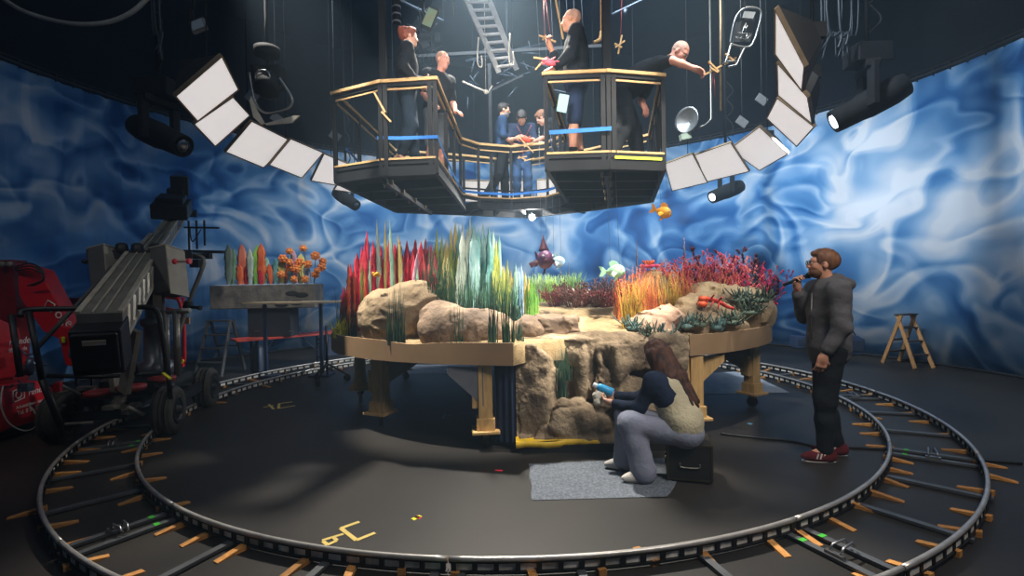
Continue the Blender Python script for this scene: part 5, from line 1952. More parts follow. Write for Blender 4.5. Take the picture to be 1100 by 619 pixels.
# loudspeakers at the foot of the backdrop
for pts, lab in (((855, 881, 362, 372.5, 10.6), 'low dark loudspeaker cabinet on the floor in front of the standing man'), ((906, 929, 362, 381, 9.6), 'tall dark loudspeaker cabinet on the floor behind the standing man')):
    a, b = at(pts[0], pts[3], pts[4]), at(pts[1], pts[2], pts[4])
    t = thing('loudspeaker', lab, 'loudspeaker', ((a.x + b.x) / 2, pts[4], 0))
    h_ = b.z + .02
    MB().prism([(a.x, pts[4], .01), (b.x, pts[4], .01), (b.x, pts[4], h_ * .82), ((a.x * .3 + b.x * .7), pts[4], h_), (a.x, pts[4], h_)], (.05, .4, 0)).build('cabinet', M('speaker_blue', (44, 62, 92), .7, var=.15), t, bevel=.01)
    MB().bar(((a.x + b.x) / 2, pts[4] - .012, .08), ((a.x + b.x) / 2, pts[4] - .012, h_ * .75), (b.x - a.x) * .8, .012, (0, 1, 0)).build('grille', M('speaker_grille', (34, 46, 66), .8, var=.3, scale=80), t)
    mb = MB().tube(catmull([((a.x + b.x) / 2 - .1, pts[4] + .1, h_), ((a.x + b.x) / 2, pts[4] + .1, h_ + .12), ((a.x + b.x) / 2 + .1, pts[4] + .1, h_)], 5), .012, 6)
    mb.build('handle', m_blk, t)

# ================================================================== lamps and gear in the air
m_lens = bpy.data.materials.new('lens_glow')
m_lens.use_nodes = True
_b = m_lens.node_tree.nodes['Principled BSDF']
_b.inputs['Emission Color'].default_value = (.85, .92, 1, 1)
_b.inputs['Emission Strength'].default_value = 4
m_glass = M('lens_dark', (60, 70, 84), .1, .0, spec=.8)


def moving_head(lab, c, aim, s, lit, up_=Vector((0, 0, 1)), roof=8.0):
    c = Vector(c)
    d = (Vector(aim) - c).normalized()
    t = thing('moving_head_light', lab, 'stage light', c)
    mb = MB().lathe([(.06, -.40), (.12, -.38), (.145, -.25), (.15, 0), (.135, .1), (.13, .28), (.125, .36), (.11, .36), (.105, .33)][0:9], c, d, 22)
    mb.v = [tuple(c + (Vector(v) - c) * s) for v in mb.v]
    b = mb.build('head', m_house, t)
    MB().lathe([(.075 * s, .335 * s), (.075 * s, .362 * s), (.02 * s, .372 * s)], c, d, 18).build('lens', m_lens if lit else m_glass, t)
    sd = d.cross(up_).normalized()
    mb = MB()
    for k_ in (-1, 1):
        mb.bar(c + sd * k_ * .19 * s - Vector((0, 0, .06 * s)), c + sd * k_ * .19 * s + Vector((0, 0, .38 * s)), .05 * s, .11 * s)
    mb.bar(c - sd * .21 * s + Vector((0, 0, .38 * s)), c + sd * .21 * s + Vector((0, 0, .38 * s)), .12 * s, .07 * s)
    mb.build('yoke', m_house, t)
    MB().box(c + Vector((0, 0, .52 * s)), (.36 * s, .28 * s, .2 * s)).build('base', m_house, t, bevel=.01)
    mb = MB().tube([c + Vector((0, 0, .6 * s)), Vector((c.x, c.y, roof))], .025, 8)
    for k_ in range(4):
        z_ = c.z + .75 * s + k_ * .35
        mb.tube(catmull([(c.x, c.y, z_), (c.x + .12, c.y - .08, z_ + .15), (c.x + .02, c.y - .03, z_ + .35)], 5), .012, 5)
    mb.build('hanging_pole', m_house, t)
    return c, d


MH = {}
MH['right'] = moving_head('big black moving head lamp shining a beam down beside the lamp ring', at(932, 112, 6.2), at(752, 206, 6.9), 1.15, True)
MH['left'] = moving_head('big unlit moving head lamp hanging over the crane side', at(172, 146, 6.2), at(230, 172, 6.0), 1.1, False)
MH['mid'] = moving_head('smaller lit moving head lamp below the far end of the lamp ring', at(780, 206, 9.6), at(740, 222, 9.4), .95, True)
MH['midl'] = moving_head('smaller unlit moving head lamp under the crane end of the lamp ring', at(372, 214, 9.8), at(390, 226, 9.6), .85, False)

# backlight under the gantry
c = at(571.5, 233.5, 9.1)
t = thing('backlight', 'small bright spotlight glaring under the middle of the gantry', 'spotlight', c)
MB().lathe([(.06, -.16), (.075, -.1), (.075, .02), (.06, .02)], c, (0, -1, -.12), 16).build('can', m_house, t)
m_glare = bpy.data.materials.new('glare')
m_glare.use_nodes = True
_b = m_glare.node_tree.nodes['Principled BSDF']
_b.inputs['Emission Color'].default_value = (1, .97, .92, 1)
_b.inputs['Emission Strength'].default_value = 120
MB().ell(c + Vector((0, -.02, 0)), (.05, .03, .05), None, 12).build('bulb', m_glare, t)
MB().tube([c, c + Vector((0, .1, .12)), Vector((c.x, c.y + .1, 2.83))], .015, 6).build('bracket', m_house, t)


def worklight(lab, px, py, Y, w, h, ang, mat, name='work_light', cat='work light', topz=8.0):
    c = at(px, py, Y)
    t = thing(name, lab, cat, c)
    R = Matrix.Rotation(ang, 3, 'Y')
    MB().box(c, (w, .05, h), R).build('case', m_tub if name == 'work_light' else m_house, t, bevel=.008)
    MB().box(c + Vector((0, -.03, 0)), (w * .8, .012, h * .75), R).build('face', mat, t)
    mb = MB().tube(catmull([c + Vector((-.02, .03, 0)), c + Vector((-.1, .05, .2)), c + Vector((-.06, .05, .6)), Vector((c.x - .03, c.y + .05, topz))], 6), .012, 6)
    mb.build('cable', m_house, t)
    return c


m_lcd = M('panel_pale', (150, 160, 166), .4, var=.1)
worklight('square work light with pale face on a dangling cable above the ring lamps', 213.5, 28, 5.6, .17, .13, -.35, m_lcd)
mscreen = bpy.data.materials.new('monitor_picture')
mscreen.use_nodes = True
nt = mscreen.node_tree
b = nt.nodes['Principled BSDF']
tc = nt.nodes.new('ShaderNodeTexCoord')
nz = nt.nodes.new('ShaderNodeTexNoise')
nz.inputs['Scale'].default_value = 9
nt.links.new(tc.outputs['Object'], nz.inputs['Vector'])
rp = nt.nodes.new('ShaderNodeValToRGB')
rp.color_ramp.elements[0].color = (*lin((120, 170, 190)), 1)
rp.color_ramp.elements[1].color = (*lin((190, 90, 60)), 1)
e = rp.color_ramp.elements.new(.5)
e.color = (*lin((150, 180, 120)), 1)
nt.links.new(nz.outputs['Fac'], rp.inputs['Fac'])
nt.links.new(rp.outputs['Color'], b.inputs['Emission Color'])
b.inputs['Emission Strength'].default_value = .4
b.inputs['Base Color'].default_value = (.05, .05, .05, 1)
worklight('small lit video monitor hung above the woman on the balcony', 462, 20, 6.4, .15, .30, .42, mscreen, 'video_monitor', 'monitor')

# hanging lift cages and frames
m_wire = M('frame_steel', (128, 130, 130), .35, .8)


def frame_loop(P, r=.012, n=8):
    return MB().tube(catmull(P + [P[0]], n), r, 6)


t = thing('hanging_lamp_frame', 'hanging lamp in an oval steel yoke above the ring on the crane side', 'hanging lamp', at(292, 100, 5.2))
Y = 5.2
MB().tube(catmull([at(268, 78, Y), at(274, 108, Y), at(284, 121, Y), at(300, 120, Y), at(312, 114, Y), at(313, 104, Y), at(300, 84, Y)], 8), .014, 6).build('yoke', m_wire, t)
mb = MB().lathe([(.05, -.12), (.12, -.1), (.13, .06), (.10, .08)], at(287, 92, Y), (.1, -.5, -.8), 18)
mb.box(at(290, 84, Y + .1), (.3, .2, .2))
mb.lathe([(.12, 0), (.13, .08), (.08, .1)], at(287, 60, Y), (0, 0, 1), 16)
mb.tube([at(287, 75, Y), at(286, 20, Y), (at(286, 20, Y).x, Y, 8)], .02, 6)
mb.build('lamp_body', m_house, t)
MB().tube([at(282 + 8 * math.cos(a), 82 + 7 * math.sin(a), Y - .1) for a in [k_ * .524 for k_ in range(12)]], .008, 5, True).build('ring', m_wire, t)
mb = MB().prism([at(270, 103, Y - .05), at(276, 118, Y - .05), at(284, 132, Y - .05), at(281, 134, Y - .05), at(272, 126, Y - .05), at(268, 108, Y - .05)], (0, .02, 0))
mb.prism([at(284, 133, Y - .05), at(316, 124, Y - .05), at(322, 124, Y - .05), at(313, 132, Y - .05), at(286, 134.5, Y - .05)], (0, .02, 0))
mb.build('barn_door', M('barn_pale', (150, 146, 136), .6), t)
MB().box(at(271, 104, Y), (.12, .02, .12), Matrix.Rotation(.7, 3, 'Y')).build('filter', M('filter_grey', (70, 80, 90), .5), t)

t = thing('wire_basket', 'steel framed basket hanging high beside the lamp ring near the leaning man', 'basket', at(798, 40, 5.4))
Y = 5.4
frame_loop([at(784, 47, Y), at(790, 20, Y), at(800, 9, Y), at(815, 10, Y), at(817, 20, Y), at(809, 46, Y), at(800, 51, Y)]).build('rim', m_wire, t)
mb = MB().prism([at(788, 45, Y + .02), at(793, 22, Y + .02), at(801, 13, Y + .02), at(812, 14, Y + .02), at(806, 45, Y + .02)], (0, .06, 0))
mb.build('tray', M('tray_dark', (46, 52, 58), .5, .3), t)
MB().prism([at(797, 20, Y), at(799, 13, Y), at(811, 14, Y), at(808, 21, Y)], (0, -.02, 0)).build('label_plate', M('plate_grey', (120, 124, 124), .6), t)
mb = MB()
for k_ in range(10):
    p, q = at(random.uniform(788, 808), random.uniform(24, 45), Y - .01), at(random.uniform(788, 808), random.uniform(24, 45), Y - .01)
    mb.tube([p, q], .006, 4)
mb.build('clutter', m_wire, t)
mb = MB().tube([at(785, 48, Y), at(780, 66, Y), at(776, 70, Y)], .012, 6).tube([at(800, 51, Y), at(791, 70, Y), at(782, 72, Y)], .012, 6).tube([at(780, 66, Y), at(793, 66, Y)], .01, 6)
mb.tube([at(800, 10, Y), (at(800, 10, Y).x, Y, 8)], .012, 6)
mb.build('hanger', m_wire, t)
for px, y0, y1, Y_, r_, lab, m_ in ((774, 20, 119, 5.6, .012, 'thin pale rod hanging beside the crossed sticks', M('rod_tan', (170, 150, 120), .6)), (565, -20, 37, 6.5, .014, 'tan wooden rod hanging in front of the bald man in shorts', m_gwood), (646, -20, 34, 6.6, .016, 'bent tan pole hanging behind the bald man in shorts', m_gwood), (487, -30, 17, 6.0, .008, 'short thin rod hanging beside the aluminium ladder', m_wire)):
    p, q = at(px + (28 if px == 565 else 0), y1, Y_), at(px, y0, Y_)
    mb = MB().tube([p, q, (q.x, q.y, 8.0)] if px != 565 else [at(605, 42, Y_), at(597, 0, Y_), (at(594, -20, Y_).x, Y_, 8.0)], r_, 6)
    if px == 646:
        mb.tube(catmull([p, p + Vector((-.02, 0, -.1)), p + Vector((-.1, 0, -.14))], 5), r_ * 1.5, 6)
    tag(mb.build('hanging_rod', m_), lab, 'rod')
for i, (px, py, lab) in enumerate([(818, 107, 'upper square card hung between basket and lamp ring'), (797, 131, 'lower square card hung under the basket'), (360, 146, 'square card hung behind the balcony on the crane side'), (297, 127, 'small grey card below the hanging oval lamp')]):
    c = at(px, py, 7.2)
    o = MB().box(c, (.16, .012, .12), Matrix.Rotation(.65, 3, 'Y')).tube([c, (c.x, c.y, 8)], .004, 4).build('hanging_card', M('card_grey', (104, 106, 108), .7))
    tag(o, lab, 'card')
t = thing('fan_lamp', 'round reflector lamp low beside the lamp ring behind the leaning man', 'lamp', at(741, 132, 7.6))
Y = 7.6
MB().lathe([(.03, -.1), (.12, -.06), (.19, .05), (.2, .07), (.17, .05), (.03, -.04)], at(740, 130, Y), (-.75, -.6, .0), 20).build('reflector', m_wire, t)
mb = MB().tube([at(745, 140, Y), at(758, 134, Y), at(764, 128, Y), (at(764, 100, Y).x, Y, 8)], .014, 6)
mb.build('arm', m_tub, t)
MB().box(at(736, 147, Y), (.15, .1, .09), Matrix.Rotation(-.2, 3, 'Y')).build('ballast', M('ballast_pale', (150, 160, 140), .6), t)

# aluminium ladder hung in the middle
t = thing('aluminium_ladder', 'aluminium ladder hanging down from the roof in the middle', 'ladder', at(530, 40, 6.8))
Y = 6.8
tl, bl_ = at(491, -22, Y), at(536, 78, Y + .25)
tr, br_ = at(517, -22, Y), at(555, 75, Y + .25)
for a, b in ((tl, bl_), (tr, br_)):
    MB().bar(b, b.lerp(a, 1.0), .03, .07).build('stile', M('ladder_alu', (196, 198, 200), .35, .6), t)
    MB().tube([a, Vector((a.x, a.y, 8.0))], .012, 6).build('hook_cable', m_wire, t)
for k_ in range(11):
    u = .06 + k_ * .088
    MB().bar(bl_.lerp(tl, u), br_.lerp(tr, u), .035, .03).build('rung', M('ladder_alu', (196, 198, 200)), t)
for px, y0, y1 in ((514, 40, 72), (548, 36, 70)):
    mb = MB().tube(catmull([at(px, y0, Y), at(px - 1, y1 - 5, Y), at(px + 3, y1, Y), at(px + 4, y1 - 6, Y), at(px + 3, y0 + 20, Y)], 6), .01, 6)
    mb.build('rope_loop', M('rope_pale', (190, 186, 176), .8), t)

# pipes, hoses and roof tracks
cab = catmull([at(5, 0, 5), at(25, 12, 5), at(55, 21.5, 5), at(85, 26, 5), at(115, 24, 5), at(140, 14, 5), at(158, -2, 5), at(166, -16, 5)], 10)
cab = [Vector((cab[0].x - .1, 5, 8))] + cab + [Vector((cab[-1].x + .1, 5, 8))]
tag(MB().tube(cab, .022, 8).build('hanging_hose', M('hose_grey', (140, 138, 132), .6)), 'thick pale grey hose drooping across the dark upper corner', 'hose')
for i, (px, lab) in enumerate([(168, 'thin cable hanging beside the big unlit moving head lamp'), (905, 'tangled cable bundle hanging above the big lit moving head lamp'), (886, 'thin cable loop hanging beside the highest softbox near the lit lamp')]):
    mb = MB()
    Y = 6.0
    for k_ in range(3 if i != 1 else 9):
        o_ = random.uniform(-6, 6) * (1 if i != 1 else 3)
        mb.tube(catmull([(at(px + o_, 0, Y).x, Y, 8), tuple(at(px + o_ * 1.4, 10, Y)), tuple(at(px + o_ * .5 + random.uniform(-8, 8), 35, Y)), tuple(at(px + random.uniform(-9, 9), random.uniform(45, 70), Y))], 6), random.uniform(.006, .014), 5)
    tag(mb.build('hanging_cable', M('cable_dark', (52, 58, 66), .5)), lab, 'cable')
for i, (P, r_, lab) in enumerate([([(-2.9, 5.2, 5.9), (-2.2, 6.6, 5.75), (-1.0, 7.8, 5.65)], .02, 'curved roof track sweeping over the crane side balcony, lower'), ([(-3.0, 5.6, 6.5), (-2.2, 7.0, 6.3), (-1.0, 8.2, 6.2)], .02, 'curved roof track over the crane side balcony, upper'), ([(1.6, 7.6, 5.6), (2.6, 6.9, 5.8), (3.6, 5.6, 6.1)], .018, 'curved roof track over the leaning man, lower'), ([(1.6, 8.2, 6.3), (2.8, 7.2, 6.5), (3.8, 5.8, 6.8)], .018, 'curved roof track over the leaning man, upper')]):
    mb = MB().tube(catmull(P, 10), r_, 6)
    for p in P:
        mb.tube([p, (p[0], p[1], 8.0)], .006, 4)
    for p in catmull(P, 4)[1::2]:
        mb.lathe([(.03, -.05), (.03, .02)], p - Vector((0, 0, .04)), (0, 0, 1), 8)
    tag(mb.build('roof_track', M('track_dim', (70, 80, 92), .5, .4)), lab, 'roof track')
mb = MB()
for k_ in range(7):
    x_ = .35 + .11 * k_
    mb.tube([(x_, 7.4 + .1 * math.sin(k_), 8), (x_ + .12, 7.3, 4.6 + .2 * math.cos(k_ * 2))], .004, 4)
tag(mb.build('puppet_strings', M('string_grey', (110, 120, 135), .6)), 'loose marionette strings hanging from the roof beside the ladder', 'strings', kind='stuff')
o = MB().tube([at(497, 88, 6.9), at(521, 98, 6.9)], .012, 6).ell(at(522, 98.5, 6.9), (.035, .035, .035), None, 10).tube([at(524, 100, 6.9), at(529, 92, 6.9)], .012, 6).tube([at(522, 98.5, 6.9), (at(522, 98, 6.9).x, 6.9, 8)], .004, 4).build('ball_arm', M('arm_pale', (176, 176, 172), .5))
tag(o, 'white jointed arm with a ball end hanging beside the man in the polo shirt', 'arm')
o = MB().tube([(at(426, 0, 6.6).x, 6.6, 8), at(426, 25, 6.6)], .055, 12).build('hanging_pipe', m_house)
for z_ in (0, 8, 16, 24):
    MB().lathe([(.058, -.012), (.06, 0), (.058, .012)], at(426, z_, 6.6), (0, 0, 1), 14).build('band', m_wire, o)
tag(o, 'thick black pipe with pale bands hanging above the woman on the balcony', 'pipe')
mb = MB()
for k_ in range(16):
    p = at(random.uniform(436, 472), random.uniform(5, 60), 7.0)
    q = at(random.uniform(440, 475), random.uniform(10, 75), 7.0)
    mb.tube(catmull([p, p.lerp(q, .5) + Vector((random.uniform(-.1, .1), 0, random.uniform(-.1, .1))), q], 4), random.uniform(.006, .014), 5)
for k_ in range(7):
    mb.box(at(random.uniform(438, 475), random.uniform(8, 55), 7.0), (random.uniform(.05, .12), .06, random.uniform(.05, .16)), Matrix.Rotation(random.random() * 3, 3, 'Y'))
mb.tube([at(455, 40, 7.0), (at(455, 0, 7).x, 7.0, 8)], .02, 6)
tag(mb.build('rigging_gear', M('rig_dim', (58, 66, 76), .5, .4)), 'dim tangle of rigging gear hanging behind the monitor', 'rigging')
mb = MB()
for k_ in range(26):
    p = at(random.uniform(500, 600), random.uniform(55, 105), 9.6)
    q = p + Vector((random.uniform(-.4, .4), random.uniform(-.2, .2), random.uniform(-.25, .25)))
    mb.tube([p, q], random.uniform(.008, .018), 5)
mb.tube([at(500, 66, 9.7), at(590, 46, 9.7)], .03, 6)
mb.tube([at(545, 57, 9.7), (at(545, 57, 9.7).x, 9.7, 8)], .02, 6)
tag(mb.build('rigging_gear', M('rig_dim', (58, 66, 76))), 'dark cluster of thin rigging pipes far behind the ladder', 'rigging')


def cross(lab, P, m_=None, strings=None, r=.011):
    mb = MB()
    for (a, b, Y) in P:
        mb.bar(at(*a, Y), at(*b, Y), r * 2, r * 1.6)
    t = mb.build('marionette_control', m_ or m_gwood)
    tag(t, lab, 'marionette control')
    if strings:
        s_ = MB()
        for (a, b, Y) in strings:
            s_.tube([at(*a, Y), at(*b, Y)], .004, 4)
        s_.build('strings', M('string_red', (150, 60, 60), .6), t)
    return t


cross('triple crossed wooden marionette control in the outstretched hand of the leaning man', [((754, 82), (791, 62), 5.45), ((761, 66), (772, 77), 5.43), ((763, 73), (771, 78), 5.43), ((779, 58), (791, 68), 5.43)], None, [((766, 78), (764, 98), 5.45), ((767, 78), (768, 104), 5.45)])
cross('wooden cross with pink puppet in the bald mans lowered hand', [((573, 62), (594, 65), 5.6), ((587, 62), (575, 75), 5.58)])
cross('small wooden bow control hanging above the pink puppet', [((579, 38), (597, 45), 6.4), ((583, 43), (587, 38), 6.4)], None, [((585, 40), (584, 0), 6.4), ((592, 42), (586, 0), 6.4)])
cross('small wooden cross hanging behind the column by the bald man', [((664, 58), (668, 38), 6.4), ((661, 51), (671, 44), 6.38), ((660, 47), (668, 51), 6.38)], None, [((667, 38), (668, 0), 6.4)])
cross('wooden cross held by the bent man in the middle of the gantry', [((557, 147), (573, 164), 8.25), ((563, 158), (572, 153), 8.25)], None, [((555, 135), (562, 146), 8.3), ((571, 134), (564, 148), 8.3)])
cross('pair of crossed sticks dangling before the middle mans jeans', [((556, 170), (566, 168), 8.25), ((557, 168), (565, 172), 8.25), ((563, 173), (574, 170), 8.25)], None, [((562, 160), (562, 170), 8.25)])
for i, (px, py, Y, m_, s_, lab) in enumerate([(590, 67, 5.55, M('puppet_pink', (222, 90, 104), .6), .06, 'pink puppet body hanging from the bald mans wooden cross'), (565, 150, 8.3, M('puppet_orange', (220, 80, 50), .6), .07, 'red orange puppet in the hands of the bent middle man')]):
    c = at(px, py, Y)
    t = thing('hand_puppet', lab, 'puppet', c)
    mb = MB().ell(c, (s_ * 1.3, s_ * .7, s_ * .6), Matrix.Rotation(.4, 3, 'Y'), 12)
    mb.build('body', m_, t)
    mb = MB()
    for k_ in range(5):
        a = k_ * .9
        mb.tube([c, c + Vector((math.cos(a) * s_ * 1.8, -.02, math.sin(a) * s_))], [.016, .006], 5)
    mb.build('limbs', m_, t)
# ================================================================== people
def skin_mat(name, rgb):
    m = M(name, rgb, .55, var=.07, scale=14, bump=.08, bscale=80)
    m.node_tree.nodes['Principled BSDF'].inputs['Subsurface Weight'].default_value = .08
    m.node_tree.nodes['Principled BSDF'].inputs['Subsurface Radius'].default_value = (.02, .01, .006)
    return m


def cloth(name, rgb, var=.15, bump=.25):
    return M(name, rgb, .88, var=var, scale=6, bump=bump, bscale=45, spec=.2)


DEF = dict(pel=(0, 0, .95), neck=(0, -.01, 1.49), head=(0, .035, 1.655), look=(0, 1, 0), hup=(0, 0, 1),
           shR=(.185, -.01, 1.435), elR=(.235, -.04, 1.15), wrR=(.235, .06, .91), shL=(-.185, -.01, 1.435), elL=(-.235, -.04, 1.15), wrL=(-.235, .06, .91),
           hipR=(.09, 0, .92), knR=(.10, .03, .50), anR=(.105, -.03, .085), hipL=(-.09, 0, .92), knL=(-.10, .03, .50), anL=(-.105, -.03, .085),
           toeR=(.12, 1, 0), toeL=(-.12, 1, 0), hdR=(0, .15, -1), hdL=(0, .15, -1), hnR=(-1, 0, 0), hnL=(1, 0, 0))
DIRS = ('look', 'hup', 'toeR', 'toeL', 'hdR', 'hdL', 'hnR', 'hnL')


def unit(v):
    v = np.array(v, float)
    return v / max(np.linalg.norm(v), 1e-9)


def add_hand(s, w, d, n, sc, curl, thumb_side, fr=.0085):
    """palm, four fingers of unequal length in two bent joints and a thumb from the side of the palm"""
    w, d, n = np.array(w, float), unit(d), unit(n)
    a = unit(np.cross(d, n))
    n = np.cross(a, d)
    Rm = np.stack([a, d, n], 1)
    s.rbox(w + d * .052 * sc, (.030 * sc, .038 * sc, .006 * sc), Rm, .009 * sc, .02)
    s.cone(w, w + d * .03 * sc, .024 * sc, .026 * sc, .03)
    for i, (ox, ln) in enumerate(((-.034, .066), (-.0115, .080), (.0115, .086), (.034, .076))):
        o = ox * thumb_side
        p0 = w + d * .088 * sc + a * o * sc
        c1 = curl * .9 + .05 * i
        d1 = unit(d * math.cos(c1) + n * math.sin(c1) + a * o * 2)
        p1 = p0 + d1 * ln * .5 * sc
        c2_ = curl * 1.9 + .1
        d2 = unit(d * math.cos(c2_) + n * math.sin(c2_) + a * o * 2)
        p2 = p1 + d2 * ln * .5 * sc
        s.cone(p0 - d * .02 * sc, p0, fr * 1.1, fr * 1.1, .006)
        s.cone(p0, p1, fr * 1.08, fr, .004)
        s.cone(p1, p2, fr, fr * .85, .004)
    t0 = w + d * .03 * sc + a * .028 * thumb_side * sc
    t1 = t0 + unit(a * thumb_side * .75 + d * .6 + n * .35) * .04 * sc
    t2 = t1 + unit(a * thumb_side * .25 + d * .8 + n * (.3 + curl * .4)) * .032 * sc
    s.cone(t0, t1, .013 * sc, fr * 1.15, .01)
    s.cone(t1, t2, fr * 1.15, fr * .95, .004)


def person(label, base, yaw, height, J, skin, top, bottom, shoes, hair=None, h=.010, sleeve=1.9, leg=1.9, fat=1.0, wide=1.0,
           flare=1.0, curlR=.5, curlL=.5, female=False, jacket=False, glasses=False, beard=None, socks=None, world=None, hairmat=None, hem=.86, loose=1.0):
    """J: joint overrides in the body's own frame (x right, y forward, z up, for a 1.8 m figure)"""
    sc = height / 1.8
    a = math.radians(yaw)
    Fv, Rv, Uv = np.array([math.cos(a), math.sin(a), 0]), np.array([math.sin(a), -math.cos(a), 0]), np.array([0, 0, 1.0])
    base = np.array(base, float)
    P = {}
    for k_, v in {**DEF, **J}.items():
        q = Rv * v[0] + Fv * v[1] + Uv * v[2]
        P[k_] = unit(q) if k_ in DIRS else base + q * sc
    for k_, v in (world or {}).items():
        P[k_] = unit(v) if k_ in DIRS else np.array(v, float)
    up = unit(P['neck'] - P['pel'])
    r_ = P['shR'] - P['shL']
    r_ = unit(r_ - up * (r_ @ up))
    f_ = np.cross(up, r_)
    T = np.stack([r_, f_, up], 1)
    pr = unit(P['hipR'] - P['hipL'])
    tl = np.linalg.norm(P['neck'] - P['pel'])
    hl, hu = unit(P['look']), unit(P['hup'])
    hr = unit(np.cross(hl, hu))
    hu = np.cross(hr, hl)
    H = np.stack([hr, hl, hu], 1)
    hc = P['head']

    def hp(x, y, z):
        return hc + (hr * x + hl * y + hu * z) * sc
    body = SDF()
    # torso
    bw = .92 if female else 1.0

    def torso(s, inf, lo=0.0, hips=True):
        if hips:
            s.ell(P['pel'] + up * .0, np.array([.158, .115 * fat, .13]) * sc + inf, T, .06)
        s.ell(P['pel'] + up * tl * .36, np.array([.142 * bw, .108 * fat, .17]) * sc + inf, T, .08)
        s.ell(P['pel'] + up * tl * .68, np.array([.165 * bw, .118, .19]) * sc + inf, T, .08)
        for sd in 'RL':
            s.cone(P['neck'] - up * .05 * sc, P['sh' + sd] - up * .012 * sc, .060 * sc + inf * .8, .050 * sc + inf * .7, .06)
            s.cone(P['sh' + sd], P['pel'] + up * tl * .6 + r_ * (.09 if sd == 'R' else -.09) * sc, .06 * sc + inf, .08 * sc + inf, .06)
    torso(body, -.012)
    body.cone(P['neck'] - up * .04 * sc, hc - hu * .055 * sc - hl * .01, .060 * sc, .054 * sc, .03)
    for sd in 'RL':
        body.cone(P['sh' + sd], P['el' + sd], .050 * sc, .041 * sc, .03)
        body.cone(P['el' + sd], P['el' + sd] * .6 + P['wr' + sd] * .4, .041 * sc, .040 * sc, .02)
        body.cone(P['el' + sd] * .6 + P['wr' + sd] * .4, P['wr' + sd], .040 * sc, .026 * sc, .02)
        add_hand(body, P['wr' + sd], P['hd' + sd], P['hn' + sd], sc * .98, curlR if sd == 'R' else curlL, -1 if sd == 'R' else 1, .0088 if h < .0095 else .010)
        body.cone(P['hip' + sd], P['kn' + sd], .080 * sc, .056 * sc, .05)
        body.cone(P['kn' + sd], P['kn' + sd] * .65 + P['an' + sd] * .35, .054 * sc, .057 * sc, .03)
        body.cone(P['kn' + sd] * .65 + P['an' + sd] * .35, P['an' + sd], .057 * sc, .038 * sc, .03)
        body.cone(P['an' + sd], P['an' + sd] + P['toe' + sd] * .13 * sc - Uv * .045 * sc, .038 * sc, .03 * sc, .03)
    # head with a face
    body.ell(hp(0, -.012, .028), np.array([.075, .096, .090]) * sc, H, .02)
    body.ell(hp(0, .020, -.040), np.array([.058, .072, .076]) * sc, H, .035)
    body.ell(hp(0, .066, -.098), np.array([.024, .022, .018]) * sc, H, .03)
    body.ell(hp(0, .074, .030), np.array([.052, .022, .016]) * sc, H, .02)
    for x in (-1, 1):
        body.ell(hp(x * .031, .098, .008), np.array([.017, .014, .011]) * sc, H, .012, True)
        body.ell(hp(x * .044, .060, -.022), np.array([.022, .024, .022]) * sc, H, .025)
        body.ell(hp(x * .079, -.006, -.008), np.array([.011, .022, .032]) * sc, H, .008)
    body.cone(hp(0, .088, .012), hp(0, .110, -.026), .008 * sc, .0135 * sc, .012)
    body.ell(hp(0, .098, -.033), np.array([.019, .012, .010]) * sc, H, .01)
    body.ell(hp(0, .086, -.062), np.array([.025, .012, .007]) * sc, H, .008)
    body.ell(hp(0, .084, -.074), np.array([.022, .012, .008]) * sc, H, .008)
    V, Q = body.mesh(h, None, 1)
    o = np_mesh('person', V, Q, skin, None, tuple(base))
    tag(o, label, 'person')
    mb, m2 = MB(), MB()
    for x in (-1, 1):
        mb.ell(hp(x * .031, .084, .008), np.array([.012, .011, .010]) * sc, Matrix(H.tolist()), 8)
        m2.ell(hp(x * .031, .094, .008), np.array([.0055, .004, .0055]) * sc, Matrix(H.tolist()), 6)
    mb.build('eyes', M('eye_white', (220, 214, 206), .3), o)
    m2.build('irises', M('eye_dark', (30, 24, 22), .2), o)
    # top
    s = SDF()
    i_ = .012 * loose + (.012 if jacket else 0)
    torso(s, i_, hips=False)
    hemp = P['pel'] + up * tl * (hem - .95) * 2
    s.ell(P['pel'] + up * tl * .08, np.array([.156, .116 * fat, .15]) * sc + i_, T, .06)
    if jacket:
        s.cone(P['pel'] + up * tl * .45, P['pel'] - up * .05, .15 * sc, .15 * sc, .06)
    for sd in 'RL':
        e = P['el' + sd]
        w_ = P['wr' + sd]
        k1 = min(1.0, sleeve)
        s.cone(P['sh' + sd], P['sh' + sd] + (e - P['sh' + sd]) * k1, .050 * sc + i_ * .75, .049 * sc + i_ * .8, .05)
        if sleeve > 1:
            s.cone(e, e + (w_ - e) * min(1, sleeve - 1), .048 * sc + i_ * .8, .036 * sc + i_ * .7, .03)
    if jacket:
        s.cone(P['neck'] + f_ * .03 * sc - up * .02, P['neck'] - f_ * .05 * sc + up * .0, .078 * sc, .085 * sc, .03)
        for k_ in range(5):                                    # bunched hood behind the neck
            an = (k_ - 2) * .55
            s.ell(P['neck'] - f_ * (.135 * math.cos(an)) * sc + r_ * .12 * math.sin(an) * sc - up * (.045 - .035 * math.cos(an)) * sc, np.array([.06, .055, .055]) * sc, T, .02)
        s.rbox(P['pel'] - up * .26 * sc, (.4, .4, .12), T, .0, .01, True)
    else:
        s.ell(P['neck'] + up * .03 * sc + f_ * .02 * sc, np.array([.058, .062, .05]) * sc, T, .01, True)

    def folds(x, y, z):
        return .007 * fbm(x * 9, y * 9, z * 16, 2)
    V, Q = s.mesh(h, folds, 1)
    np_mesh('jacket' if jacket else 'top', V, Q, top, o)
    # trousers or shorts
    s = SDF()
    s.ell(P['pel'] - up * .01, np.array([.166, .122 * fat, .14]) * sc, T, .06)
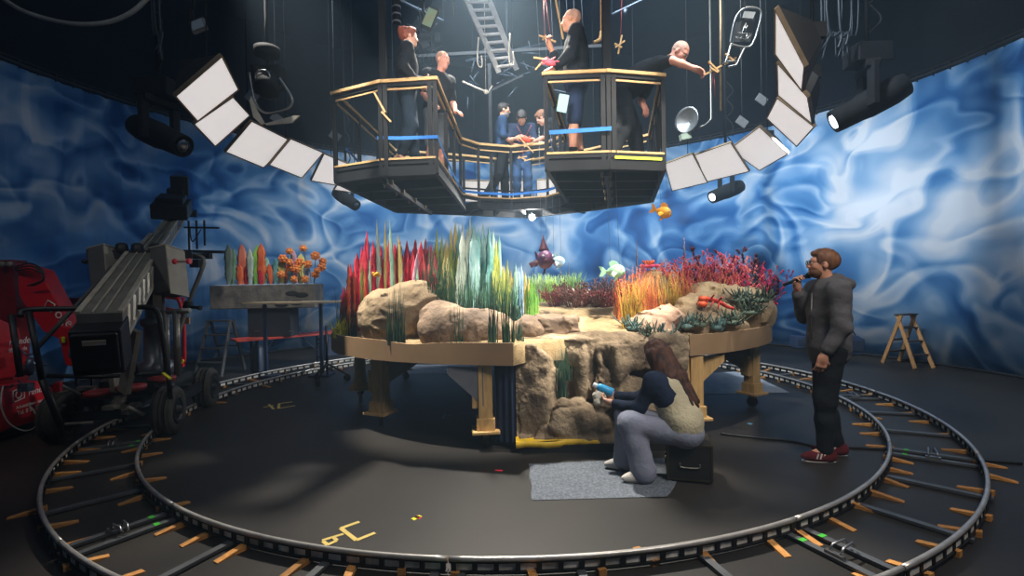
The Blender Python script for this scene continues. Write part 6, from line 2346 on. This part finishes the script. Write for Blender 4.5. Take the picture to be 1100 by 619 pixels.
    for sd in 'RL':
        kn, an = P['kn' + sd], P['an' + sd]
        k1 = min(1.0, leg)
        s.cone(P['hip' + sd], P['hip' + sd] + (kn - P['hip' + sd]) * k1, .098 * sc, (.080 if leg > 1 else .088) * sc * wide, .05)
        if leg > 1:
            e = kn + (an - kn) * min(1, leg - 1)
            s.cone(kn, kn * .6 + e * .4, .078 * sc * wide, .074 * sc * wide, .04)
            s.cone(kn * .6 + e * .4, e, .074 * sc * wide, .062 * sc * wide * flare, .04)
    V, Q = s.mesh(h, lambda x, y, z: .005 * fbm(x * 8, y * 8, z * 14, 2), 1)
    np_mesh('trousers' if leg > 1 else 'shorts', V, Q, bottom, o)
    for sd in 'RL':
        an, td = P['an' + sd], P['toe' + sd]
        zz = an[2] - .085 * sc
        flat_ = unit(td * np.array([1, 1, 1]))
        s = SDF()
        sd_ = unit(np.cross(flat_, Uv))
        un = np.cross(sd_, flat_)
        Fm = np.stack([sd_, flat_, un], 1)
        c0 = an - un * .05 * sc
        s.ell(c0 + flat_ * .055 * sc, np.array([.046, .135, .042]) * sc, Fm, .02)
        s.ell(c0 - flat_ * .03 * sc + un * .02 * sc, np.array([.042, .06, .055]) * sc, Fm, .03)
        s.cone(c0 + un * .01 * sc, an + un * .012 * sc - flat_ * .008 * sc, .046 * sc, .047 * sc, .03)
        s.ell(c0 + flat_ * .05 * sc + un * .012 * sc, np.array([.040, .085, .040]) * sc, Fm, .03)
        s.rbox(c0 + flat_ * .05 * sc - un * .11 * sc, (.2, .3, .07), Fm, 0, .008, True)
        V, Q = s.mesh(min(h, .009), None, 1)
        so = np_mesh('shoe', V, Q, shoes, o)
        mb = MB()
        ring = [c0 + flat_ * (.05 + .132 * math.cos(t_)) * sc + sd_ * (.044 * math.sin(t_) * (1 + .12 * math.cos(t_))) * sc - un * .034 * sc for t_ in [2 * PI * k_ / 20 for k_ in range(20)]]
        mb.prism(ring[::-1], Vector(-un * .012 * sc) * -1 * -1)
        mb.build('sole', M('sole_white', (206, 200, 192), .6), so)
        if socks:
            MB().tube([an - (an - P['kn' + sd]) * 0 - Uv * .01, an + (P['kn' + sd] - an) * .22], [.045 * sc, .047 * sc], 12).build('sock', socks, o)
    if hair:
        s = SDF()
        if hair in ('short', 'curly', 'buzz'):
            th = {'short': .016, 'curly': .024, 'buzz': .004}[hair]
            s.ell(hp(0, -.022, .038), np.array([.075 + th, .094 + th * .8, .084 + th]) * sc, H, .02)
            if hair != 'buzz':
                s.ell(hp(0, .045, .088), np.array([.058, .05, .026]) * sc, H, .03)
            s.rbox(hp(0, .125, -.02), np.array([.12, .065, .085]) * sc, H, .0, .01, True)
            s.rbox(hp(0, .0, -.13), np.array([.12, .2, .085]) * sc, H, .0, .01, True)
            for x in (-1, 1):
                s.ell(hp(x * .09, .01, -.012), np.array([.03, .024, .034]) * sc, H, .008, True)
        elif hair == 'bun':
            s.ell(hp(0, -.02, .036), np.array([.088, .106, .098]) * sc, H, .02)
            s.ell(hp(0, -.085, .085), np.array([.05, .05, .045]) * sc, H, .02)
            s.ell(hp(0, .04, .085), np.array([.07, .05, .035]) * sc, H, .03)
            s.rbox(hp(0, .13, -.03), np.array([.12, .065, .09]) * sc, H, .0, .01, True)
            s.rbox(hp(0, .03, -.15), np.array([.12, .2, .085]) * sc, H, .0, .01, True)
        elif hair == 'long':
            s.ell(hp(0, -.02, .035), np.array([.090, .110, .100]) * sc, H, .02)
            for k_ in range(9):
                an = (k_ - 4) * .36
                x = .085 * math.sin(an)
                y = -.02 - .085 * math.cos(an)
                e = hp(x * 1.05, y + .005, .0)
                ln_ = .24 + .04 * math.cos(an * 2) + .02 * ((k_ * 37) % 5 - 2) / 2
                e2 = e - up * .19 * sc - f_ * .035 * math.cos(an) * sc + r_ * .02 * math.sin(an) - hu * .03
                e3 = e2 - up * ln_ * sc - f_ * .03 * math.cos(an) * sc + r_ * .012 * ((k_ * 7) % 3 - 1)
                s.cone(e, e2, .042 * sc, .040 * sc, .025)
                s.cone(e2, e3, .040 * sc, .016 * sc, .02)
            s.rbox(hp(0, .135, -.04), np.array([.075, .07, .10]) * sc, H, .0, .02, True)
        V, Q = s.mesh(min(h, .009), lambda x, y, z: (.010 if hair in ('curly', 'bun') else .006) * fbm(x * (38 if hair != 'long' else 60), y * (38 if hair != 'long' else 60), z * (38 if hair == 'curly' else 9), 2), 0)
        np_mesh('hair', V, Q, hairmat, o)
    if beard:
        s = SDF()
        s.ell(hp(0, .030, -.066), np.array([.062, .074, .058]) * sc, H, .02)
        s.rbox(hp(0, .03, .03), np.array([.2, .2, .07]) * sc, H, 0, .01, True)
        s.ell(hp(0, .115, -.066), np.array([.026, .03, .012]) * sc, H, .01, True)
        V, Q = s.mesh(min(h, .009), None, 0)
        np_mesh('beard', V, Q, beard, o)
    if glasses:
        mb = MB()
        for x in (-1, 1):
            mb.tube([hp(x * .033 + .026 * math.cos(t_), .112, .006 + .02 * math.sin(t_)) for t_ in [k_ * .628 for k_ in range(10)]], .0028, 5, True)
            mb.tube([hp(x * .058, .110, .012), hp(x * .082, .05, .012), hp(x * .084, -.01, .008)], .0028, 5)
        mb.tube([hp(-.008, .113, .01), hp(.008, .113, .01)], .0028, 5)
        mb.build('glasses', M('glasses_dark', (24, 24, 28), .3), o)
    return o, P


sk1 = skin_mat('skin_fair', (206, 156, 132))
sk2 = skin_mat('skin_warm', (196, 140, 112))
sk3 = skin_mat('skin_rosy', (214, 150, 128))
c_blk = cloth('cloth_black', (20, 23, 28))
c_blk2 = cloth('cloth_black_trouser', (26, 29, 33))
c_navy = cloth('cloth_navy', (30, 40, 60))
c_jean = cloth('cloth_jean', (40, 52, 64))
c_jean2 = cloth('cloth_jean_blue', (52, 78, 112))
c_grey = cloth('cloth_hoodie', (84, 82, 84), .12)
c_sneak = cloth('shoe_dark', (40, 36, 34), .1, .1)
c_boot = cloth('boot_brown', (120, 94, 74), .2, .2)
c_red = cloth('shoe_maroon', (92, 30, 36), .15, .1)
c_wht = cloth('shoe_white', (196, 192, 184), .1, .15)
h_brn = M('hair_brown', (84, 54, 36), .6, rgb2=(120, 78, 50), scale=30, aniso=(1, 1, .3))
h_red = M('hair_auburn', (104, 50, 36), .6, rgb2=(150, 80, 56), scale=30)
h_drk = M('hair_dark', (30, 24, 22), .6, rgb2=(52, 40, 34), scale=30)
h_long = M('hair_long_brown', (40, 24, 18), .75, rgb2=(86, 52, 36), scale=26, aniso=(1, 1, .25))
h_gry = M('hair_grey', (120, 116, 112), .7)

# --- the man with the microphone: faces the set, seen from his left behind
Pm = Vector((2.67, 4.18, 0))
o, P = person('person in a dark grey hooded jacket standing and speaking into a microphone', Pm, 168, 1.80,
              dict(look=(.12, 1, .10), head=(0, .04, 1.65), shL=(-.20, 0, 1.43), shR=(.20, .02, 1.43), elR=(.24, .10, 1.20), wrR=(.10, .205, 1.455), hdR=(-.25, .12, .95), hnR=(-.85, -.5, .1),
                   elL=(-.25, .0, 1.14), wrL=(-.22, .12, .90), hdL=(.1, .2, -1), anL=(-.07, .06, .085), knL=(-.08, .06, .50), anR=(.12, -.10, .085), knR=(.11, .0, .50), toeL=(-.02, 1, 0), toeR=(.2, 1, 0)),
              sk2, c_grey, c_blk2, c_red, 'short', .0085, 1.75, 1.95, curlR=1.1, curlL=.5, jacket=True, glasses=True, hairmat=h_brn, beard=M('beard_brown', (104, 70, 50), .8), loose=1.25, wide=1.0)
mic0 = Vector(P['wrR']) + Vector(P['hdR']) * .075 + Vector(P['hnR']) * .030
a_, b_ = at(850, 297.5, mic0.y), at(875, 288, mic0.y - .06)
md = (b_ - a_).normalized()
t = thing('microphone', 'black handheld microphone in the standing mans raised hand', 'microphone', mic0)
MB().lathe([(.010, -.14), (.013, -.13), (.016, .02), (.019, .05), (.012, .052)], mic0, md, 14).build('handle', M('mic_black', (18, 18, 20), .4), t)
MB().ell(mic0 + md * .075, (.026, .026, .028), None, 14).build('grille_ball', M('mic_grille', (46, 48, 52), .35, .7, var=.3, scale=200), t)
mb = MB()
for sd, nm in (('L', 1), ('R', 2)):
    an, td = Vector(P['an' + sd]), Vector(P['toe' + sd])
    s_ = td.cross(Vector((0, 0, 1))).normalized()
    for k_ in range(3):
        for q in (-1, 1):
            c = an + td * (.035 + .026 * k_) - Vector((0, 0, .032)) + s_ * q * .049
            mb.bar(c - Vector((0, 0, .022)) - td * .006, c + Vector((0, 0, .022)) - td * .018, .011, .004, s_)
mb.build('shoe_stripes', M('sole_white', (206, 200, 192)), o)
MB().tube([Vector(P['neck']) + Vector((-.16, -.02, -.08)), Vector(P['pel']) + Vector((-.16, -.02, .02))], .004, 5).build('zip', m_tub, o)

# --- the seated woman
bx = thing('flight_case', 'low black flight case with metal edges used as a seat', 'case', (1.36, 3.88, 0))
R = Matrix.Rotation(-.25, 3, 'Z')
MB().box((1.36, 3.88, .155), (.32, .32, .27), R).build('box', M('case_black', (24, 24, 26), .6), bx, bevel=.006)
mb = MB()
for sx in (-1, 1):
    for sy in (-1, 1):
        p = Vector((1.36, 3.88, 0)) + R @ Vector((sx * .158, sy * .158, 0))
        mb.bar((p.x, p.y, .02), (p.x, p.y, .29), .014)
for z_ in (.024, .286):
    for sx, sy, ex, ey in ((-1, -1, 1, -1), (1, -1, 1, 1), (1, 1, -1, 1), (-1, 1, -1, -1)):
        a = Vector((1.36, 3.88, z_)) + R @ Vector((sx * .158, sy * .158, 0))
        b = Vector((1.36, 3.88, z_)) + R @ Vector((ex * .158, ey * .158, 0))
        mb.bar(a, b, .012)
mb.build('edge_trim', M('trim_dark_metal', (70, 64, 50), .4, .7), bx)
for q in (Vector((0, .166 * -1, .15)), Vector((.166 * -1, 0, .15))):
    c = Vector((1.36, 3.88, 0)) + R @ q
    d = R @ Vector((1, 0, 0)) if abs(q.y) > .1 else R @ Vector((0, 1, 0))
    MB().tube(catmull([c - d * .07, c - d * .06 + Vector((0, 0, -.03)), c + d * .06 + Vector((0, 0, -.03)), c + d * .07], 5), .007, 6).build('handle', m_tub, bx)
for sx in (-1, 1):
    for sy in (-1, 1):
        p = Vector((1.36, 3.88, 0)) + R @ Vector((sx * .13, sy * .13, 0))
        MB().lathe([(.02, 0), (.02, .022)], p, n=10).build('foot', m_cast, bx)
wd = dict(pel=(1.33, 3.80, .385), neck=(1.17, 3.93, .80), head=(1.15, 4.00, .945), look=(-.50, .80, -.32), hup=(-.15, .25, .95),
          shL=(1.08, 3.83, .755), shR=(1.24, 4.05, .765), elL=(.98, 3.88, .535), wrL=(.83, 4.10, .52), elR=(1.05, 4.10, .56), wrR=(.87, 4.20, .56),
          hipL=(1.28, 3.76, .36), hipR=(1.34, 3.90, .36), knL=(.90, 3.83, .43), knR=(.92, 4.05, .42), anL=(.98, 3.76, .085), anR=(.90, 4.02, .085),
          toeL=(-1, -.05, 0), toeR=(-1, .15, 0), hdL=(-.75, .5, .15), hdR=(-.85, .3, .1), hnL=(.2, .5, .7), hnR=(.1, -.7, .5))
c_vest = cloth('vest_cream', (190, 180, 150), .1, .5)
c_lil = cloth('trouser_lilac', (128, 132, 148), .12)
o, P = person('person with long brown hair sitting on a black case and holding a blue bottle', (1.15, 3.8, 0), 140, 1.68, {}, sk1, c_navy, c_lil, c_wht, 'long', .0085, 1.93, 2.0,
              world=wd, curlR=.8, curlL=.8, female=True, hairmat=h_long, wide=1.25, flare=1.35, loose=.9, socks=cloth('sock_white', (170, 168, 164)))
# cream fleece vest over the back and flanks
s = SDF()
up_ = unit(P['neck'] - P['pel'])
r_ = unit(P['shR'] - P['shL'])
r_ = unit(r_ - up_ * (r_ @ up_))
T = np.stack([r_, np.cross(up_, r_), up_], 1)
tl = np.linalg.norm(P['neck'] - P['pel'])
s.ell(P['pel'] + up_ * tl * .12, np.array([.178, .15, .15]), T, .06)
s.ell(P['pel'] + up_ * tl * .40, np.array([.165, .142, .18]), T, .08)
s.ell(P['pel'] + up_ * tl * .72, np.array([.150, .135, .16]), T, .08)
V, Q = s.mesh(.009, lambda x, y, z: .006 * fbm(x * 9, y * 9, z * 14, 3), 1)
np_mesh('fleece_vest', V, Q, c_vest, o)
hl = (Vector(P['wrL']) + Vector(P['hdL']) * .08 + Vector(P['hnL']) * .03)
t = thing('paint_sponge', 'pale sponge cloth in the seated womans lower hand', 'sponge', hl)
MB().ell(hl + Vector((-.045, .03, .0)), (.065, .03, .05), Matrix.Rotation(.5, 3, 'Y'), 12).ell(hl + Vector((-.06, .02, -.035)), (.04, .028, .035), None, 10).build('sponge', M('sponge_cream', (214, 208, 190), .95, var=.2, scale=40, bump=.5), t)
hr_ = (Vector(P['wrR']) + Vector(P['hdR']) * .08 + Vector(P['hnR']) * .03)
t = thing('spray_bottle', 'bright blue bottle in the seated womans upper hand', 'bottle', hr_)
d_ = Vector((-.9, .25, .35)).normalized()
MB().lathe([(.03, -.07), (.036, -.06), (.036, .04), (.03, .06), (.018, .075)], hr_ + Vector((-.02, .0, .03)), d_, 16).build('bottle', M('bottle_blue', (52, 160, 214), .35, var=.08), t)
MB().lathe([(.02, .07), (.022, .075), (.022, .105), (.015, .11)], hr_ + Vector((-.02, .0, .03)), d_, 14).build('cap', M('cap_white', (220, 226, 228), .4), t)

# --- people on the gantry
Z = 2.925
person('person with auburn bun in dark clothes standing at the front of the crane side balcony', (-1.19, 5.86, Z), 15, 1.66,
       dict(look=(-.1, 1, .05), elR=(.24, -.06, 1.18), wrR=(.16, .14, 1.0), hdR=(-.5, .8, 0), elL=(-.2, .1, 1.2), wrL=(-.02, .22, 1.12), hdL=(.8, .5, .1), anL=(-.08, .10, .085), anR=(.08, -.12, .085)),
       sk1, c_blk, c_jean, c_boot, 'bun', .0105, 1.95, 1.8, female=True, hairmat=h_red, loose=1.5, wide=1.1)
person('bald person in a black polo shirt resting hands on the inner handrail', (-.99, 6.7, Z), -45, 1.74,
       dict(look=(-.15, 1, -.15), neck=(0, .12, 1.46), head=(0, .19, 1.615), elR=(.25, .08, 1.14), wrR=(.2, .20, .96), hdR=(0, 1, -.3), hnR=(0, -.2, -1), elL=(-.25, .08, 1.14), wrL=(-.2, .20, .96), hdL=(0, 1, -.3), hnL=(0, -.2, -1), shL=(-.185, .09, 1.41), shR=(.185, .09, 1.41)),
       sk3, c_blk, cloth('shorts_grey', (110, 116, 122)), c_sneak, 'buzz', .0105, .85, .95, fat=1.2, hairmat=M('stubble', (170, 128, 108), .7), loose=1.3)
person('bearded person in a navy shirt standing in profile at the middle of the gantry', (-.12, 8.78, Z), 5, 1.80,
       dict(look=(.1, 1, -.1), anL=(-.1, .04, .085), anR=(.1, -.32, .14), knR=(.1, -.08, .5), toeR=(.1, .8, -.5), elR=(.22, .0, 1.16), wrR=(.14, .2, 1.0), hdR=(-.2, 1, -.2), elL=(-.2, .08, 1.16), wrL=(-.1, .26, 1.02), hdL=(.3, 1, 0)),
       sk2, cloth('shirt_navy', (40, 62, 92)), c_blk2, c_sneak, 'short', .0115, 1.3, 1.95, hairmat=h_drk, beard=h_gry)
person('dark haired person looking down at a puppet in the middle of the gantry', (.22, 8.85, Z), -90, 1.74,
       dict(look=(0, .5, -.85), hup=(0, .85, .5), neck=(0, .16, 1.42), head=(0, .28, 1.50), shL=(-.185, .12, 1.38), shR=(.185, .12, 1.38), elR=(.24, .2, 1.12), wrR=(.1, .42, 1.10), hdR=(-.5, .8, 0), elL=(-.24, .2, 1.12), wrL=(-.1, .42, 1.08), hdL=(.5, .8, 0)),
       sk1, c_navy, c_jean2, c_sneak, 'short', .0115, 1.2, 1.95, hairmat=h_drk)
person('curly haired person bending forward beside the dark balcony edge', (.98, 8.62, Z), 175, 1.76,
       dict(look=(.1, .75, -.55), hup=(0, .5, .8), pel=(0, -.05, .95), neck=(0, .30, 1.40), head=(0, .42, 1.50), shL=(-.185, .26, 1.36), shR=(.185, .26, 1.36), elR=(.22, .36, 1.1), wrR=(.1, .56, 1.08), hdR=(0, 1, 0), elL=(-.22, .36, 1.1), wrL=(-.1, .56, 1.06), hdL=(0, 1, 0), anR=(.1, .12, .085), anL=(-.1, -.1, .085)),
       sk1, c_blk, c_blk2, cloth('sandal_tan', (120, 90, 70)), 'curly', .0115, .9, .98, hairmat=h_brn)
o, P = person('bald person in black jumper and navy shorts holding a hand to the chin', (.80, 5.86, Z), 172, 1.84,
       dict(look=(.15, 1, .0), head=(0, .05, 1.65), elR=(.24, .14, 1.15), wrR=(.10, .30, 1.42), hdR=(-.4, .3, .85), hnR=(-.6, -.6, .2), elL=(-.26, .06, 1.15), wrL=(-.2, .26, 1.02), hdL=(.1, 1, -.35), hnL=(.9, .1, -.4), anL=(-.06, .05, .085), anR=(.10, -.05, .085)),
       sk2, c_blk, cloth('shorts_navy', (34, 46, 72)), c_sneak, 'buzz', .0105, 1.72, 1.0, fat=1.18, curlR=1.0, curlL=1.2, hairmat=M('stubble', (170, 128, 108)), socks=cloth('sock_black', (22, 22, 24)), loose=1.7)
wl = dict(pel=(1.36, 5.98, 3.83), neck=(1.72, 5.80, 4.04), head=(1.93, 5.60, 4.085), look=(.55, -.40, -.68), hup=(.65, -.3, .6), shL=(1.76, 5.95, 4.02), shR=(1.70, 5.62, 3.98),
          elR=(1.79, 5.42, 3.93), wrR=(2.02, 5.40, 3.83), elL=(1.62, 6.1, 3.75), wrL=(1.60, 5.90, 3.62), hipL=(1.40, 6.08, 3.77), hipR=(1.36, 5.88, 3.77), knL=(1.52, 6.06, 3.38), knR=(1.38, 5.84, 3.38), anL=(1.56, 6.0, 3.01), anR=(1.21, 5.78, 3.06),
          toeL=(.9, -.2, 0), toeR=(.75, -.1, -.62), hdR=(.9, .0, -.4), hdL=(.2, -.4, -.8), hnR=(0, -.2, -1), hnL=(0, 0, -1))
person('bald person with glasses in black leaning over the rail with one arm outstretched', (1.40, 5.9, Z), 0, 1.82, {}, sk3, c_blk, c_blk2, c_sneak, 'buzz', .0105, .8, 1.95,
       world=wl, fat=1.25, curlR=.7, glasses=True, hairmat=M('stubble_grey', (176, 140, 124), .7), loose=1.5, wide=1.15)
# ================================================================== light and air
def wspot(name, loc, tgt, e, col, ang, size=.15, blend=.6):
    return lamp(name, 'SPOT', loc, tgt, e, col, size, ang, blend)


# hard key lamps high on the far side of the balcony, shining on the set
wspot('key_spot', (3.2, 3.5, 7.5), (.45, 5.6, 1.1), 7600, (1, .92, .80), 22, .05, .6)
wspot('key_spot_two', (-.2, 7.3, 6.9), (-.2, 5.0, 1.2), 4600, (1, .95, .86), 46, .14, .4)
wspot('key_spot_three', (2.75, 4.6, 7.2), (2.2, 5.7, 1.1), 1600, (1, .95, .86), 26, .05, .5)
# unseen lamps added out of view to light the set front, people and gear
lamp('ring_wash', 'AREA', (-.6, 2.9, 4.2), (.0, 6.2, 3.9), 44, (1, .95, .90), 1.0, 70)  # stands in for the near softboxes of the ring, which are not built
wspot('cliff_front_fill', (2.3, 2.7, 4.7), (.5, 4.7, .6), 110, (1, .90, .76), 60, .06, .6)  # added fill for the cliff front, not one of the ring lamps
wspot('gear_fill', (-4.6, 2.2, 4.6), (-4.9, 5.0, .7), 110, (1, .95, .9), 60, .15, .7)  # added to brighten the red lift, no known lamp there
wspot('planter_fill', (-3.7, 6.9, 6.9), (-4.3, 9.2, 1.3), 620, (1, .96, .9), 26, .1, .6)  # added to brighten the coral trough, source unseen
lamp('front_fill', 'AREA', (2.6, 1.0, 4.6), (2.0, 4.3, .9), 66, (1, .95, .90), 1.6, 110)  # added soft fill for the standing man and seated woman
wspot('key_spot_left', (-3.2, 4.9, 7.0), (-1.05, 5.45, 1.4), 5200, (1, .95, .86), 22, .05, .5)
# lit moving heads
c, d = MH['right']
wspot('moving_beam', c + d * .5, c + d * 4, 1500, (.80, .90, 1), 36, .04, .3)
c, d = MH['mid']
wspot('moving_beam_two', c + d * .4, c + d * 4 + Vector((0, 0, -.4)), 900, (.85, .93, 1), 34, .04, .3)
# backlight under the gantry
c = at(571.5, 233.5, 9.1)
wspot('backlight_beam', c + Vector((-.01, -.10, -.01)), (-1.6, 4.4, 1.7), 130, (1, .97, .92), 80, .03, .5)
lamp('backlight_bulb', 'POINT', c + Vector((0, -.12, 0)), (0, 0, 0), 60, (1, .97, .92), .03)
# unseen wash lamps added overhead, turned to the painted cloth
for nm, loc, tgt, e, ang in (('cloth_wash', (.8, 6.2, 7.2), (4.6, 12.2, 1.2), 2500, 84), ('cloth_wash_two', (1.0, 4.6, 7.2), (7.2, 8.6, 1.0), 1850, 84),
                             ('cloth_wash_three', (-.6, 6.6, 7.2), (-.8, 14.0, 1.0), 2200, 84), ('cloth_wash_four', (-1.6, 6.0, 7.2), (-4.6, 12.2, .8), 640, 62)):
    wspot(nm, loc, tgt, e, (.78, .90, 1), ang, .25, .9)
lamp('ceiling_fill', 'AREA', (0, 5.5, 7.7), (0, 5.5, 0), 75, (.55, .74, 1), 6, 170)  # added bluish fill under the roof, not a known house lamp
wspot('rig_fill', (-1.5, 2.2, 5.0), (-3.2, 5.6, 4.6), 70, (.85, .93, 1), 75, .2, .8)  # added fill for the dark hanging gear on the crane side

w = bpy.data.worlds.new('haze_air')
SC.world = w
w.use_nodes = True
nt = w.node_tree
nt.nodes['Background'].inputs['Color'].default_value = (0, 0, 0, 1)
nt.nodes['Background'].inputs['Strength'].default_value = 0
vs = nt.nodes.new('ShaderNodeVolumeScatter')
vs.inputs['Color'].default_value = (.55, .78, 1, 1)
vs.inputs['Density'].default_value = .0085
vs.inputs['Anisotropy'].default_value = .35
nt.links.new(vs.outputs['Volume'], nt.nodes['World Output'].inputs['Volume'])

SC.view_settings.view_transform = 'Standard'
SC.view_settings.look = 'None'
SC.view_settings.exposure = 0.0
SC.view_settings.gamma = 1.0
SC.view_settings.use_curve_mapping = False
SC.cycles.max_bounces = 5
SC.cycles.diffuse_bounces = 3
SC.cycles.volume_bounces = 0
SC.cycles.use_denoising = True
SC.cycles.sample_clamp_indirect = 4
SC.cycles.caustics_reflective = False
SC.cycles.caustics_refractive = False
